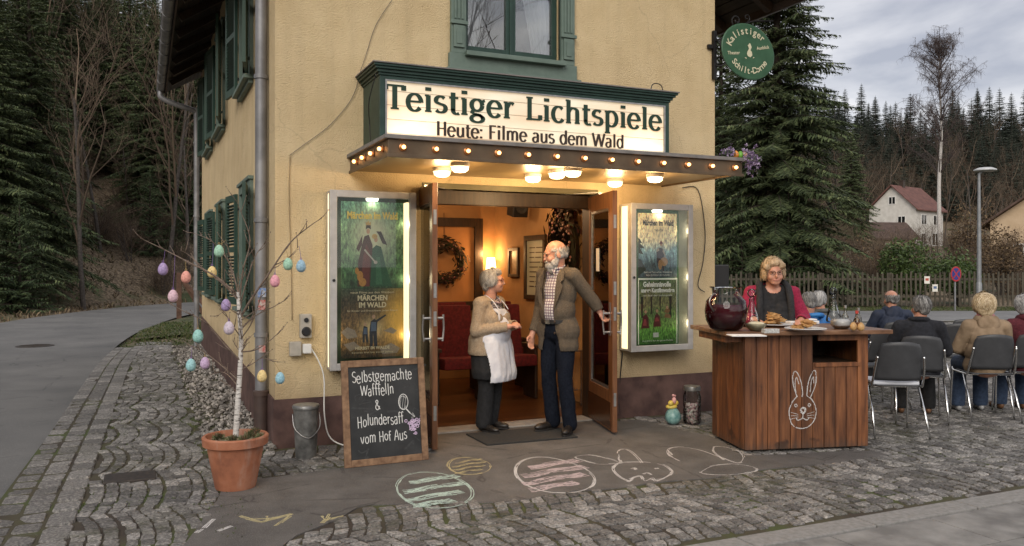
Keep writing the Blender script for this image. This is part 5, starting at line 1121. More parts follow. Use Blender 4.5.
for i, (px, py, cn, lab) in enumerate(EG):
    # hang from the twig point nearest above in the picture
    best = None
    for p in allp:
        r = p-O; d = r.dot(FW); qx = CX+F*r.dot(RT)/d; qy = HOR-F*(p.z-CAMH)/d
        if qy < py-9:
            s = abs(qx-px)*3+(py-9-qy)
            if best is None or s < best[0]: best = (s, p, d)
    anchor = best[1]; c0 = fd(px, py, best[2]); c0.x, c0.y = (anchor.x+ (c0.x-anchor.x)*1.0), (anchor.y+(c0.y-anchor.y)*1.0)
    key = cn; 
    if key not in SPECK:
        tt = NT('egg_'+cn+'_paint'); f = tt.noise(70, 4); col = tuple(q*.78+.15 for q in EGC[cn]); tt.base(tt.ramp(f, [(.33, tuple(q*.75 for q in col)), (.5, col), (.72, tuple(min(1,q*1.15+.06) for q in col))])); tt.set(Roughness=.7); SPECK[key] = tt.m
    t = thing('easter_egg', lab, 'easter egg', tuple(c0-V((0,0,.045))), 0, 'painted eggs hung in the birch branches')
    egg_mb(c0, .033+RE.uniform(-.0015,.002)).build('shell', SPECK[key], t, smooth=True)
    top = c0+V((0,0,.042)); b = MB(); b.tube([top, top+(anchor-top)*.5+V((.002,0,-.002)), anchor], .0016, 4); b.tube([top+V((.006*cos(a_),0,.006+.008*sin(a_))) for a_ in [pi*2*k_/8 for k_ in range(8)]], .0018, 4, closed=True); b.build('thread', mat('thread_ochre', (.35,.24,.10), None, rough=.9) if i%2 else mat('thread_violet', (.2,.12,.3), None, rough=.9), t)
# ------------------------------------------------------------------ the wooden counter
C0 = V((4.44,5.29,0)); U = V((.966,-.26,0)).normalized(); Vv = V((-U.y, U.x, 0)); CW, CD, CHT = 1.09, .66, .955
MC = Matrix((U, Vv, V((0,0,1)))).transposed().to_4x4(); MC.translation = C0+V((0,0,.034))
tC = NT('stained_plank'); gi = tC.node('ShaderNodeNewGeometry'); f = tC.noise(5, 6, .6, tC.coord((5,5,.5))); c = tC.ramp(f, [(.28,(.045,.015,.006)),(.5,(.145,.054,.020)),(.72,(.26,.105,.040))]); c = tC.mix(.6, c, tC.ramp(gi.outputs['Random Per Island'], [(0,(.45,.45,.45)),(1,(1.45,1.35,1.2))]), 'MULTIPLY')
f5 = tC.noise(4.5, 3, .5); c = tC.mix(tC.ramp(f5, [(.64,(0,0,0)),(.68,(.8,.8,.8))]), c, (.03,.012,.006)); tC.base(c); tC.bump(f, .3, .004); sp_ = tC.node('ShaderNodeSeparateXYZ'); tC.l.new(tC.tc.outputs['Object'], sp_.inputs[0]); hz_ = tC.math('ADD', sp_.outputs[2], tC.math('MULTIPLY', f, .14)); c = tC.mix(tC.ramp(hz_, [(.07,(.75,.75,.75)),(.17,(0,0,0))]), c, (.06,.04,.028)); tC.base(c); tC.set(Roughness=.58); PLK = tC.m
t = thing('wooden_counter', 'stained plank serving counter with chalk rabbit on its front', 'counter', tuple(C0+V((0,0,.03))), 0)
b = MB(); R = random.Random(3); n = 11; hw0, hw1, hz0, hz1 = .66, .985, .72, .90    # opening in the front for a shelf
for i in range(n):
    a0, a1 = CW*i/n+.0025, CW*(i+1)/n-.0025; d = R.uniform(0,.003)
    if a1 > hw0 and a0 < hw1: b.box((a0,-d,.02),(a1,.02,hz0)); 
    else: b.box((a0,-d,.02),(a1,.02,CHT))
b.box((hw0-.02,-.006,hz1),(hw1+.02,.02,CHT)); b.box((hw0-.05,-.012,hz0-.035),(hw1+.03,.0,hz0)); b.xform(MC); b.build('front_panel', PLK, t, bev=.004)
for s_, xx in ((0, 0.0),(1, CW)):
    b = MB()
    for i in range(6):
        a0, a1 = CD*i/6+.0025, CD*(i+1)/6-.0025; a0 = max(a0,.021)
        x_ = -R.uniform(0,.003) if s_ == 0 else CW-.02; b.box((x_ if s_ == 0 else CW-.02, a0, .02), (.02 if s_ == 0 else CW+R.uniform(0,.003), a1, CHT))
    b.xform(MC); b.build('side_panel', PLK, t, bev=.003)
b = MB(); b.box((.021,.021,.02),(CW-.021,CD-.01,.05)); b.box((hw0-.06,.021,hz0-.03),(CW-.021,CD-.02,hz0-.01)); b.box((.021,CD-.02,.05),(CW-.021,CD-.002,CHT-.05)); b.box((hw0-.08,.021,hz0-.01),(hw0-.06,CD-.02,CHT)); b.xform(MC); b.build('shelf', DARK, t)
b = MB(); R = random.Random(8); e0 = -.19
for i in range(5):
    y0_, y1_ = -.09+.16*i+.001, -.09+.16*(i+1)-.001; b.box((e0+R.uniform(-.006,.006),y0_,CHT+.0005),(CW+.16+R.uniform(-.008,.008),y1_,CHT+.036))
b.xform(MC); TT = NT('counter_top_wood'); f = TT.noise(4, 6, .6, TT.coord((.8,6,6))); TT.base(TT.ramp(f, [(.3,(.09,.04,.02)),(.55,(.19,.095,.05)),(.75,(.28,.16,.09))])); TT.bump(f, .3, .004); TT.set(Roughness=.38); b.build('table_top', TT.m, t, bev=.006)
b = MB(); b.box((-.15,.05,CHT-.06),(-.003,.6,CHT)); b.xform(MC); b.build('top_bearer', PLK, t)
# chalk rabbit on the front
b = MB(); R = random.Random(5); cxr, czr = .50, .30
def cr_line(P, w=.0062):
    pts = catmull([V((cxr+x, -.0065, czr+z)) for x, z in P], 7)
    for q in range(3):
        L = []; Rr = []
        for j, p in enumerate(pts):
            d = (pts[min(j+1,len(pts)-1)]-pts[max(j-1,0)]).normalized(); nn = V((-d.z, 0, d.x)); o_ = (q-1)*w*.45+R.uniform(-1,1)*w*.25; L.append(p+nn*(o_+w*.2)); Rr.append(p+nn*(o_-w*.2))
        m = len(pts); zz = V((0,-.0001*q-.0002*R.random(),0)); b.add([p+zz for p in L+Rr], [(k, m+k, m+k+1, k+1) for k in range(m-1) if R.random() < .85])
S = .95
def sc_(P): return [(x*S, z*S) for x, z in P]
cr_line(sc_([(-.05,.16),(-.10,.10),(-.125,.02),(-.10,-.08),(-.03,-.12),(.05,-.11),(.11,-.05),(.125,.04),(.09,.12),(.04,.16)])); cr_line(sc_([(-.05,.15),(-.085,.25),(-.09,.34),(-.06,.37),(-.02,.30),(.0,.2),(-.005,.15)])); cr_line(sc_([(.04,.16),(.05,.26),(.09,.36),(.12,.37),(.125,.28),(.10,.2),(.07,.14)]))
cr_line(sc_([(-.06,.18),(-.07,.27),(-.055,.32),(-.035,.26)]),.005); cr_line(sc_([(.07,.19),(.08,.28),(.10,.32),(.105,.26)]),.005); cr_line(sc_([(-.02,.04),(0,.055),(.025,.045),(.02,.02),(0,.01),(-.02,.04)]),.012); cr_line(sc_([(0,.01),(0,-.03),(-.04,-.05),(-.06,-.03)])); cr_line(sc_([(0,-.03),(.04,-.05),(.06,-.03)]))
for s in (-1,1):
    cr_line(sc_([(s*.05,.075),(s*.06,.09),(s*.075,.08),(s*.06,.065),(s*.05,.075)]),.006)
    for k in range(3): cr_line(sc_([(s*.04,.0-k*.014),(s*.08,.012-k*.022),(s*.11,.02-k*.03)]),.003)
b.xform(MC); b.build('chalk_rabbit', WCH, t, recalc=False)
# things on the counter
ZT = .034+CHT+.0368
def ct(px, py, z=ZT): return gp(px, py, z)
FOOD_R = random.Random(14)
p = ct(730, 331); p = p+Vv*.08; t = thing('punch_jar', 'big round glass jar of dark red punch with a wide neck', 'jar', (p.x,p.y,ZT))
gj = glass('thick_glass', (.96,.98,.98), .01, 1.38)
b = MB(); b.lathe([(.001,.002),(.10,.002),(.13,.02),(.163,.09),(.170,.16),(.158,.24),(.115,.290),(.108,.305),(.112,.34),(.13,.35),(.13,.358),(.105,.358)],(p.x,p.y,ZT),36); b.build('glass', gj, t, smooth='auto')
b = MB(); b.lathe([(.001,.006),(.10,.006),(.128,.025),(.158,.09),(.165,.16),(.158,.215),(.001,.215)],(p.x,p.y,ZT),36); b.build('punch', mat('red_punch', (.055,.002,.008), None, rough=.08), t, smooth='auto')
b = MB(); b.tube(catmull([(p.x-.16,p.y-.05,ZT+.16),(p.x-.22,p.y-.07,ZT+.23),(p.x-.17,p.y-.05,ZT+.30),(p.x-.11,p.y-.02,ZT+.29)],5), .006, 6); b.build('ladle_cord', METAL, t, smooth=True)
def carafe(px, py, lab, s=1.0, off=.03):
    p = ct(px, py)+Vv*off; t = thing('glass_carafe', lab, 'carafe', (p.x,p.y,ZT)); b = MB(); b.lathe([(.001,.002),(.075*s,.002),(.082*s,.02),(.070*s,.07),(.042*s,.15),(.024*s,.205),(.022*s,.235),(.030*s,.245)],(p.x,p.y,ZT),26); b.build('glass', gj, t, smooth='auto')
    b = MB(); b.lathe([(.001,.225),(.018*s,.228),(.020*s,.25),(.015*s,.258)],(p.x,p.y,ZT),18); b.sphere((p.x,p.y,ZT+.258+.036*s), .040*s, 18, 12); b.build('stopper', gj, t, smooth='auto')
carafe(757, 328, 'glass carafe with ball stopper beside the punch jar', .95, .10); carafe(843, 323, 'glass carafe with ball stopper right of the waffle tray', .85, .16)
PORC = mat('porcelain', (.62,.61,.60), None, rough=.25); CREAM = mat('whipped_cream', (.62,.52,.32), (.75,.68,.48), 20, .7)
p = ct(756, 331)+Vv*.0; t = thing('dip_bowl', 'small glass bowl of pale yellow cream before the carafe', 'bowl', (p.x,p.y,ZT)); b = MB(); b.lathe([(.001,.002),(.045,.002),(.078,.03),(.085,.062)],(p.x,p.y,ZT),24); b.build('bowl', gj, t, smooth='auto'); b = MB(); b.lathe([(.001,.006),(.043,.006),(.073,.032),(.079,.055),(.05,.072),(.001,.078)],(p.x,p.y,ZT),24); noise_off(b,.01,30); b.build('cream', CREAM, t, smooth=True)
WAF = NT('waffle'); vor = WAF.node('ShaderNodeTexBrick', Scale=46); WAF.base(WAF.ramp(WAF.noise(18,5), [(.3,(.30,.13,.04)),(.5,(.52,.28,.10)),(.7,(.68,.45,.20))])); WAF.bump(WAF.noise(60,3), .8, .01); WAF.set(Roughness=.75)
def waffle(c, r, M, par):
    b = MB(); nseg = 5
    for k in range(nseg):
        a = 2*pi*k/nseg; b.obox(V((r*.5*cos(a), r*.5*sin(a), 0)), (r*.62, r*.62, .011), Matrix.Rotation(a+pi/4,3,'Z'))
    for g in range(-3,4):
        b.box((g*r*.26-.0025,-r*.8,.0055),(g*r*.26+.0025,r*.8,.0095)); b.box((-r*.8,g*r*.26-.0025,.0055),(r*.8,g*r*.26+.0025,.0092))
    b.xform(M.to_4x4()); b.xform(Matrix.Translation(c)); b.build('waffle', WAF.m, par, bev=0)
def plate(px, py, off, r, lab, n, spread, name='waffle_plate'):
    p = ct(px, py)+Vv*off; t = thing(name, lab, 'plate of waffles', (p.x,p.y,ZT)); b = MB(); b.lathe([(.001,.003),(r*.6,.003),(r*.96,.020),(r,.022),(r*.97,.026),(r*.6,.012),(.001,.012)],(p.x,p.y,ZT),36); b.build('plate', PORC, t, smooth='auto')
    for i in range(n):
        h = .018+.012*(i//3)*1.0; k = max(.25, 1-i/n*.75); a = FOOD_R.uniform(0,6.28); rr = spread*k*sqrt(FOOD_R.random())
        M = Matrix.Rotation(FOOD_R.uniform(-.3,.3),3,'X') @ Matrix.Rotation(FOOD_R.uniform(-.3,.3),3,'Y') @ Matrix.Rotation(FOOD_R.uniform(0,6),3,'Z'); waffle(p+V((rr*cos(a),rr*sin(a),ZT*0+h+.006-(p.z-ZT))), .042, M, t)
plate(778, 327, .05, .15, 'plate piled high with golden waffles before the saleswoman', 22, .10); plate(806, 331, .01, .165, 'flat oval platter with one layer of waffle pieces', 14, .115)
p = ct(767, 333)-Vv*.01; b = MB(); b.obox((p.x+.02,p.y-.01,ZT+.017),(.13,.05,.034),Matrix.Rotation(rad(-12),3,'Z')); tag(b.build('card_box', mat('grey_card', (.30,.30,.29),(.6,.6,.58),60,.6), bev=.004), 'small grey and white box at the edge of the piled plate', 'box')
p = ct(748, 336)+V((0,0,0)); b = MB(); b.obox((p.x,p.y+.02,ZT+.004),(.26,.15,.007),Matrix.Rotation(rad(-22),3,'Z')); tag(b.build('paper_napkins', mat('white_napkin', (.74,.73,.72), None, rough=.9)), 'flat stack of white napkins at the near counter edge', 'napkins')
p = ct(806, 325)+Vv*.10; b = MB(); b.obox((p.x,p.y,ZT+.018),(.30,.14,.03),Matrix.Rotation(rad(-8),3,'Z')); b.obox((p.x+.05,p.y+.01,ZT+.043),(.2,.12,.012),Matrix.Rotation(rad(-18),3,'Z')); tag(b.build('folded_cloth', MATS['white_napkin'], bev=.008), 'folded white cloths behind the waffle platter', 'cloth')
p = ct(843, 329)+Vv*.03; t = thing('sugar_bowl', 'round frosted glass bowl filled with white sugar', 'bowl', (p.x,p.y,ZT)); b = MB(); b.lathe([(.001,.002),(.055,.002),(.085,.035),(.083,.07),(.06,.09)],(p.x,p.y,ZT),26); b.build('bowl', glass('frosted', (.9,.9,.9), .2), t, smooth='auto'); b = MB(); b.lathe([(.001,.006),(.052,.006),(.08,.036),(.078,.068),(.05,.085),(.001,.09)],(p.x,p.y,ZT),24); noise_off(b,.008,40); b.build('sugar', PORC, t, smooth=True)
for i,(px, off, h, col, lab) in enumerate(((856,.16,.17,(.9,.9,.85),'tall clear bottle behind the sugar bowl'),(861,.06,.13,(.75,.6,.45),'short brownish glass bottle by the wooden egg'),(868,.14,.15,(.85,.85,.8),'slim clear bottle at the right end of the counter'))):
    p = ct(px, 329)+Vv*off; t = thing('glass_bottle', lab, 'bottle', (p.x,p.y,ZT)); b = MB(); b.lathe([(.001,.002),(.026,.002),(.028,.01),(.028,h*.55),(.012,h*.75),(.011,h)],(p.x,p.y,ZT),18); b.build('glass', glass('bottle_glass%d'%i, col), t, smooth='auto')
    b = MB(); b.lathe([(.001,.006),(.024,.006),(.025,h*.4),(.001,h*.4)],(p.x,p.y,ZT),16); b.build('contents', mat('contents%d'%i, [(.3,.28,.2),(.25,.12,.06),(.35,.33,.3)][i], None, rough=.3), t, smooth='auto'); b = MB(); b.lathe([(.001,h+.02),(.013,h+.02),(.013,h-.005)][::-1],(p.x,p.y,ZT),14); b.build('cap', [METAL, mat('red_cap',(.45,.05,.04),None,rough=.4), METAL][i], t, smooth='auto')
for px, off, lab in ((861,.0,'small wooden egg on the counter, nearer the front edge'),(857,.05,'small wooden egg half behind the other one')):
    p = ct(px, 331)+Vv*off; tag(egg_mb((p.x,p.y,ZT+.034), .027).build('wooden_egg', mat('egg_wood', (.45,.26,.10),(.6,.38,.17),20,.5), smooth=True), lab, 'egg')
p = fd(719, 274, 8.9); t = thing('loudspeaker', 'black boxy loudspeaker standing on a pole behind the counter', 'loudspeaker', (p.x,p.y,0)); b = MB(); b.obox((p.x,p.y,p.z-.02),(.17,.17,.24),Matrix.Rotation(rad(-20),3,'Z')); b.build('cabinet', BLACK, t, bev=.012); b = MB(); b.tube([(p.x,p.y,.03),(p.x,p.y,p.z-.13)], .016, 8); b.lathe([(.14,.0),(.14,.015),(.02,.03)],(p.x,p.y,.03),16); b.build('stand', BLACK, t)
# ------------------------------------------------------------------ stacking chairs
SHELL = mat('grey_chair_plastic', (.045,.047,.052), (.06,.062,.068), 10, .5)
def chair(lab):
    """local: origin on the ground under the seat, facing +y"""
    t = thing('stacking_chair', lab, 'chair', (0,0,0), 0, 'grey plastic stacking chairs in rows'); w = .200
    def grid(fn, nu, nv, name, par):
        b = MB(); vs = [fn(u/nu, v/nv) for v in range(nv+1) for u in range(nu+1)]; b.add(vs, [(v*(nu+1)+u, v*(nu+1)+u+1, (v+1)*(nu+1)+u+1, (v+1)*(nu+1)+u) for v in range(nv) for u in range(nu)])
        o = b.build(name, SHELL, par, smooth=True, recalc=True); m = o.modifiers.new('s','SOLIDIFY'); m.thickness = .012; m.offset = 0; return o
    def fb(u, v): 
        x = (u-.5)*2; ww = w*(1.0-.10*v-.12*max(0,v-.85)/.15*abs(x)); return V((x*ww, -.20-.10*v+.05*x*x, .50+.35*v-.02*x*x*(1 if v > .5 else 0)))
    grid(fb, 12, 10, 'backrest', t)
    def fs(u, v): x = (u-.5)*2; y = -.19+.42*v; return V((x*w*(.94+.06*v), y, .455-.018*(1-x*x)*sin(pi*v)-.03*max(0,v-.85)/.15))
    grid(fs, 12, 10, 'seat', t)
    for s in (-1,1):
        b = MB(); b.tube(catmull([(s*.220,.26,.0),(s*.212,.225,.43),(s*.212,.19,.445),(s*.212,-.12,.445),(s*.213,-.17,.47),(s*.206,-.225,.60),(s*.192,-.26,.72)],5), .0105, 8)
        b.tube([(s*.212,-.06,.44),(s*.220,-.20,.22),(s*.228,-.31,.0)], .0105, 8); b.build('leg', CHROME, t, smooth=True)
    b = MB(); b.tube([(-.212,.12,.437),(.212,.12,.437)], .009, 8); b.tube([(-.212,-.1,.437),(.212,-.1,.437)], .009, 8); b.build('crossbar', CHROME, t, smooth=True); return t
GZ = .034
SEATS = [  # l, d, turn (deg, + = left), label
 (3.45, 7.45, -8, 'empty grey chair with a white cushion beside the counter'), (4.02, 8.1, -20, 'grey chair under the man in the black jacket'), (4.75, 8.25, -8, 'grey chair under the woman in the beige hooded coat'), (5.24, 8.35, -10, 'grey chair under the woman in the burgundy scarf, at the picture edge'),
 (4.66, 10.1, 0, 'grey chair under the bald man in the navy jacket'), (5.25, 9.75, -12, 'empty grey chair between the black jacket and the beige coat'), (5.75, 10.6, 0, 'far empty grey chair behind the beige coat'), (3.62, 9.6, 6, 'grey chair under the grey haired person in the grey coat'), (3.22, 8.75, 4, 'grey chair under the person in the bright blue jacket'), (3.95, 8.9, 4, 'grey chair behind the counter end, before the navy jacket'), (6.45, 8.6, -10, 'grey chair outside the row end at the right')]
base_rz = atan2(RT.y, RT.x)
ch = None
for l, d, a, lab in SEATS[:10]:
    p = ld(l, d, GZ); rz = base_rz+rad(a)
    if ch is None: ch = chair(lab); ch.location = p; ch.rotation_euler = (0,0,rz); XF[ch.name] = Matrix.Translation(p) @ Matrix.Rotation(rz,4,'Z'); c0 = ch
    else: copy_tree(ch, p, rz, lab)
p = ld(3.45, 7.45, GZ+.462); b = MB(); b.obox((0,0,0), (.40,.36,.03)); b.xform(Matrix.Translation(p+V((0,.02,.01))) @ Matrix.Rotation(base_rz-rad(8),4,'Z')); tag(b.build('seat_cushion', mat('white_cloth', (.62,.64,.70), None, rough=.9), bev=.012), 'flat white cushion on the empty chair', 'cushion')
# ------------------------------------------------------------------ people
def hull_mesh(b, voxel, name='tmp'):
    me = bpy.data.meshes.new(name); me.from_pydata(b.v, [], b.f); o = bpy.data.objects.new(name, me); COL.objects.link(o)
    m = o.modifiers.new('r','REMESH'); m.mode = 'VOXEL'; m.voxel_size = voxel; m.adaptivity = 0
    s = o.modifiers.new('s','SMOOTH'); s.factor = .5; s.iterations = 3
    r = ev_mesh(o); bpy.data.objects.remove(o); bpy.data.meshes.remove(me); return r
def skin(name, b, m, par, voxel=.008, fold=0, fscale=9, seed=0, cuts=(), thick=0, keep=None, fstretch=(1,1,.5), sub=0):
    """one continuous surface from overlapping forms; fold: cloth creases; cuts: drop faces for which any test is true"""
    me = hull_mesh(b, voxel); bm = bmesh.new(); bm.from_mesh(me); bpy.data.meshes.remove(me)
    bm.normal_update()
    if fold:
        mv = []
        for v in bm.verts:
            q = V((v.co.x*fstretch[0], v.co.y*fstretch[1], v.co.z*fstretch[2]))*fscale+V((seed*3.1,seed,0))
            a = noise.noise(q); c = noise.noise(q*2.3+V((5,0,0))); mv.append(v.co+v.normal*(fold*((1-abs(a)*2.4)*.7+c*.5)))
        for v, c in zip(bm.verts, mv): v.co = c
    if cuts:
        dead = [f for f in bm.faces if any(c(f.calc_center_median()) for c in cuts)]
        bmesh.ops.delete(bm, geom=dead, context='FACES')
    X = PXF
    me = bpy.data.meshes.new(name); bm.to_mesh(me); bm.free(); me.transform(XF[par.name].inverted()); me.materials.append(m); me.polygons.foreach_set('use_smooth', [True]*len(me.polygons))
    o = bpy.data.objects.new(name, me); COL.objects.link(o); o.parent = par; XF[o.name] = XF[par.name]
    if thick: s = o.modifiers.new('t','SOLIDIFY'); s.thickness = thick; s.offset = -1
    return o
PXF = None
SKINM = NT('skin'); f = SKINM.noise(24, 4); SKINM.base(SKINM.ramp(f, [(.3,(.44,.19,.125)),(.55,(.54,.28,.195)),(.8,(.60,.30,.22))])); SKINM.set(Roughness=.5); SKINM.p.inputs['Subsurface Weight'].default_value = .08; SKINM.p.inputs['Subsurface Radius'].default_value = (.02,.008,.004); SKINM = SKINM.m
def hairmat(name, a, c): return mat(name, a, c, 45, .65, bump=.8, bscale=120, bdist=.006, stretch=(1,1,.25))
HSTR = {'white_hair':[(0,(.26,.24,.22)),(1,(.58,.56,.53))],'grey_hair':[(0,(.16,.14,.12)),(.6,(.38,.35,.31)),(1,(.60,.57,.53))],'blonde_hair':[(0,(.18,.11,.05)),(.5,(.46,.32,.18)),(1,(.72,.58,.40))],'pale_blonde_hair':[(0,(.24,.16,.08)),(.5,(.50,.38,.22)),(1,(.75,.63,.45))],'silver_hair':[(0,(.12,.12,.12)),(.6,(.34,.33,.33)),(1,(.62,.61,.60))],'salt_pepper_hair':[(0,(.03,.028,.026)),(.6,(.14,.135,.13)),(1,(.36,.35,.34))]}
EYE = mat('eye_dark', (.02,.015,.012), None, rough=.2)
def rotm(yaw=0, pitch=0, roll=0): return Matrix.Rotation(rad(yaw),3,'Z') @ Matrix.Rotation(rad(pitch),3,'X') @ Matrix.Rotation(rad(roll),3,'Y')
def add_head(b, c, M, s=1.0, fat=0):
    """c: centre of the skull; local +y is the face"""
    def E(p, r, RR=None): b.sphere(V(c)+M @ (V(p)*s), tuple(q*s for q in r), 16, 12, (M @ RR) if RR else M)
    E((0,-.012,.022),(.076,.096,.092)); E((0,.030,-.030),(.062+fat*.01,.062,.080)); E((0,.052,-.083),(.034+fat*.01,.030,.026)); E((0,.072,.020),(.045,.022,.030))
    E((0,.098,-.030),(.013,.020,.014)); E((0,.092,-.012),(.0095,.016,.028), Matrix.Rotation(rad(-18),3,'X')); E((0,.080,-.067),(.024,.011,.009)); E((0,.079,-.056),(.022,.010,.008))
    for sx in (-1,1):
        E((sx*.036,.066,-.036),(.026,.022,.026)); E((sx*.078,-.008,-.012),(.010,.022,.034), Matrix.Rotation(rad(sx*-12),3,'Z')); E((sx*.030,.076,.016),(.022,.012,.009))
def add_neck(b, c, M, base, s=1.0, r=.055): b.cap(V(c)+M @ V((0,-.022,-.055))*s, r*s, V(base), r*1.12*s)
def add_hand(b, wr, d, pn, s=1.0, curl=.5, side=1):
    """wr wrist, d direction of the fingers, pn palm normal (where fingers curl to), side: thumb side sign"""
    d = V(d).normalized(); pn = V(pn); pn = (pn-d*pn.dot(d)).normalized(); x = d.cross(pn)*side; wr = V(wr)
    Mh = Matrix((x, d, pn)).transposed()
    b.sphere(wr+d*.045*s, (.038*s,.050*s,.017*s), 12, 8, Mh); b.cap(wr-d*.01, .025*s, wr+d*.03*s, .024*s)
    for i, (ox, L) in enumerate(((-.027,.062),(-.009,.074),(.009,.070),(.027,.054))):
        p = wr+d*.082*s+x*ox*s; a = 0; q = p
        b.cap(wr+d*.04*s+x*ox*.9*s, .0105*s, p, .0098*s, 8)
        for k in range(3):
            a += curl*(.55+.25*k)*1.2; dd = d*cos(a)+pn*sin(a); q2 = q+dd*L*s*(.44,.32,.24)[k]; b.cap(q, (.0096-.0010*k)*s, q2, (.0088-.0011*k)*s, 8); q = q2
    t0 = wr+d*.02*s-x*.026*s; t1 = t0+(d*.6-x*.7+pn*.35).normalized()*.038*s; t2 = t1+(d*.85-x*.25+pn*.5).normalized()*.034*s; b.cap(t0,.014*s,t1,.0115*s,8); b.cap(t1,.0112*s,t2,.0088*s,8)
def arms(b, J, r=1.0, inf=0.0, cuff=None):
    for sd in 'LR':
        sh, el, wr = V(J['sh'+sd]), V(J['el'+sd]), V(J['wr'+sd]); w = wr if cuff is None else wr.lerp(el, cuff)
        b.cap(sh, .050*r+inf*.8, el, .038*r+inf); b.cap(el, .039*r+inf, w, .028*r+inf)
def torso(b, J, r=1.0, inf=0.0, belly=0.0, zlow=None, bust=0.0):
    pe, ch, ne = V(J['pelvis']), V(J['chest']), V(J['neck']); ax = (ne-pe).normalized(); xx = (V(J['shR'])-V(J['shL'])); xx = (xx-ax*xx.dot(ax)).normalized(); yy = ax.cross(xx); M = Matrix((xx,yy,ax)).transposed()
    E = lambda p, q, rr: b.sphere(V(p)+M @ V(q), tuple(z*r+inf for z in rr), 18, 12, M)
    E(pe, (0,-.012,-.02), (.160,.115,.120)); mid = pe.lerp(ch, .5); E(mid, (0,.012+belly*.3,0), (.148+belly*.5,.108+belly,.150)); E(ch, (0,0,0), (.152,.108,.170)); E(ch, (0,-.005,.09), (.135,.082,.095))
    if bust: 
        for s in (-1,1): E(ch, (s*.070,.075,.0), (.070,bust,.062))
    b.cap(V(J['shL']), .048*r+inf*.7, ne-ax*.045, .052*r+inf*.5); b.cap(V(J['shR']), .048*r+inf*.7, ne-ax*.045, .052*r+inf*.5)
    for sd, s in (('L',-1),('R',1)): b.cap(V(J['hip'+sd]), .10*r+inf, mid, .10*r+inf)
    return M
def legs(b, J, r=1.0, inf=0.0, shorten=0.0, bell=0.0):
    for sd in 'LR':
        h, k, a = V(J['hip'+sd]), V(J['kn'+sd]), V(J['an'+sd]); a2 = a.lerp(k, shorten)
        b.cap(h, .092*r+inf, k, .060*r+inf); b.cap(k, .060*r+inf, a2, .040*r+inf+bell); b.sphere(a.lerp(k,.68)+(0.0,-.01,0) if False else a.lerp(k,.68), (.058*r+inf,)*3, 12, 8)
def shoe(name, an, dirv, m, par, L=.27, s=1.0, gz=None):
    d = V((dirv[0], dirv[1], 0)).normalized(); x = V((d.y,-d.x,0)); M = Matrix((x,d,V((0,0,1)))).transposed(); g = gz if gz is not None else an[2]-.085; c = V((an[0],an[1],g)); b = MB()
    b.sphere(c+d*(L*.50)+V((0,0,.034*s)), (.045*s,.085*s,.034*s), 14, 8, M); b.sphere(c-d*.01+V((0,0,.045*s)), (.036*s,.060*s,.045*s), 14, 8, M); b.cap(c+V((0,0,.05)), .036*s, c+d*.09+V((0,0,.04)), .034*s); b.cap(c+V((0,0,.05)), .036*s, c+V((0,0,.095)), .040*s)
    o = skin(name, b, m, par, .007)
    b = MB(); n = 22; ring = []
    for i in range(n):
        a_ = 2*pi*i/n; yy = sin(a_); ring.append(c+x*cos(a_)*(.044 if yy > 0 else .036)*s+d*(.092+yy*.132)*s)
    b.poly([V((p.x,p.y,g+.001)) for p in ring], .014); so_ = b.build('sole', mat('shoe_sole', (.015,.013,.012), None, rough=.8), o)
    return o
def glasses(c, M, par, s=1.0, m=None, sc=1.0):
    b = MB(); P = lambda q: V(c)+M @ (V(q)*s)
    for sx in (-1,1):
        b.tube([P((sx*.033+.024*sc*cos(t), .100-.010*abs(cos(t)*1 if sx*cos(t) > 0 else 0), .004+.017*sin(t)*sc)) for t in [2*pi*i/14 for i in range(14)]], .0022*s, 5, closed=True); b.tube([P((sx*.058,.088,.008)), P((sx*.082,.0,.006)), P((sx*.082,-.02,-.006))], .002*s, 5)
    b.tube([P((-.010,.104,.006)), P((.010,.104,.006))], .002*s, 5); b.build('glasses', m or BLACK, par, smooth=True)
def eyes(c, M, par, s=1.0):
    for sx in (-1,1): b = MB(); b.sphere(V(c)+M @ (V((sx*.031,.0865,.0035))*s), (.0105*s,.006*s,.0052*s), 10, 6, M); b.build('eye', EYE, par, smooth=True)
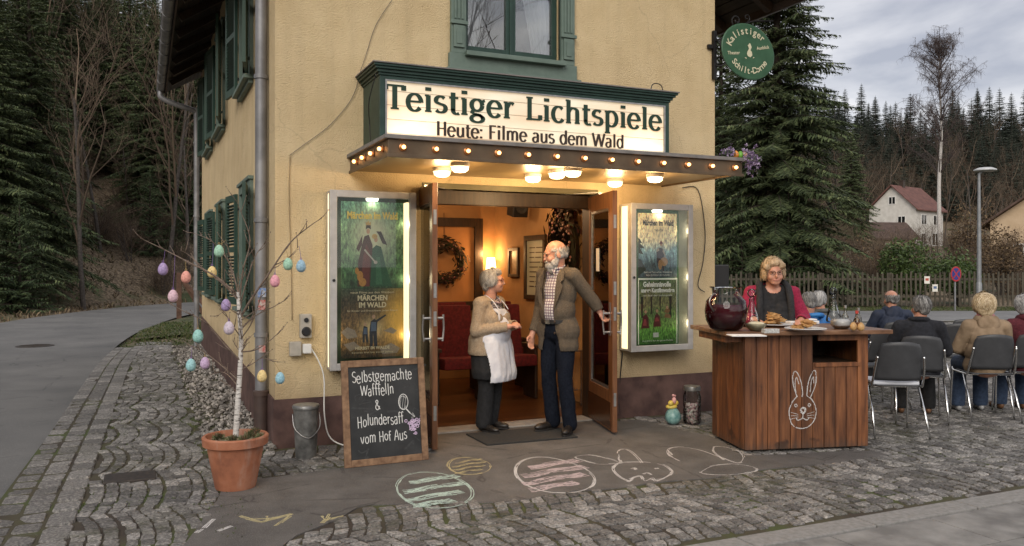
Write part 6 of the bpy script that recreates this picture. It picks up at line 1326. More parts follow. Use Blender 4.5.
def hair(c, M, par, m, kind, s=1.0, seed=1, fold=.006, base=None):
    b = MB(); E = lambda p, r: b.sphere(V(c)+M @ (V(p)*s), tuple(q*s for q in r), 16, 12, M)
    if kind == 'short': E((0,-.026,.038),(.083,.094,.088)); E((0,.02,.075),(.066,.062,.045)); E((-.062,-.02,.0),(.024,.05,.045)); E((.062,-.02,.0),(.024,.05,.045)); E((0,-.07,-.02),(.062,.042,.055))
    if kind == 'curly': E((0,-.03,.045),(.092,.10,.088)); E((0,.03,.085),(.072,.060,.045)); E((-.070,-.018,.008),(.030,.055,.058)); E((.070,-.018,.008),(.030,.055,.058)); E((0,-.075,-.02),(.078,.048,.075))
    if kind == 'bob': E((0,-.03,.045),(.098,.104,.088)); E((0,.045,.088),(.072,.048,.035)); E((-.080,-.004,.0),(.026,.052,.066)); E((.080,-.004,.0),(.026,.052,.066)); E((0,-.076,-.01),(.084,.042,.072)); E((-.062,.045,.060),(.034,.035,.030)); E((.066,.04,.055),(.032,.038,.034))
    if kind == 'ring': E((-.064,-.024,-.008),(.018,.048,.040)); E((.064,-.024,-.008),(.018,.048,.040)); E((0,-.078,-.012),(.066,.034,.050))
    h = skin('hair', b, m, par, .0055, fold*.5, 60, seed, fstretch=(1,1,.5))
    R = random.Random(seed*7+1); sb = MB(); n = {'short':520,'curly':700,'bob':620,'ring':300}[kind]
    rx, ry, rz_ = {'short':(.084,.100,.108),'curly':(.094,.108,.112),'bob':(.098,.108,.115),'ring':(.080,.098,.090)}[kind]
    for i in range(n):
        a = R.uniform(0, 2*pi); front = abs(((a-pi/2+pi) % (2*pi))-pi)
        t0 = R.uniform(2, 60) if kind != 'ring' else R.uniform(70, 95)
        te = {'short':R.uniform(85,115),'curly':R.uniform(95,130),'bob':R.uniform(105,138),'ring':R.uniform(105,125)}[kind]
        if front < .95:
            if kind == 'ring': continue
            te = R.uniform(48,62)
        elif front < 1.25 and kind in ('short','ring'): te = min(te, 85)
        k = 9; pts = []; ph = R.uniform(0,6.28) if kind != 'bob' else a*3+R.uniform(-.8,.8); wv = {'short':.002,'curly':.011,'bob':.010,'ring':.003}[kind]; tw_ = R.uniform(-.35,.35); lf = R.uniform(1.0,1.09)
        if te-t0 > 60 and kind != 'bob': t0 = te-60
        for j in range(k+1):
            th = rad(t0+(te-t0)*j/k); aa = a+tw_*j/k; q = V((rx*sin(th)*cos(aa), ry*sin(th)*sin(aa)-.022, rz_*cos(th)+.022))
            if kind == 'bob' and th > pi/2: q = V((rx*cos(aa)*(1.0+.04*j/k), ry*sin(aa)-.022, .022-(th-pi/2)*.105))
            q *= lf+.02*j/k; q += V((cos(aa+pi/2), sin(aa+pi/2), 0))*wv*sin(ph+j*1.9)+V((0,0,1))*wv*.6*cos(ph*2+j*1.7); pts.append(V(c)+M @ (q*s))
        w_ = .0036*s; L = []; Rr = []
        for j, p in enumerate(pts):
            d = (pts[min(j+1,k)]-pts[max(j-1,0)]); o_ = (p-V(c)).cross(d); o_ = o_.normalized()*w_*(1-.7*j/k) if o_.length > 1e-9 else V((w_,0,0)); L.append(p+o_); Rr.append(p-o_)
        sb.add(L+Rr, [(j, k+1+j, k+2+j, j+1) for j in range(k)])
    sb.build('strands', hash_mat(m.name+'_strand', HSTR[m.name], .55), par, smooth=True, recalc=False)
    return h
def person(label, loc, rz, group=None):
    t = thing('person', label, 'person', tuple(loc), rz, group); return t, XF[t.name]
def TF(J, X): return {k: X @ V(v) for k, v in J.items()}
# ---- the old man holding the door: local +y is where his chest faces
pm = ld(.42, 7.46, PZ); f_ = (-RT*.62-FW*.78).normalized(); rzm = atan2(f_.y, f_.x)-pi/2
t, X = person('tall old man with white beard in tweed jacket and check shirt holding the door', pm, rzm)
R3 = X.to_3x3(); Xi = X.inverted()
dh = V((3.80, 6.445, 1.075)); hh = Xi @ (dh)            # hand on the door handle, person space
k = 1.035
J = dict(pelvis=(0,-.0,.96), chest=(0,.0,1.27), neck=(.0,.01,1.50), shL=(-.168,.0,1.435), shR=(.168,.0,1.435), hipL=(-.088,0,.93), hipR=(.088,0,.93), knL=(-.10,.035,.50), knR=(.10,.01,.50), anL=(-.12,-.02,.09), anR=(.10,-.06,.09))
J['elR'] = (.235,-.05,1.13); J['wrR'] = (.25,.06,.885)
# his left hand (screen right) reaches back to the door
hand = V(hh); shl = V(J['shL']); tow = (hand-shl); 
J['elL'] = tuple(shl.lerp(hand,.52)+V((-.02,-.06,-.05))); J['wrL'] = tuple(hand-(hand-V(J['elL'])).normalized()*.075)
Jw = TF(J, X)
hc = X @ V((-.0,.045,1.628)); HM = R3 @ rotm(-28, -10, 0); HM = (FW.to_3d()*0 or V((0,0,0))) and HM if False else HM
# head turned to profile, looking at the woman and slightly down
look = (-RT*1.0-FW*.22+V((0,0,-.22))).normalized(); hx = look.cross(V((0,0,1))).normalized(); HM = Matrix((hx, look, hx.cross(look))).transposed()
b = MB(); torso(b, Jw, 1, 0); legs(b, Jw); arms(b, Jw); add_head(b, hc, HM, 1.04); add_neck(b, hc, HM, X @ V((0,0,1.47)))
add_hand(b, Jw['wrR'], R3 @ V((.02,.25,-1)), R3 @ V((-.8,.3,0)), 1.0, .45, -1); add_hand(b, Jw['wrL'], dh-Jw['wrL'], V((.5,-.4,-.6)), 1.0, .8, 1)
body = skin('body', b, SKINM, t, .0065)
TROU = mat('dark_denim', (.006,.008,.014), (.012,.015,.024), 50, .95, bump=.3, spec=.12)
b = MB(); legs(b, Jw, .95, .010, .0, .020); pe = Jw['pelvis']; b.sphere(pe, (.172,.130,.15), 16, 10, R3); b.cap(Jw['hipL'], .108, Jw['hipR'], .108); skin('trousers', b, TROU, t, .010, .007, 9, 3, cuts=[lambda c: c.z > pe.z+.12, lambda c: c.z < PZ+.035])
CHKM = NT('check_shirt'); vv = CHKM.coord((1,1,1)); sp = CHKM.node('ShaderNodeSeparateXYZ'); CHKM.l.new(vv, sp.inputs[0])
def stripes(T, o, per, w): m_ = T.math('FRACT', T.math('MULTIPLY', o, 1/per)); return T.math('LESS_THAN', m_, w)
sm_ = CHKM.math('MAXIMUM', stripes(CHKM, sp.outputs[0], .026, .3), stripes(CHKM, sp.outputs[2], .026, .3)); c = CHKM.mix(sm_, (.56,.54,.53), (.15,.09,.14)); CHKM.base(c); CHKM.set(Roughness=.9)
b = MB(); torso(b, Jw, 1, .014, .012); skin('shirt', b, CHKM.m, t, .009, .004, 10, 5, cuts=[lambda c: c.z < pe.z-.02, lambda c: c.z > (X @ V((0,0,1.525))).z])
b = MB(); b.tube([X @ V((.064*cos(a), .012+.064*sin(a), 1.512-.022*sin(a))) for a in [2*pi*i/18 for i in range(18)]], .009, 6, closed=True)
b.poly([X @ V(q) for q in ((-.002,.095,1.487),(-.040,.080,1.508),(-.036,.112,1.440))], .006, R3 @ V((0,1,0))); b.poly([X @ V(q) for q in ((.002,.095,1.487),(.040,.080,1.508),(.036,.112,1.440))], .006, R3 @ V((0,1,0))); b.build('collar', CHKM.m, t, smooth=False)
TWD = NT('tweed'); f = TWD.noise(260, 3); f2 = TWD.noise(5, 4); c = TWD.ramp(f, [(.35,(.035,.026,.018)),(.52,(.10,.078,.055)),(.7,(.19,.155,.115))]); c = TWD.mix(.35, c, TWD.ramp(f2, [(.3,(.6,.6,.6)),(.7,(1.2,1.15,1.1))]), 'MULTIPLY'); TWD.base(c); TWD.bump(f, .4, .003); TWD.set(Roughness=.95); TWEED = TWD.m
Xi = X.inverted()
def jopen(c, z0, z1, w0, w1, zb, wb):
    """open front: width as a function of height"""
    q = Xi @ c
    if q.y < .02: return False
    if q.z > z1: w = w1
    elif q.z > z0: w = w0+(w1-w0)*(q.z-z0)/(z1-z0)
    elif q.z > zb: w = w0
    else: w = w0+(wb-w0)*min(1,(zb-q.z)/.25)
    return abs(q.x-.0) < w and q.z < 1.56 and not (abs(q.x) > .17)
b = MB(); torso(b, Jw, 1, .026, .010); arms(b, Jw, 1.0, .018, .10); 
for s in (-1,1): b.cap(X @ V((s*.078,0,.98)), .108, X @ V((s*.085,.0,.79)), .116)
b.cap(X @ V((0,-.02,.98)), .13, X @ V((0,-.02,.80)), .13)
skin('jacket', b, TWEED, t, .008, .006, 10, 9, cuts=[lambda c: jopen(c,1.12,1.45,.052,.085,.98,.11), lambda c: (Xi @ c).z < .755 and abs((Xi @ c).x) < .24 and (Xi@c).y < .3 and (Xi@c - V((.25,.06,.885))).length > .12, lambda c: (c-Jw['wrR']).length < .055, lambda c: (c-Jw['wrL']).length < .05, lambda c: (c-(X @ V((0,.02,1.53)))).length < .085], thick=.006)
for s in (-1,1):   # lapels, pocket flaps
    b = MB(); pts = [(s*.058,.150,1.12),(s*.075,.148,1.30),(s*.082,.132,1.43),(s*.088,.075,1.50),(s*.128,.085,1.46),(s*.142,.115,1.40),(s*.118,.130,1.37),(s*.146,.132,1.34),(s*.10,.155,1.2)]; b.poly([X @ V(q) for q in pts], .006, R3 @ V((0,1,0))); b.build('lapel', TWEED, t)
for z in (1.02, .92): b = MB(); b.sphere(X @ V((-.075,.160,z)), (.011,.006,.011), 10, 6, R3); b.build('button', DARK, t, smooth=True)
b = MB(); b.lathe([(.155,.0),(.155,.035)], X @ V((0,.005,1.0)), 24); b.xform(Matrix.Identity(4)); o = b.build('belt', BLACK, t, smooth='auto'); b = MB(); b.obox(X @ V((0,.163,1.018)), (.045,.008,.036), R3); b.build('buckle', METAL, t)
SHOEM = mat('dark_leather', (.012,.010,.009), (.025,.02,.017), 20, .4)
for s, dv in (('L',(-.35,1)),('R',(.25,1))): shoe('shoe', Jw['an'+s], R3 @ V((*dv,0)), SHOEM, t, gz=PZ+.016)
WH = hairmat('white_hair', (.26,.24,.225), (.46,.44,.42))
hair(hc, HM, body, WH, 'ring', 1.04, 2); eyes(hc, HM, body, 1.04)
b = MB(); E = lambda p, r: b.sphere(hc+HM @ (V(p)*1.04), tuple(q*1.04 for q in r), 14, 10, HM)
E((0,.068,-.092),(.052,.044,.036)); E((0,.064,-.125),(.044,.038,.036)); E((0,.045,-.10),(.056,.045,.040)); E((-.05,.036,-.072),(.018,.034,.036)); E((.05,.036,-.072),(.018,.034,.036)); E((0,.093,-.052),(.032,.013,.010)); E((-.06,.01,-.045),(.012,.02,.03)); E((.06,.01,-.045),(.012,.02,.03)); E((0,.062,-.145),(.024,.022,.026))
skin('beard', b, WH, body, .0055, .005, 40, 4, fstretch=(1,1,.6))
b = MB(); [b.sphere(hc+HM @ (V((s*.030,.090,.021))*1.04), (.017,.006,.005), 8, 6, HM) for s in (-1,1)]; b.build('eyebrows', WH, body, smooth=True)
# ---- the old woman in the apron
pw = ld(-.20, 7.53, PZ); f_ = (RT*.88-FW*.50).normalized(); rzw = atan2(f_.y, f_.x)-pi/2
t, X = person('short old woman with grey curls in a beige cardigan and white apron', pw, rzw); R3 = X.to_3x3(); Xi = X.inverted()
J = dict(pelvis=(0,-.02,.80), chest=(0,-.0,1.04), neck=(0,.0,1.235), shL=(-.155,-.01,1.175), shR=(.155,-.01,1.175), hipL=(-.08,-.02,.77), hipR=(.08,-.02,.77), knL=(-.085,.0,.42), knR=(.085,.01,.42), anL=(-.09,-.05,.09), anR=(.09,-.02,.09), elL=(-.215,-.02,.93), elR=(.215,-.02,.93), wrL=(-.060,.235,.985), wrR=(.060,.235,.975))
Jw = TF(J, X); hc = X @ V((0,.035,1.375)); look = (RT*1.0-FW*.12+V((0,0,.10))).normalized(); hx = look.cross(V((0,0,1))).normalized(); HM = Matrix((hx, look, hx.cross(look))).transposed()
b = MB(); torso(b, Jw, .95, 0, .02, bust=.05); legs(b, Jw, .95); arms(b, Jw, .95); add_head(b, hc, HM, .93, .5); add_neck(b, hc, HM, X @ V((0,0,1.21)), .95, .052)
add_hand(b, Jw['wrL'], R3 @ V((.75,.55,.1)), R3 @ V((.3,.2,-.8)), .88, .55, 1); add_hand(b, Jw['wrR'], R3 @ V((-.75,.6,.15)), R3 @ V((-.3,.3,-.8)), .88, .55, -1)
body = skin('body', b, SKINM, t, .0065); Xi = X.inverted()
BLK = mat('black_cloth', (.008,.008,.009), (.018,.018,.020), 30, .9, bump=.2)
b = MB(); legs(b, Jw, .95, .016, .0, .018); skin('trousers', b, BLK, t, .009, .005, 9, 2, cuts=[lambda c: c.z < PZ+.05])
b = MB(); torso(b, Jw, .97, .016, .04, bust=.05); b.cap(X @ V((-.07,0,.82)), .14, X @ V((-.08,.02,.56)), .15); b.cap(X @ V((.07,0,.82)), .14, X @ V((.08,.02,.56)), .15); b.cap(X @ V((0,.0,.8)), .14, X @ V((0,.01,.56)), .155)
PAT = mat('patterned_blouse', (.05,.035,.04), (.42,.36,.34), 70, .9, lo=.48, hi=.56)
skin('skirt', b, BLK, t, .010, .008, 8, 4, cuts=[lambda c: (Xi @ c).z < .50, lambda c: (Xi @ c).z > .98])
b = MB(); torso(b, Jw, .97, .014, .03, bust=.05); skin('blouse', b, PAT, t, .009, .003, 10, 4, cuts=[lambda c: (Xi @ c).z < .9])
APR = mat('white_apron', (.55,.55,.60), (.68,.68,.72), 12, .9, bump=.2)
b = MB(); torso(b, Jw, .97, .026, .048, bust=.052); b.cap(X @ V((-.07,.01,.82)), .155, X @ V((-.085,.04,.52)), .168); b.cap(X @ V((.07,.01,.82)), .155, X @ V((.085,.04,.52)), .168); b.cap(X @ V((0,.02,.8)), .155, X @ V((0,.04,.52)), .17)
def apr(c):
    q = Xi @ c
    if q.z < .475 or q.z > 1.13 or q.y < .0: return True
    if q.z > .93: return abs(q.x) > .095 or q.y < .05
    return abs(q.x) > .215 
skin('apron', b, APR, t, .009, .007, 8, 7, cuts=[apr], thick=.003)
b = MB()
for s in (-1,1): b.tube(catmull([X @ V((s*.085,.142,1.12)), X @ V((s*.080,.085,1.19)), X @ V((s*.062,.0,1.245)), X @ V((0,-.07,1.24))],5), .0045, 5)
b.build('apron_strap', APR, t, smooth=True)
CARD = mat('beige_knit', (.27,.20,.135), (.37,.29,.205), 70, .95, bump=.6, bscale=140)
b = MB(); torso(b, Jw, .95, .032, .030, bust=.05); arms(b, Jw, .96, .018, .12); b.cap(X @ V((-.08,-.01,.84)), .148, X @ V((-.085,-.005,.74)), .155); b.cap(X @ V((.08,-.01,.84)), .148, X @ V((.085,-.005,.74)), .155)
def copen(c):
    q = Xi @ c
    if q.z < .715: return True
    if q.y > .03 and abs(q.x) < .105 and q.z < 1.20 and not ((c-Jw['wrL']).length < .14 or (c-Jw['wrR']).length < .14) and not (.90 < q.z < 1.03 and q.y > .19): return True
    return (c-Jw['wrL']).length < .045 or (c-Jw['wrR']).length < .045 or (q-V((0,.03,1.27))).length < .095
skin('cardigan', b, CARD, t, .008, .007, 10, 12, cuts=[copen], thick=.005)
b = MB(); b.tube([X @ V((.072*cos(a), .028+.075*sin(a), 1.215-.035*sin(a))) for a in [2*pi*i/18 for i in range(18)]], .010, 6, closed=True); b.build('necklace', mat('beads', (.1,.02,.03),(.5,.4,.4),160,.4), t, smooth=True)
GH = hairmat('grey_hair', (.20,.18,.16), (.48,.45,.41)); hair(hc, HM, body, GH, 'curly', .92, 5, .010); glasses(hc, HM, body, .93, mat('dark_red_frame', (.12,.02,.02), None, rough=.3)); eyes(hc, HM, body, .93)
for s, dv in (('L',(-.1,1)),('R',(.15,1))):
    o = shoe('shoe', Jw['an'+s], R3 @ V((*dv,0)), SHOEM, t, .23, .85, gz=PZ+.012)
# ---- the saleswoman behind the counter
ps = fd(772, 300, 7.55); ps.z = GZ; f_ = (-FW*1.0-RT*.12).normalized(); rzs = atan2(f_.y, f_.x)-pi/2
t, X = person('smiling blonde woman in glasses, black top and crimson cardigan behind the counter', ps, rzs); R3 = X.to_3x3(); Xi = X.inverted()
J = dict(pelvis=(0,-.03,.88), chest=(0,.0,1.13), neck=(0,.02,1.335), shL=(-.18,.0,1.265), shR=(.18,.0,1.265), hipL=(-.09,-.03,.85), hipR=(.09,-.03,.85), knL=(-.1,.0,.46), knR=(.1,.0,.46), anL=(-.11,-.03,.09), anR=(.11,-.03,.09), elL=(-.275,.03,1.03), elR=(.275,.03,1.03), wrL=(-.21,.23,1.035), wrR=(.20,.24,1.035))
Jw = TF(J, X); hc = X @ V((0,.07,1.455)); HM = R3 @ rotm(4, -2, 3)
b = MB(); torso(b, Jw, 1.08, 0, .06, bust=.07); legs(b, Jw, 1.1); arms(b, Jw, 1.1); add_head(b, hc, HM, 1.03, .6); add_neck(b, hc, HM, X @ V((0,0,1.31)), 1.0, .058)
add_hand(b, Jw['wrL'], R3 @ V((.4,.8,-.1)), R3 @ V((0,0,-1)), .9, .25, 1); add_hand(b, Jw['wrR'], R3 @ V((-.4,.8,-.1)), R3 @ V((0,0,-1)), .9, .25, -1); body = skin('body', b, SKINM, t, .0065)
b = MB(); legs(b, Jw, 1.1, .016); b.sphere(Jw['pelvis'], (.2,.15,.15), 16, 10, R3); skin('trousers', b, BLK, t, .011, .004)
b = MB(); torso(b, Jw, 1.08, .018, .065, bust=.072); skin('top', b, BLK, t, .010, .004, 9, 3, cuts=[lambda c: (Xi @ c).z < .8, lambda c: (Xi @ c-V((0,.09,1.345))).length < .08])
CRIM = mat('crimson_knit', (.20,.008,.035), (.32,.018,.06), 60, .95, bump=.5, bscale=130)
b = MB(); torso(b, Jw, 1.05, .030, .045, bust=.06); arms(b, Jw, 1.05, .020, .05)
skin('cardigan', b, CRIM, t, .010, .008, 8, 6, cuts=[lambda c: (Xi @ c).z < .82, lambda c: (Xi @ c).y > .02 and abs((Xi @ c).x) < .13 and (Xi @ c).z < 1.38, lambda c: (c-Jw['wrL']).length < .045 or (c-Jw['wrR']).length < .045], thick=.005)
b = MB()
for s in (-1,1): b.tube(catmull([X @ V(q) for q in ((0,-.085,1.36),(s*.085,-.03,1.37),(s*.125,.06,1.33),(s*.135,.135,1.22),(s*.14,.165,1.08),(s*.135,.17,.90))],6), [.030]*31, 8)
noise_off(b, .006, 30); b.build('scarf', mat('black_wool', (.012,.012,.014), (.03,.03,.032), 70, .95, bump=.8), t, smooth=True)
BLH = hairmat('blonde_hair', (.26,.17,.09), (.52,.38,.24)); hair(hc, HM, body, BLH, 'bob', 1.03, 3, .010); glasses(hc, HM, body, 1.03, None, 1.0); eyes(hc, HM, body, 1.03)
b = MB(); b.tube(catmull([hc+HM @ V(q) for q in ((-.034,.080,-.050),(-.016,.091,-.063),(.016,.091,-.063),(.034,.080,-.050))],4), [.001]+[.0036]*11+[.001], 6); b.build('lips', mat('lips', (.48,.17,.14), None, rough=.4), body, smooth=True)
for s in 'LR': shoe('shoe', Jw['an'+s], R3 @ V((0,1,0)), SHOEM, t, gz=GZ)
# ---- seated people, seen from behind
def seated(lab, l, d, turn, coat, trou, hairm, hk, s=1.0, head=(0,0), extras=None, lean=0, fat=0.02, armf=True, hmul=1.0, shoes=SHOEM, spread=.12):
    p = ld(l, d, GZ); rz = base_rz+rad(turn); t, X = person(lab, p, rz); R3 = X.to_3x3(); Xi = X.inverted()
    J = dict(pelvis=(0,-.11,.56), chest=(0,-.12+lean*.5,.83), neck=(0,-.09+lean,1.04), shL=(-.185,-.12+lean,.965), shR=(.185,-.12+lean,.965), hipL=(-.09,-.08,.545), hipR=(.09,-.08,.545), knL=(-spread,.36,.53), knR=(spread,.36,.53), anL=(-spread-.01,.36,.09), anR=(spread+.02,.41,.09), elL=(-.265,-.03+lean,.72), elR=(.265,-.03+lean,.72), wrL=(-.10,.22,.66), wrR=(.10,.22,.66))
    J = {k_: (v[0]*s*.93, v[1]+(.055 if k_[:2] not in ('kn','an','wr') else 0), v[2]) for k_, v in J.items()}
    Jw = TF(J, X); hc = X @ V((head[0]*.0006,-.01+lean+head[1]*-.001,1.165)); HM = R3 @ rotm(head[0], -head[1], 0)
    b = MB(); torso(b, Jw, 1, 0, fat); legs(b, Jw); arms(b, Jw); add_head(b, hc, HM, .97*hmul); add_neck(b, hc, HM, X @ V((0,-.025+lean,1.02)))
    add_hand(b, Jw['wrL'], R3 @ V((.3,.9,-.2)), R3 @ V((0,0,-1)), .95, .4, 1); add_hand(b, Jw['wrR'], R3 @ V((-.3,.9,-.2)), R3 @ V((0,0,-1)), .95, .4, -1); body = skin('body', b, SKINM, t, .008)
    b = MB(); legs(b, Jw, 1, .018, 0, .015); b.sphere(Jw['pelvis'], (.19,.15,.12), 14, 10, R3); skin('trousers', b, trou, t, .011, .006, 9, 2, cuts=[lambda c: c.z < GZ+.06])
    b = MB(); torso(b, Jw, 1, .024, fat+.008); arms(b, Jw, 1, .022, .04); b.sphere(X @ V((0,.0,.54)), (.205,.165,.10), 16, 10, R3)
    skin('coat', b, coat, t, .009, .006, 11, int(l*10), cuts=[lambda c: (c-Jw['wrL']).length < .05 or (c-Jw['wrR']).length < .05, lambda c: (Xi @ c).z < .475, lambda c: (Xi @ c-V((0,-.01+lean,1.09))).length < .07])
    hair(hc, HM, body, hairm, hk, .99*hmul, int(l*7), .007); eyes(hc, HM, body, .97*hmul)
    for sd in 'LR': shoe('shoe', Jw['an'+sd], R3 @ V((.1 if sd == 'R' else -.1,1,0)), shoes, t, .26, .95, gz=GZ)
    if extras: extras(t, X, R3, hc, HM, body)
    t.scale = (.95,.95,.95)
    return t
def collar(m, r=.085, th=.026, z=1.035, dz=0, dy=-.03):
    def fn(t, X, R3, hc, HM, body): b = MB(); b.tube([X @ V((r*cos(a), dy+r*.95*sin(a), z-.018*sin(a))) for a in [2*pi*i/20 for i in range(20)]], th, 8, closed=True); noise_off(b, .004, 40); b.build('collar', m, t, smooth=True)
    return fn
def hood(m):
    def fn(t, X, R3, hc, HM, body):
        b = MB(); b.sphere(X @ V((0,-.125,.985)), (.115,.045,.10), 16, 10, R3); b.sphere(X @ V((-.075,-.06,1.03)), (.05,.07,.045), 12, 8, R3); b.sphere(X @ V((.075,-.06,1.03)), (.05,.07,.045), 12, 8, R3); skin('hood', b, m, t, .008, .006, 14, 5)
    return fn
JEANS = mat('blue_jeans', (.02,.035,.07), (.04,.065,.12), 40, .9); NAVY = mat('navy_jacket', (.010,.016,.036), (.020,.030,.060), 12, .75, bump=.3); BLKJ = mat('black_wool_jacket', (.008,.009,.013), (.018,.019,.026), 40, .95, bump=.4)
BEI = mat('beige_coat', (.20,.14,.085), (.30,.215,.14), 10, .9, bump=.3); BURG = mat('burgundy_fleece', (.06,.008,.014), (.11,.018,.026), 60, .95, bump=.6); GREYC = mat('grey_coat', (.075,.075,.075), (.12,.12,.118), 16, .9, bump=.4); BLU = mat('bright_blue_jacket', (.015,.12,.36), (.03,.19,.50), 10, .6, bump=.3)
PLH = hairmat('pale_blonde_hair', (.32,.23,.13), (.62,.50,.33)); SGH = hairmat('silver_hair', (.17,.17,.17), (.45,.44,.43)); DGH = hairmat('salt_pepper_hair', (.06,.055,.05), (.30,.29,.28)); BRS = mat('brown_shoe', (.12,.055,.025), (.2,.10,.05), 14, .6); GRS = mat('grey_trainer', (.16,.16,.17), (.5,.5,.5), 12, .7)
def both(*fs):
    def fn(*a):
        for q in fs: q(*a)
    return fn
seated('man with short grey hair in a black jacket, seated left of the beige coat', 4.02, 8.1, -20, BLKJ, BLK, DGH, 'short', 1.08, (28,0), collar(BLKJ), fat=.03, shoes=BRS)
seated('woman with full pale blonde hair in a beige hooded coat, seated', 4.75, 8.25, -8, BEI, JEANS, PLH, 'curly', 1.02, (-8,4), both(hood(BEI), collar(mat('pink_scarf', (.35,.12,.15),(.5,.25,.26),60,.9), .075, .02, 1.065)), fat=.05, shoes=GRS, hmul=1.14)
seated('woman with grey bob and burgundy fleece at the right picture edge, seated', 5.24, 8.35, -10, BURG, JEANS, SGH, 'curly', 1.0, (-24,0), collar(BURG, .08, .035, 1.04), fat=.04, shoes=BRS)
seated('balding man in a navy hooded jacket, seated behind the counter end', 4.66, 10.1, 0, NAVY, BLK, DGH, 'ring', 1.12, (8,6), hood(NAVY), fat=.05, hmul=1.02)
seated('person with grey hair in a grey coat, seated behind the counter', 3.62, 9.6, 6, GREYC, BLK, SGH, 'short', 1.0, (-40,4), collar(GREYC), fat=.03)
seated('person in a bright blue jacket leaning forward, mostly behind the saleswoman', 3.22, 8.75, 4, BLU, BLK, DGH, 'short', 1.0, (0,20), collar(BLU), lean=.16, fat=.04)
# ------------------------------------------------------------------ trees
def spruce(H, RB_, seed, nwh, per, ntw, z0=.08, tw=.16, droop=.35, dens=1.0, up=.25, skirt=1.0):
    """returns (trunk MB, crown MB); whorled drooping boughs made of small needle sprays"""
    R = random.Random(seed); t = MB(); lean = V((R.uniform(-.01,.01), R.uniform(-.01,.01), 0))
    t.tube([V((0,0,-.3))]+[V((lean.x*H*u, lean.y*H*u, H*u)) for u in (.1,.3,.5,.7,.9,1)], [H*.014*(1.15-u) for u in (0,.1,.3,.5,.7,.9,1.13)], 7); c = MB(); cv = c.v; cf = c.f
    br = MB()
    for w in range(nwh):
        u = z0+(1-z0)*((w+R.uniform(-.3,.3))/nwh); u = min(.985, max(z0, u)); base = V((lean.x*H*u, lean.y*H*u, H*u)); L0 = RB_*((1-u)**.82)*(.55+.45*sstep(0,.22,u) if skirt < 1 else 1)+.12
        a0 = R.uniform(0, 6.28); n = max(4, int(per*(1-.35*u)))
        for k in range(n):
            if R.random() > dens: continue
            a = a0+2*pi*k/n+R.uniform(-.35,.35); L = L0*R.uniform(.62,1.12)*(1.12 if R.random() < .12 else 1); d = V((cos(a), sin(a), 0)); s = V((-d.y, d.x, 0)); dr = droop*R.uniform(.5,1.4)*(1.1-u)
            P = lambda q: base+d*(L*q)+V((0,0,L*(-dr*q*1.4+up*q*q*.9+.10*sin(q*3))))
            if L > .8: br.tube([P(0),P(.5),P(.9)], [.018+L*.006,.012+L*.003,.004], 4, cap=False)
            m = max(4, int(ntw*(L/RB_)**.8))
            for i in range(m):
                q = .12+.9*(i+R.random())/m; p = P(min(q,1.02)); wd = L*.30*(1.02-q)**.7*(.5+.5*min(1,q*3))+.06
                for sd in (-1, 1):
                    ll = wd*R.uniform(.55,1.15); dd = (s*sd*R.uniform(.6,1)+d*R.uniform(.35,.9)+V((0,0,R.uniform(-.55,.05)))).normalized(); e = p+dd*ll
                    e.z -= ll*.25; wv = V((R.uniform(-.4,.4), R.uniform(-.4,.4), -1)).normalized()*(tw*R.uniform(.5,1.1)); mid = p.lerp(e, R.uniform(.4,.6)); nb2 = len(cv)
                    sv = dd.cross(V((0,0,1)))*tw*.30
                    cv += [p, mid+sv, e, mid-sv, mid+wv, p.lerp(e,.2)+wv*.5, p.lerp(e,.85)+wv*.55]; cf += [(nb2,nb2+1,nb2+2,nb2+3),(nb2,nb2+5,nb2+4),(nb2+4,nb2+6,nb2+2)]
    c.mi = [0]*len(c.f); top = V((lean.x*H, lean.y*H, H))
    c.add([top+V((-.05,0,-.5)), top+V((.05,0,-.5)), top+V((0,0,.35))], [(0,1,2)]); c.add([top+V((0,-.05,-.5)), top+V((0,.05,-.5)), top+V((0,0,.35))], [(0,1,2)])
    t.v, off = t.v+br.v, len(t.v); t.f = t.f+[tuple(i+off for i in f) for f in br.f]; t.mi = [0]*len(t.f); return t, c
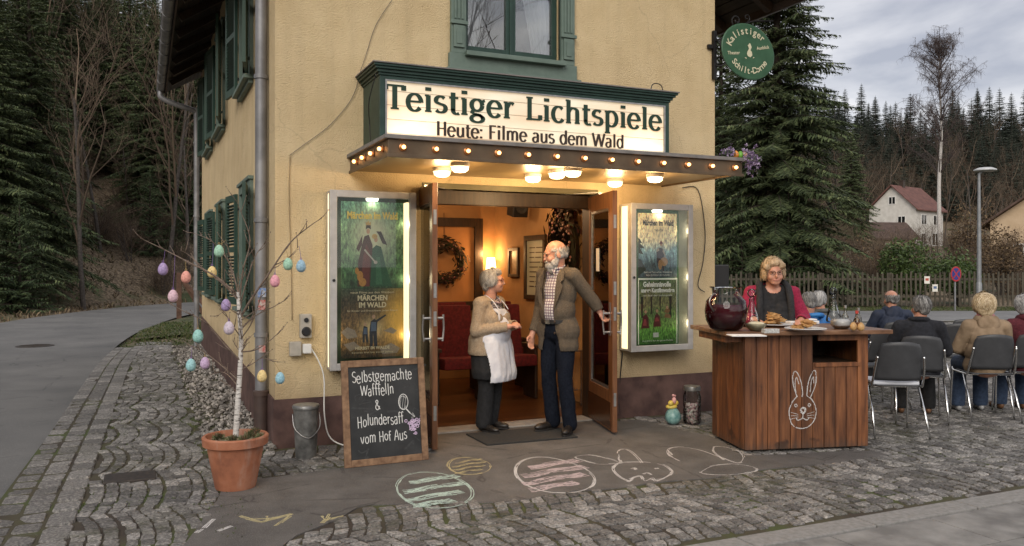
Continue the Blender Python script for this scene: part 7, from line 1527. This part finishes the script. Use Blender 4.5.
def bare(H, seed, spread=.5, depth=5, r0=None, first=.25, trunkstraight=.8, twl=1.0, droop=0.0, nsub=(3,4), multi=1):
    R = random.Random(seed); t = MB(); c = MB(); r0 = r0 or H*.0095
    def limb(p, d, L, r, lev, mb):
        n = 4 if lev < 3 else 3; pts = [p]; dd = d.copy(); k = 4 if lev < 2 else 3
        for i in range(k):
            dd = (dd+V((R.uniform(-1,1),R.uniform(-1,1),R.uniform(-.6,.8)))*.16*(1 if lev else .35)+V((0,0,.06-droop*lev*.08))).normalized(); pts.append(pts[-1]+dd*L/k)
        e = max(.0035, r*.42); rs = [r+(e-r)*i/k for i in range(k+1)]
        mb.tube(pts, rs, {0:8,1:5,2:4}.get(lev,3), cap=False)
        if lev >= depth: return
        m = R.randint(*nsub)+(3 if lev == 0 else 0)+(1 if lev == 1 else 0)
        for j in range(m):
            q = (first+(1-first)*(j+.6*R.random())/m) if lev == 0 else .25+.75*(j+R.random())/m; q = min(q,.99); x = q*k; i = min(int(x), k-1); pp = pts[i].lerp(pts[i+1], x-i); tn = (pts[i+1]-pts[i]).normalized()
            a = R.uniform(0,6.28); o = tn.orthogonal().normalized(); o = (Matrix.Rotation(a,3,tn) @ o); sp = spread*R.uniform(.7,1.4); nd = (tn*(1-sp*.4)+o*sp*1.2+V((0,0,.18-droop*.2))).normalized()
            limb(pp, nd, L*R.uniform(.42,.66)*(1.15-.45*q if lev == 0 else 1)*twl, max(.004, (rs[i])*.55), lev+1, c)
    for _ in range(multi): limb(V((R.uniform(-.2,.2)*(multi>1),R.uniform(-.2,.2)*(multi>1),-.2)), V((R.uniform(-.1,.1)*(1 if multi==1 else 4),R.uniform(-.1,.1)*(1 if multi==1 else 4),1)).normalized(), H*trunkstraight, r0, 0, t)
    return t, c
def birch(H, seed):
    R = random.Random(seed); t = MB(); c = MB(); tp_ = [V((0,0,-.3)), V((.1,0,H*.3)), V((-.05,.1,H*.55)), V((.1,.05,H*.8)), V((.05,.1,H*.97))]; tp_ = catmull(tp_, 5); n = len(tp_); t.tube(tp_, [.17*(1-i/(n))+.012 for i in range(n)], 8)
    for i in range(60):
        u = R.uniform(.30,.97); p = tp_[min(n-1,int(u*(n-1)))]; a = R.uniform(0,6.28); L = (5.2*(1-u)**.42+.3)*R.uniform(.7,1.15); d = V((cos(a)*.72, sin(a)*.72, 1.0)).normalized(); pts = [p]
        for k in range(5): d = (d+V((R.uniform(-.15,.15),R.uniform(-.15,.15),-.06))).normalized(); pts.append(pts[-1]+d*L/5)
        c.tube(pts, [.045,.036,.028,.02,.014,.008], 4, cap=False)
        for j in range(15):
            q = R.uniform(.25,1)*5; ii = min(int(q),4); b0 = pts[ii].lerp(pts[ii+1], q-ii); sd = (V((R.uniform(-1,1),R.uniform(-1,1),R.uniform(-.1,.9)))).normalized(); l2 = R.uniform(.4,1.1)*(L/4+.3); p1 = b0+sd*l2*.5; p2 = p1+(sd+V((0,0,-.35)))*l2*.5; c.tube([b0,p1,p2], [.012,.010,.006], 3, cap=False)
            for m in range(7):
                s0 = b0.lerp(p1, R.random()) if R.random() < .4 else p1.lerp(p2, R.random()); s1 = s0+V((R.uniform(-.25,.25),R.uniform(-.25,.25),R.uniform(-.35,.15))); s2 = s1+V((R.uniform(-.1,.1),R.uniform(-.1,.1),-R.uniform(.05,.35))); c.tube([s0,s1,s2], [.007,.006,.004], 3, cap=False)
    return t, c
NEED = hash_mat('spruce_needles', [(0,(.030,.045,.020)),(.4,(.055,.080,.030)),(.75,(.085,.115,.042)),(1,(.13,.15,.06))], .85)
NEED2 = hash_mat('young_needles', [(0,(.014,.026,.010)),(.5,(.035,.060,.020)),(1,(.07,.10,.035))], .85)
NEEDF = hash_mat('fir_needles', [(0,(.014,.022,.016)),(.5,(.028,.040,.028)),(1,(.050,.064,.044))], .9)
BARK = mat('spruce_bark', (.035,.026,.020), (.075,.058,.045), 14, .95, bump=.5, stretch=(1,1,.3)); BRK2 = mat('grey_bark', (.045,.038,.033), (.10,.085,.075), 12, .9); TWB = hash_mat('bare_twigs', [(0,(.050,.035,.024)),(.6,(.115,.080,.055)),(1,(.20,.145,.10))], .9)
BRT = hash_mat('birch_twigs', [(0,(.035,.025,.024)),(1,(.10,.075,.07))], .9)
def mktree(name, tc_, tm, cm, crown='crown'):
    t, c = tc_; r = thing(name, 'x', 'tree'); o = t.build('trunk', tm, r, smooth=True, recalc=False); c.build(crown, cm, r, recalc=False); return r
PROTO = {}
def plant(key, maker, p, rz, label, cat='tree', group=None, sc=1.0, zs=None):
    if key not in PROTO:
        PROTO[key] = o = maker(); o.location = p; o.rotation_euler = (0,0,rz); o['label'] = label; o.scale = (sc,sc,zs or sc)
        if group: o['group'] = group
        o['category'] = cat; return o
    o = copy_tree(PROTO[key], p, rz, label, sc, zs); o['category'] = cat
    if group: o['group'] = group
    elif 'group' in o: del o['group']
    return o
MK = {
 'big': lambda: mktree('spruce', spruce(18, 4.0, 3, 80, 10, 50, .04, .14, .40, .98, .2), BARK, NEED),
 'mid': lambda: mktree('spruce', spruce(15, 3.7, 8, 56, 9, 42, .08, .145, .48, .95, .2), BARK, NEED),
 'mid2': lambda: mktree('spruce', spruce(17, 3.6, 15, 56, 9, 38, .16, .145, .55, .92, .15), BARK, NEED),
 'young': lambda: mktree('spruce', spruce(5, 1.5, 5, 30, 7, 16, .03, .10, .2, .95, .35), BARK, NEED2),
 'far1': lambda: mktree('fir_tree', spruce(14, 3.5, 21, 30, 9, 15, .08, .62, .35, .97), BARK, NEEDF),
 'far2': lambda: mktree('fir_tree', spruce(16.5, 4.0, 22, 32, 9, 15, .10, .62, .40, .96), BARK, NEEDF),
 'far3': lambda: mktree('fir_tree', spruce(12.5, 3.1, 23, 27, 9, 14, .06, .62, .30, .97), BARK, NEEDF),
 'bare1': lambda: mktree('bare_tree', bare(11, 4, .55, 4), BRK2, TWB, 'branches'),
 'bare2': lambda: mktree('bare_tree', bare(9, 9, .7, 4, nsub=(3,5)), BRK2, TWB, 'branches'),
 'bare3': lambda: mktree('bare_tree', bare(12, 17, .45, 4, trunkstraight=.9), BRK2, TWB, 'branches'),
 'birch': lambda: mktree('birch_tree', birch(17.6, 6), BIRCH, BRT, 'branches'),
 'shrub1': lambda: mktree('shrub', bare(2.6, 31, .7, 3, r0=.03, first=.1, nsub=(3,4), multi=7), BRK2, TWB, 'branches'),
 'shrub2': lambda: mktree('shrub', bare(2.0, 33, .9, 3, r0=.025, first=.1, nsub=(4,5), multi=8), BRK2, TWB, 'branches'),
 'shrub3': lambda: mktree('shrub', bare(3.4, 37, .6, 3, r0=.03, first=.15, nsub=(3,4), multi=6), BRK2, TWB, 'branches'),
}
RT_ = random.Random(77)
def at(px, d, dz=0): p = ld((px-CX)/F*d, d); p.z = terrain(p.x, p.y)+dz; return p
def tpl(key, px, d, label, cat='tree', group=None, sc=1.0, zs=None, rz=None): return plant(key, MK[key], at(px, d, -.1), RT_.uniform(0,6.28) if rz is None else rz, label, cat, group, sc, zs)
tpl('big', 778, 33.5, 'huge dark spruce right behind the cinema corner and the fence', sc=1.05, rz=.4)
tpl('young', 788, 31.6, 'small light green spruce in front of the huge spruce', sc=1.0); tpl('young', 742, 32.2, 'small spruce low beside the house corner', sc=.85)
tpl('mid', 722, 40, 'dark spruce half hidden by the house corner, behind the huge one')
tpl('mid2', 672, 47, 'dark spruce wholly behind the cinema, left of the other hidden one'); tpl('mid', 852, 78, 'narrow spruce between the huge spruce and the white house', sc=.8)
tpl('birch', 940, 84, 'tall bare birch with white trunk rising above the white house', sc=1.24)
tpl('bare1', 972, 78, 'bare tree leaning beside the tall birch', sc=.9)
# wooded hill beyond the houses
G1 = 'conifers on the wooded hill'; G2 = 'bare trees on the hill'
n = 0; tries = 0; PTS = []
while n < 235 and tries < 9000:
    tries += 1; px = RT_.uniform(590, 1085); d = RT_.uniform(150, 225) if n > 70 else RT_.uniform(190, 215); p = at(px, d)
    if any((p-q).length < 3.4 for q in PTS): continue
    PTS.append(p); k = RT_.choice(['far1','far2','far3']); plant(k, MK[k], p+V((0,0,-.2)), RT_.uniform(0,6.28), 'dark conifer on the wooded hill beyond the white house', 'tree', G1, RT_.uniform(.7,1.12)); n += 1
n = 0
while n < 95:
    px = RT_.uniform(700, 1080); d = RT_.uniform(105, 185); p = at(px, d); k = RT_.choice(['bare1','bare2','bare3'])
    if 862 < px < 955 and d < 132: continue
    plant(k, MK[k], p, RT_.uniform(0,6.28), 'leafless tree on the brown slope beyond the white house', 'tree', G2, RT_.uniform(.75,1.15)); n += 1
# scrub behind the fence
G3 = 'leafless shrubs behind the fence'
for i in range(64):
    px = RT_.uniform(712, 1060); d = RT_.uniform(32.2, 60); k = RT_.choice(['shrub1','shrub2','shrub3']); sc = RT_.uniform(.65, 1.05)*(1 if d < 45 else .9)
    if 885 < px < 985 and d < 38: continue
    tpl(k, px, d, 'brown leafless shrub in the thicket behind the fence', 'shrub', G3, sc)
def bush(name, label, px, d, r, m, n_, seed, leaf=.07, dz=0):
    R = random.Random(seed); p = at(px, d); t = thing(name, label, 'bush', tuple(p)); b = MB(); bl = [(V((R.uniform(-1,1)*r[0]*.6, R.uniform(-1,1)*r[1]*.6, R.uniform(.25,.75)*r[2])), R.uniform(.35,.6)) for _ in range(9)]
    for i in range(n_):
        c, q = R.choice(bl); v = V((R.gauss(0,1),R.gauss(0,1),R.gauss(0,1))).normalized()*R.uniform(.6,1.05); x = p+c+V((v.x*r[0]*q, v.y*r[1]*q, max(-.4,v.z)*r[2]*q)); M = Matrix.Rotation(R.uniform(0,6),3,V((R.random(),R.random(),R.random()+.1)).normalized()); s = leaf*R.uniform(.6,1.3)
        b.add([x+M @ V(w)*s for w in ((-1,0,0),(0,.45,.1),(1,0,0),(0,-.45,.1))], [(0,1,2,3)])
    b.build('foliage', m, t, recalc=False)
    s = MB()
    for i in range(9): e = p+V((R.uniform(-1,1)*r[0]*.6,R.uniform(-1,1)*r[1]*.6,r[2]*.7)); s.tube([p+V((0,0,-.1)), p.lerp(e,.5)+V((0,0,.1)), e], [.03,.02,.01], 4)
    s.build('stem', BRK2, t, recalc=False)
LAUR = hash_mat('laurel_leaf', [(0,(.030,.055,.015)),(.5,(.06,.10,.025)),(1,(.12,.17,.05))], .5); BRN = hash_mat('dry_leaf', [(0,(.05,.032,.018)),(.6,(.13,.085,.05)),(1,(.24,.17,.09))], .9)
bush('laurel_bush', 'dense evergreen laurel bush behind the fence, left of its neighbour', 915, 32.4, (1.6,1.1,2.3), LAUR, 7500, 1); bush('laurel_bush', 'lower evergreen laurel bush behind the fence near the street lamp', 958, 32.9, (1.4,1.1,1.9), LAUR, 6000, 2)
bush('brown_bush', 'mound of dry brown foliage behind the fence right of the street lamp', 1000, 37, (2.0,1.2,2.6), BRN, 5200, 3, .06); bush('brown_bush', 'dry brown bush below the white house', 868, 40, (2.2,1.2,2.1), BRN, 4200, 4, .06); bush('brown_bush', 'tall pale dry bush rising beside the lamp pole', 968, 46, (1.3,1.2,4.2), BRN, 4200, 7, .07)
bush('forsythia', 'yellow flowering bush seen under the huge spruce', 795, 44, (1.0,.8,2.4), hash_mat('yellow_flower', [(0,(.25,.2,.02)),(1,(.5,.4,.05))], .8), 1600, 5, .06)
# wooded bank beside the road
G4 = 'spruces on the wooded bank'; G5 = 'leafless trees on the bank'; G6 = 'undergrowth on the bank'
def bank(key, px, d, label, group, sc=1.0, cat='tree', zs=None):
    p = at(px, d, -.15); 
    if -HALF-.7 < road_dist(p.x, p.y) < HALF+.9: return None
    return plant(key, MK[key], p, RT_.uniform(0,6.28), label, cat, group, sc, zs)
bank('mid2', 50, 27.5, 'spruce with a thick bare lower trunk close to the road', None, 1.05)
bank('bare3', 96, 26.5, 'slim bare tree with pale trunk standing right of the thick spruce', None, .85)
bank('bare1', 84, 30, 'bare tree with dark double stems just behind the roadside spruce', None, .9)
bank('bare2', 172, 44, 'bare tree standing by the road bend below the eaves', None, 1.15); bank('bare3', 5, 24, 'bare grey tree at the left picture edge', None, 1.0); bank('bare3', 166, 38, 'slender bare tree before the dark trees at the road bend', None, 1.0)
for (px, d) in ((-20,28),(28,31),(66,49),(100,52),(128,50),(-5,30),(45,47),(84,50),(118,55),(172,46),(192,50),(150,44),(-40,30),(12,36),(78,54),(110,58),(140,52),(185,56),(205,48),(30,46),(95,56),(60,52),(160,60),(-15,42),(135,52),(-60,38),(195,66),(120,62),(80,58),(40,56),(175,72),(145,74),(100,72),(215,60),(20,60)):
    k = RT_.choice(['mid','mid2','big']); bank(k, px+RT_.uniform(-6,6), d, 'dark spruce in the wood on the bank above the road', G4, RT_.uniform(.72,.92)*(.8 if k == 'big' else 1)*(1.0 if d < 50 else .9))
n = 0
while n < 22:
    px = RT_.uniform(-80, 215); d = RT_.uniform(28, 62); k = RT_.choice(['bare1','bare2','bare3'])
    if bank(k, px, d, 'leafless tree among the spruces on the bank', G5, RT_.uniform(.55,1.05)): n += 1
n = 0
while n < 60:
    px = RT_.uniform(-60, 200); d = RT_.uniform(21.5, 50)
    if px > 55 and d < 38: d += 14; k = RT_.choice(['shrub1','shrub2','shrub3'])
    if bank(k, px, d, 'leafless shrub on the brown bank by the road', G6, RT_.uniform(.5,.95), 'shrub'): n += 1
for px, d in ((20,27),(150,40),(190,44),(176,41),(-20,26)): bank('young', px, d, 'young green spruce on the bank', 'young spruces on the bank', RT_.uniform(.5,.9))
# a bare tree behind the viewer, seen mirrored in the upper window
plant('bare1', MK['bare1'], V((7.5,-6.5,0)), 1.0, 'bare tree mirrored in the upper window pane', 'tree', None, .95)
# ------------------------------------------------------------------ far houses
def far_house(name, label, c, rz, L, Wd, wallh, roofh, wm, rm, over=.4, wins=(), chim=None, extra=None):
    t = thing(name, label, 'house', tuple(c), rz); M = XF[t.name]; hl, hw = L/2, Wd/2
    b = MB(); b.box((-hl,-hw,-1.5),(hl,hw,wallh)); 
    for s in (-1,1): b.poly([(s*hl,-hw,wallh),(s*hl,hw,wallh),(s*hl,0,wallh+roofh)], .001*-s, (1,0,0)) if False else b.add([(s*(hl-.001),-hw,wallh),(s*(hl-.001),hw,wallh),(s*(hl-.001),0,wallh+roofh)], [(0,1,2)])
    b.xform(M); b.build('wall', wm, t)
    sl = roofh/hw; b = MB()
    for s in (-1,1): b.poly([(-hl-over,s*(hw+over),wallh-over*sl+.04),(hl+over,s*(hw+over),wallh-over*sl+.04),(hl+over,0,wallh+roofh+.04),(-hl-over,0,wallh+roofh+.04)], .16, (0,0,1))
    b.xform(M); r = b.build('roof', rm, t)
    if chim: b = MB(); b.box((chim[0]-.3,chim[1]-.3,wallh+roofh*.4),(chim[0]+.3,chim[1]+.3,wallh+roofh+.9)); b.box((chim[0]-.36,chim[1]-.36,wallh+roofh+.9),(chim[0]+.36,chim[1]+.36,wallh+roofh+1.0)); b.xform(M); b.build('chimney', DARK, r)
    for (face, x, z, w, h) in wins:
        b = MB(); p = MB(); fr = .08
        def bx3(mb, a0, a1, z0, z1, o0, o1):
            if face == 's': mb.box((a0,-hw-o1,z0),(a1,-hw-o0,z1))
            else: mb.box((-hl-o1,a0,z0),(-hl-o0,a1,z1))
        for q in ((x-w/2-fr,x-w/2,z-fr,z+h+fr),(x+w/2,x+w/2+fr,z-fr,z+h+fr),(x-w/2,x+w/2,z+h,z+h+fr),(x-w/2,x+w/2,z-fr,z),(x-.04,x+.04,z,z+h)): bx3(b, *q, .002, .07)
        bx3(p, x-w/2, x+w/2, z, z+h, .004, .03); b.xform(M); p.xform(M); f = b.build('window', WHITEP, t); p.build('pane', DPANE, f)
    return t
WW = mat('white_render', (.52,.50,.46), (.62,.60,.56), 1.5, .9); RR2 = mat('red_tiles', (.10,.045,.038), (.17,.075,.06), 1.6, .85, bump=.4); BRF = mat('brown_tiles', (.06,.038,.03), (.11,.07,.055), 2, .85)
hp = at(906, 122); hp.z = 4.3
far_house('white_house', 'white two storey house with red tiled roof on the slope behind', hp, base_rz+rad(38), 8.2, 7.0, 5.6, 3.3, WW, RR2, .5, [('s',-1.9,3.3,1.5,1.3),('s',1.9,3.3,1.7,1.3),('s',1.6,.3,2.0,1.7),('s',-2.0,.3,1.2,1.6),('w',0,6.3,.9,1.0),('w',-1.4,3.2,1.0,1.2)], (-1.2,0))
hp = at(884, 100); hp.z = 2.6; far_house('annex_house', 'low house with brown hipped roof in front of the white house', hp, base_rz+rad(10), 5.0, 4.6, 2.4, 1.7, mat('ochre_render', (.35,.27,.17),(.45,.36,.24),2,.9), BRF, .5, [('s',-.8,.4,1.1,1.2)])
hp = at(1048, 62); hp.z = 1.2; far_house('beige_house', 'beige rendered house with brown roof cut by the right picture edge', hp, base_rz+rad(52), 9.0, 6.4, 3.6, 2.3, mat('beige_render', (.50,.37,.24),(.58,.44,.30),1.5,.9), BRF, .7, [('w',1.1,.4,1.2,1.5)])
# ------------------------------------------------------------------ fence, sign, street lamp
FW_ = mat('weathered_fence', (.045,.038,.028), (.10,.085,.06), 9, .9, bump=.3, stretch=(3,3,.3)); t = thing('picket_fence', 'weathered brown picket fence along the far side of the street', 'fence', tuple(ld(15,30.4,.03))); R = random.Random(5)
Mf = Matrix((RT, FW, V((0,0,1)))).transposed().to_4x4()
b = MB(); x = 5.8
while x < 27: 
    h = 1.30+R.uniform(-.06,.05); b.box((x, 30.36, .08), (x+.07, 30.385, h)); x += .175+R.uniform(-.015,.02)
b.xform(Mf); b.build('pickets', FW_, t)
b = MB(); b.box((5.8,30.386,.38),(27,30.43,.46)); b.box((5.8,30.386,1.02),(27,30.43,1.10)); b.xform(Mf); b.build('rails', FW_, t)
x = 6.2
while x < 27: b = MB(); b.box((x,30.431,0),(x+.11,30.54,1.30)); b.xform(Mf); b.build('post', FW_, t); x += 2.6
for (px, py, lab) in ((927,280,'higher white paper notice with red mark pinned on the fence'),(935,288,'lower small white paper notice pinned on the fence')):
    q = fd(px, py, 30.34); b = MB(); b.obox((q.x,q.y,q.z),(.20,.01,.27),Mf.to_3x3()); n_ = thing('paper_notice', lab, 'notice', tuple(q)); b.build('paper', MATS['paper'], n_); b = MB(); b.obox(q-FW*.008+V((0,0,.02)),(.12,.004,.09),Mf.to_3x3()); b.build('mark', mat('mark_red' if px == 927 else 'mark_blue', (.45,.08,.05) if px == 927 else (.1,.16,.3), None), n_)
p = ld((955-CX)/F*28.2, 28.2, .01); zc = fd(955, 274, 28.1).z; t = thing('no_stopping_sign', 'round blue no-stopping sign with red ring and cross on a grey post', 'traffic sign', tuple(p))
b = MB(); b.tube([p, V((p.x,p.y,zc+.1))], .03, 10); b.build('post', ZINC, t, smooth='auto'); Ms = Matrix((RT, V((0,0,1)), -FW)).transposed() @ Matrix.Rotation(rad(25),3,'Y'); cz = V((p.x,p.y,zc))-FW*.05
b = MB(); b.lathe([(.001,0),(.26,0),(.26,.012),(.001,.012)], cz, 28, Ms); b.build('plate', mat('sign_red', (.42,.025,.03), None, rough=.45), t); b = MB(); b.lathe([(.001,.0125),(.205,.0125),(.205,.015),(.001,.015)], cz, 28, Ms); b.build('blue_field', mat('sign_blue', (.02,.035,.22), None, rough=.45), t)
b = MB()
for s in (-1,1): b.obox(cz+Ms @ V((0,0,.018+.001*s)), (.40,.045,.002), Ms @ Matrix.Rotation(s*pi/4,3,'Z'))
b.build('cross', MATS['sign_red'], t)
p = ld((979-CX)/F*29.0, 29.0, .01); zt = fd(979, 170, 29).z; t = thing('street_lamp', 'tall grey street lamp with flat round head beside the fence', 'street lamp', tuple(p)); b = MB(); b.tube([p, p+V((0,0,zt*.5)), V((p.x,p.y,zt-.12))], [.085,.07,.045], 14); b.lathe([(.1,0),(.1,.9),(.07,1.0)], p, 14); b.build('pole', mat('lamp_grey', (.20,.21,.22), (.27,.28,.29), 6, .5, .3), t, smooth='auto')
b = MB(); h = V((p.x,p.y,zt))+RT*.22; b.lathe([(.001,.10),(.22,.08),(.36,.02),(.37,-.02),(.30,-.05),(.001,-.06)], h, 28); b.build('lamp_head', mat('lamp_head_grey', (.52,.53,.54), None, rough=.4), t, smooth='auto'); b = MB(); b.bar(V((p.x,p.y,zt-.13)), h+V((0,0,.0)), .07, .05); b.build('arm', MATS['lamp_grey'], t)
# braced posts on the verge at the bend
p = gp(179, 318, 0); t = thing('braced_post', 'brown wooden post with two slanting braces on the grass by the bend', 'post', (p.x,p.y,0)); PW = mat('post_wood', (.07,.035,.022), (.13,.07,.045), 8, .85)
b = MB(); b.box((p.x-.07,p.y-.07,-.1),(p.x+.07,p.y+.07,1.35)); b.build('post', PW, t, bev=.01)
for e in (1, .62): b = MB(); b.bar(V((p.x+.05,p.y,1.2)), V((p.x+.05,p.y,0))+RT*1.05*e+FW*(.6*(1-e)), .10, .10); b.build('brace', PW, t)
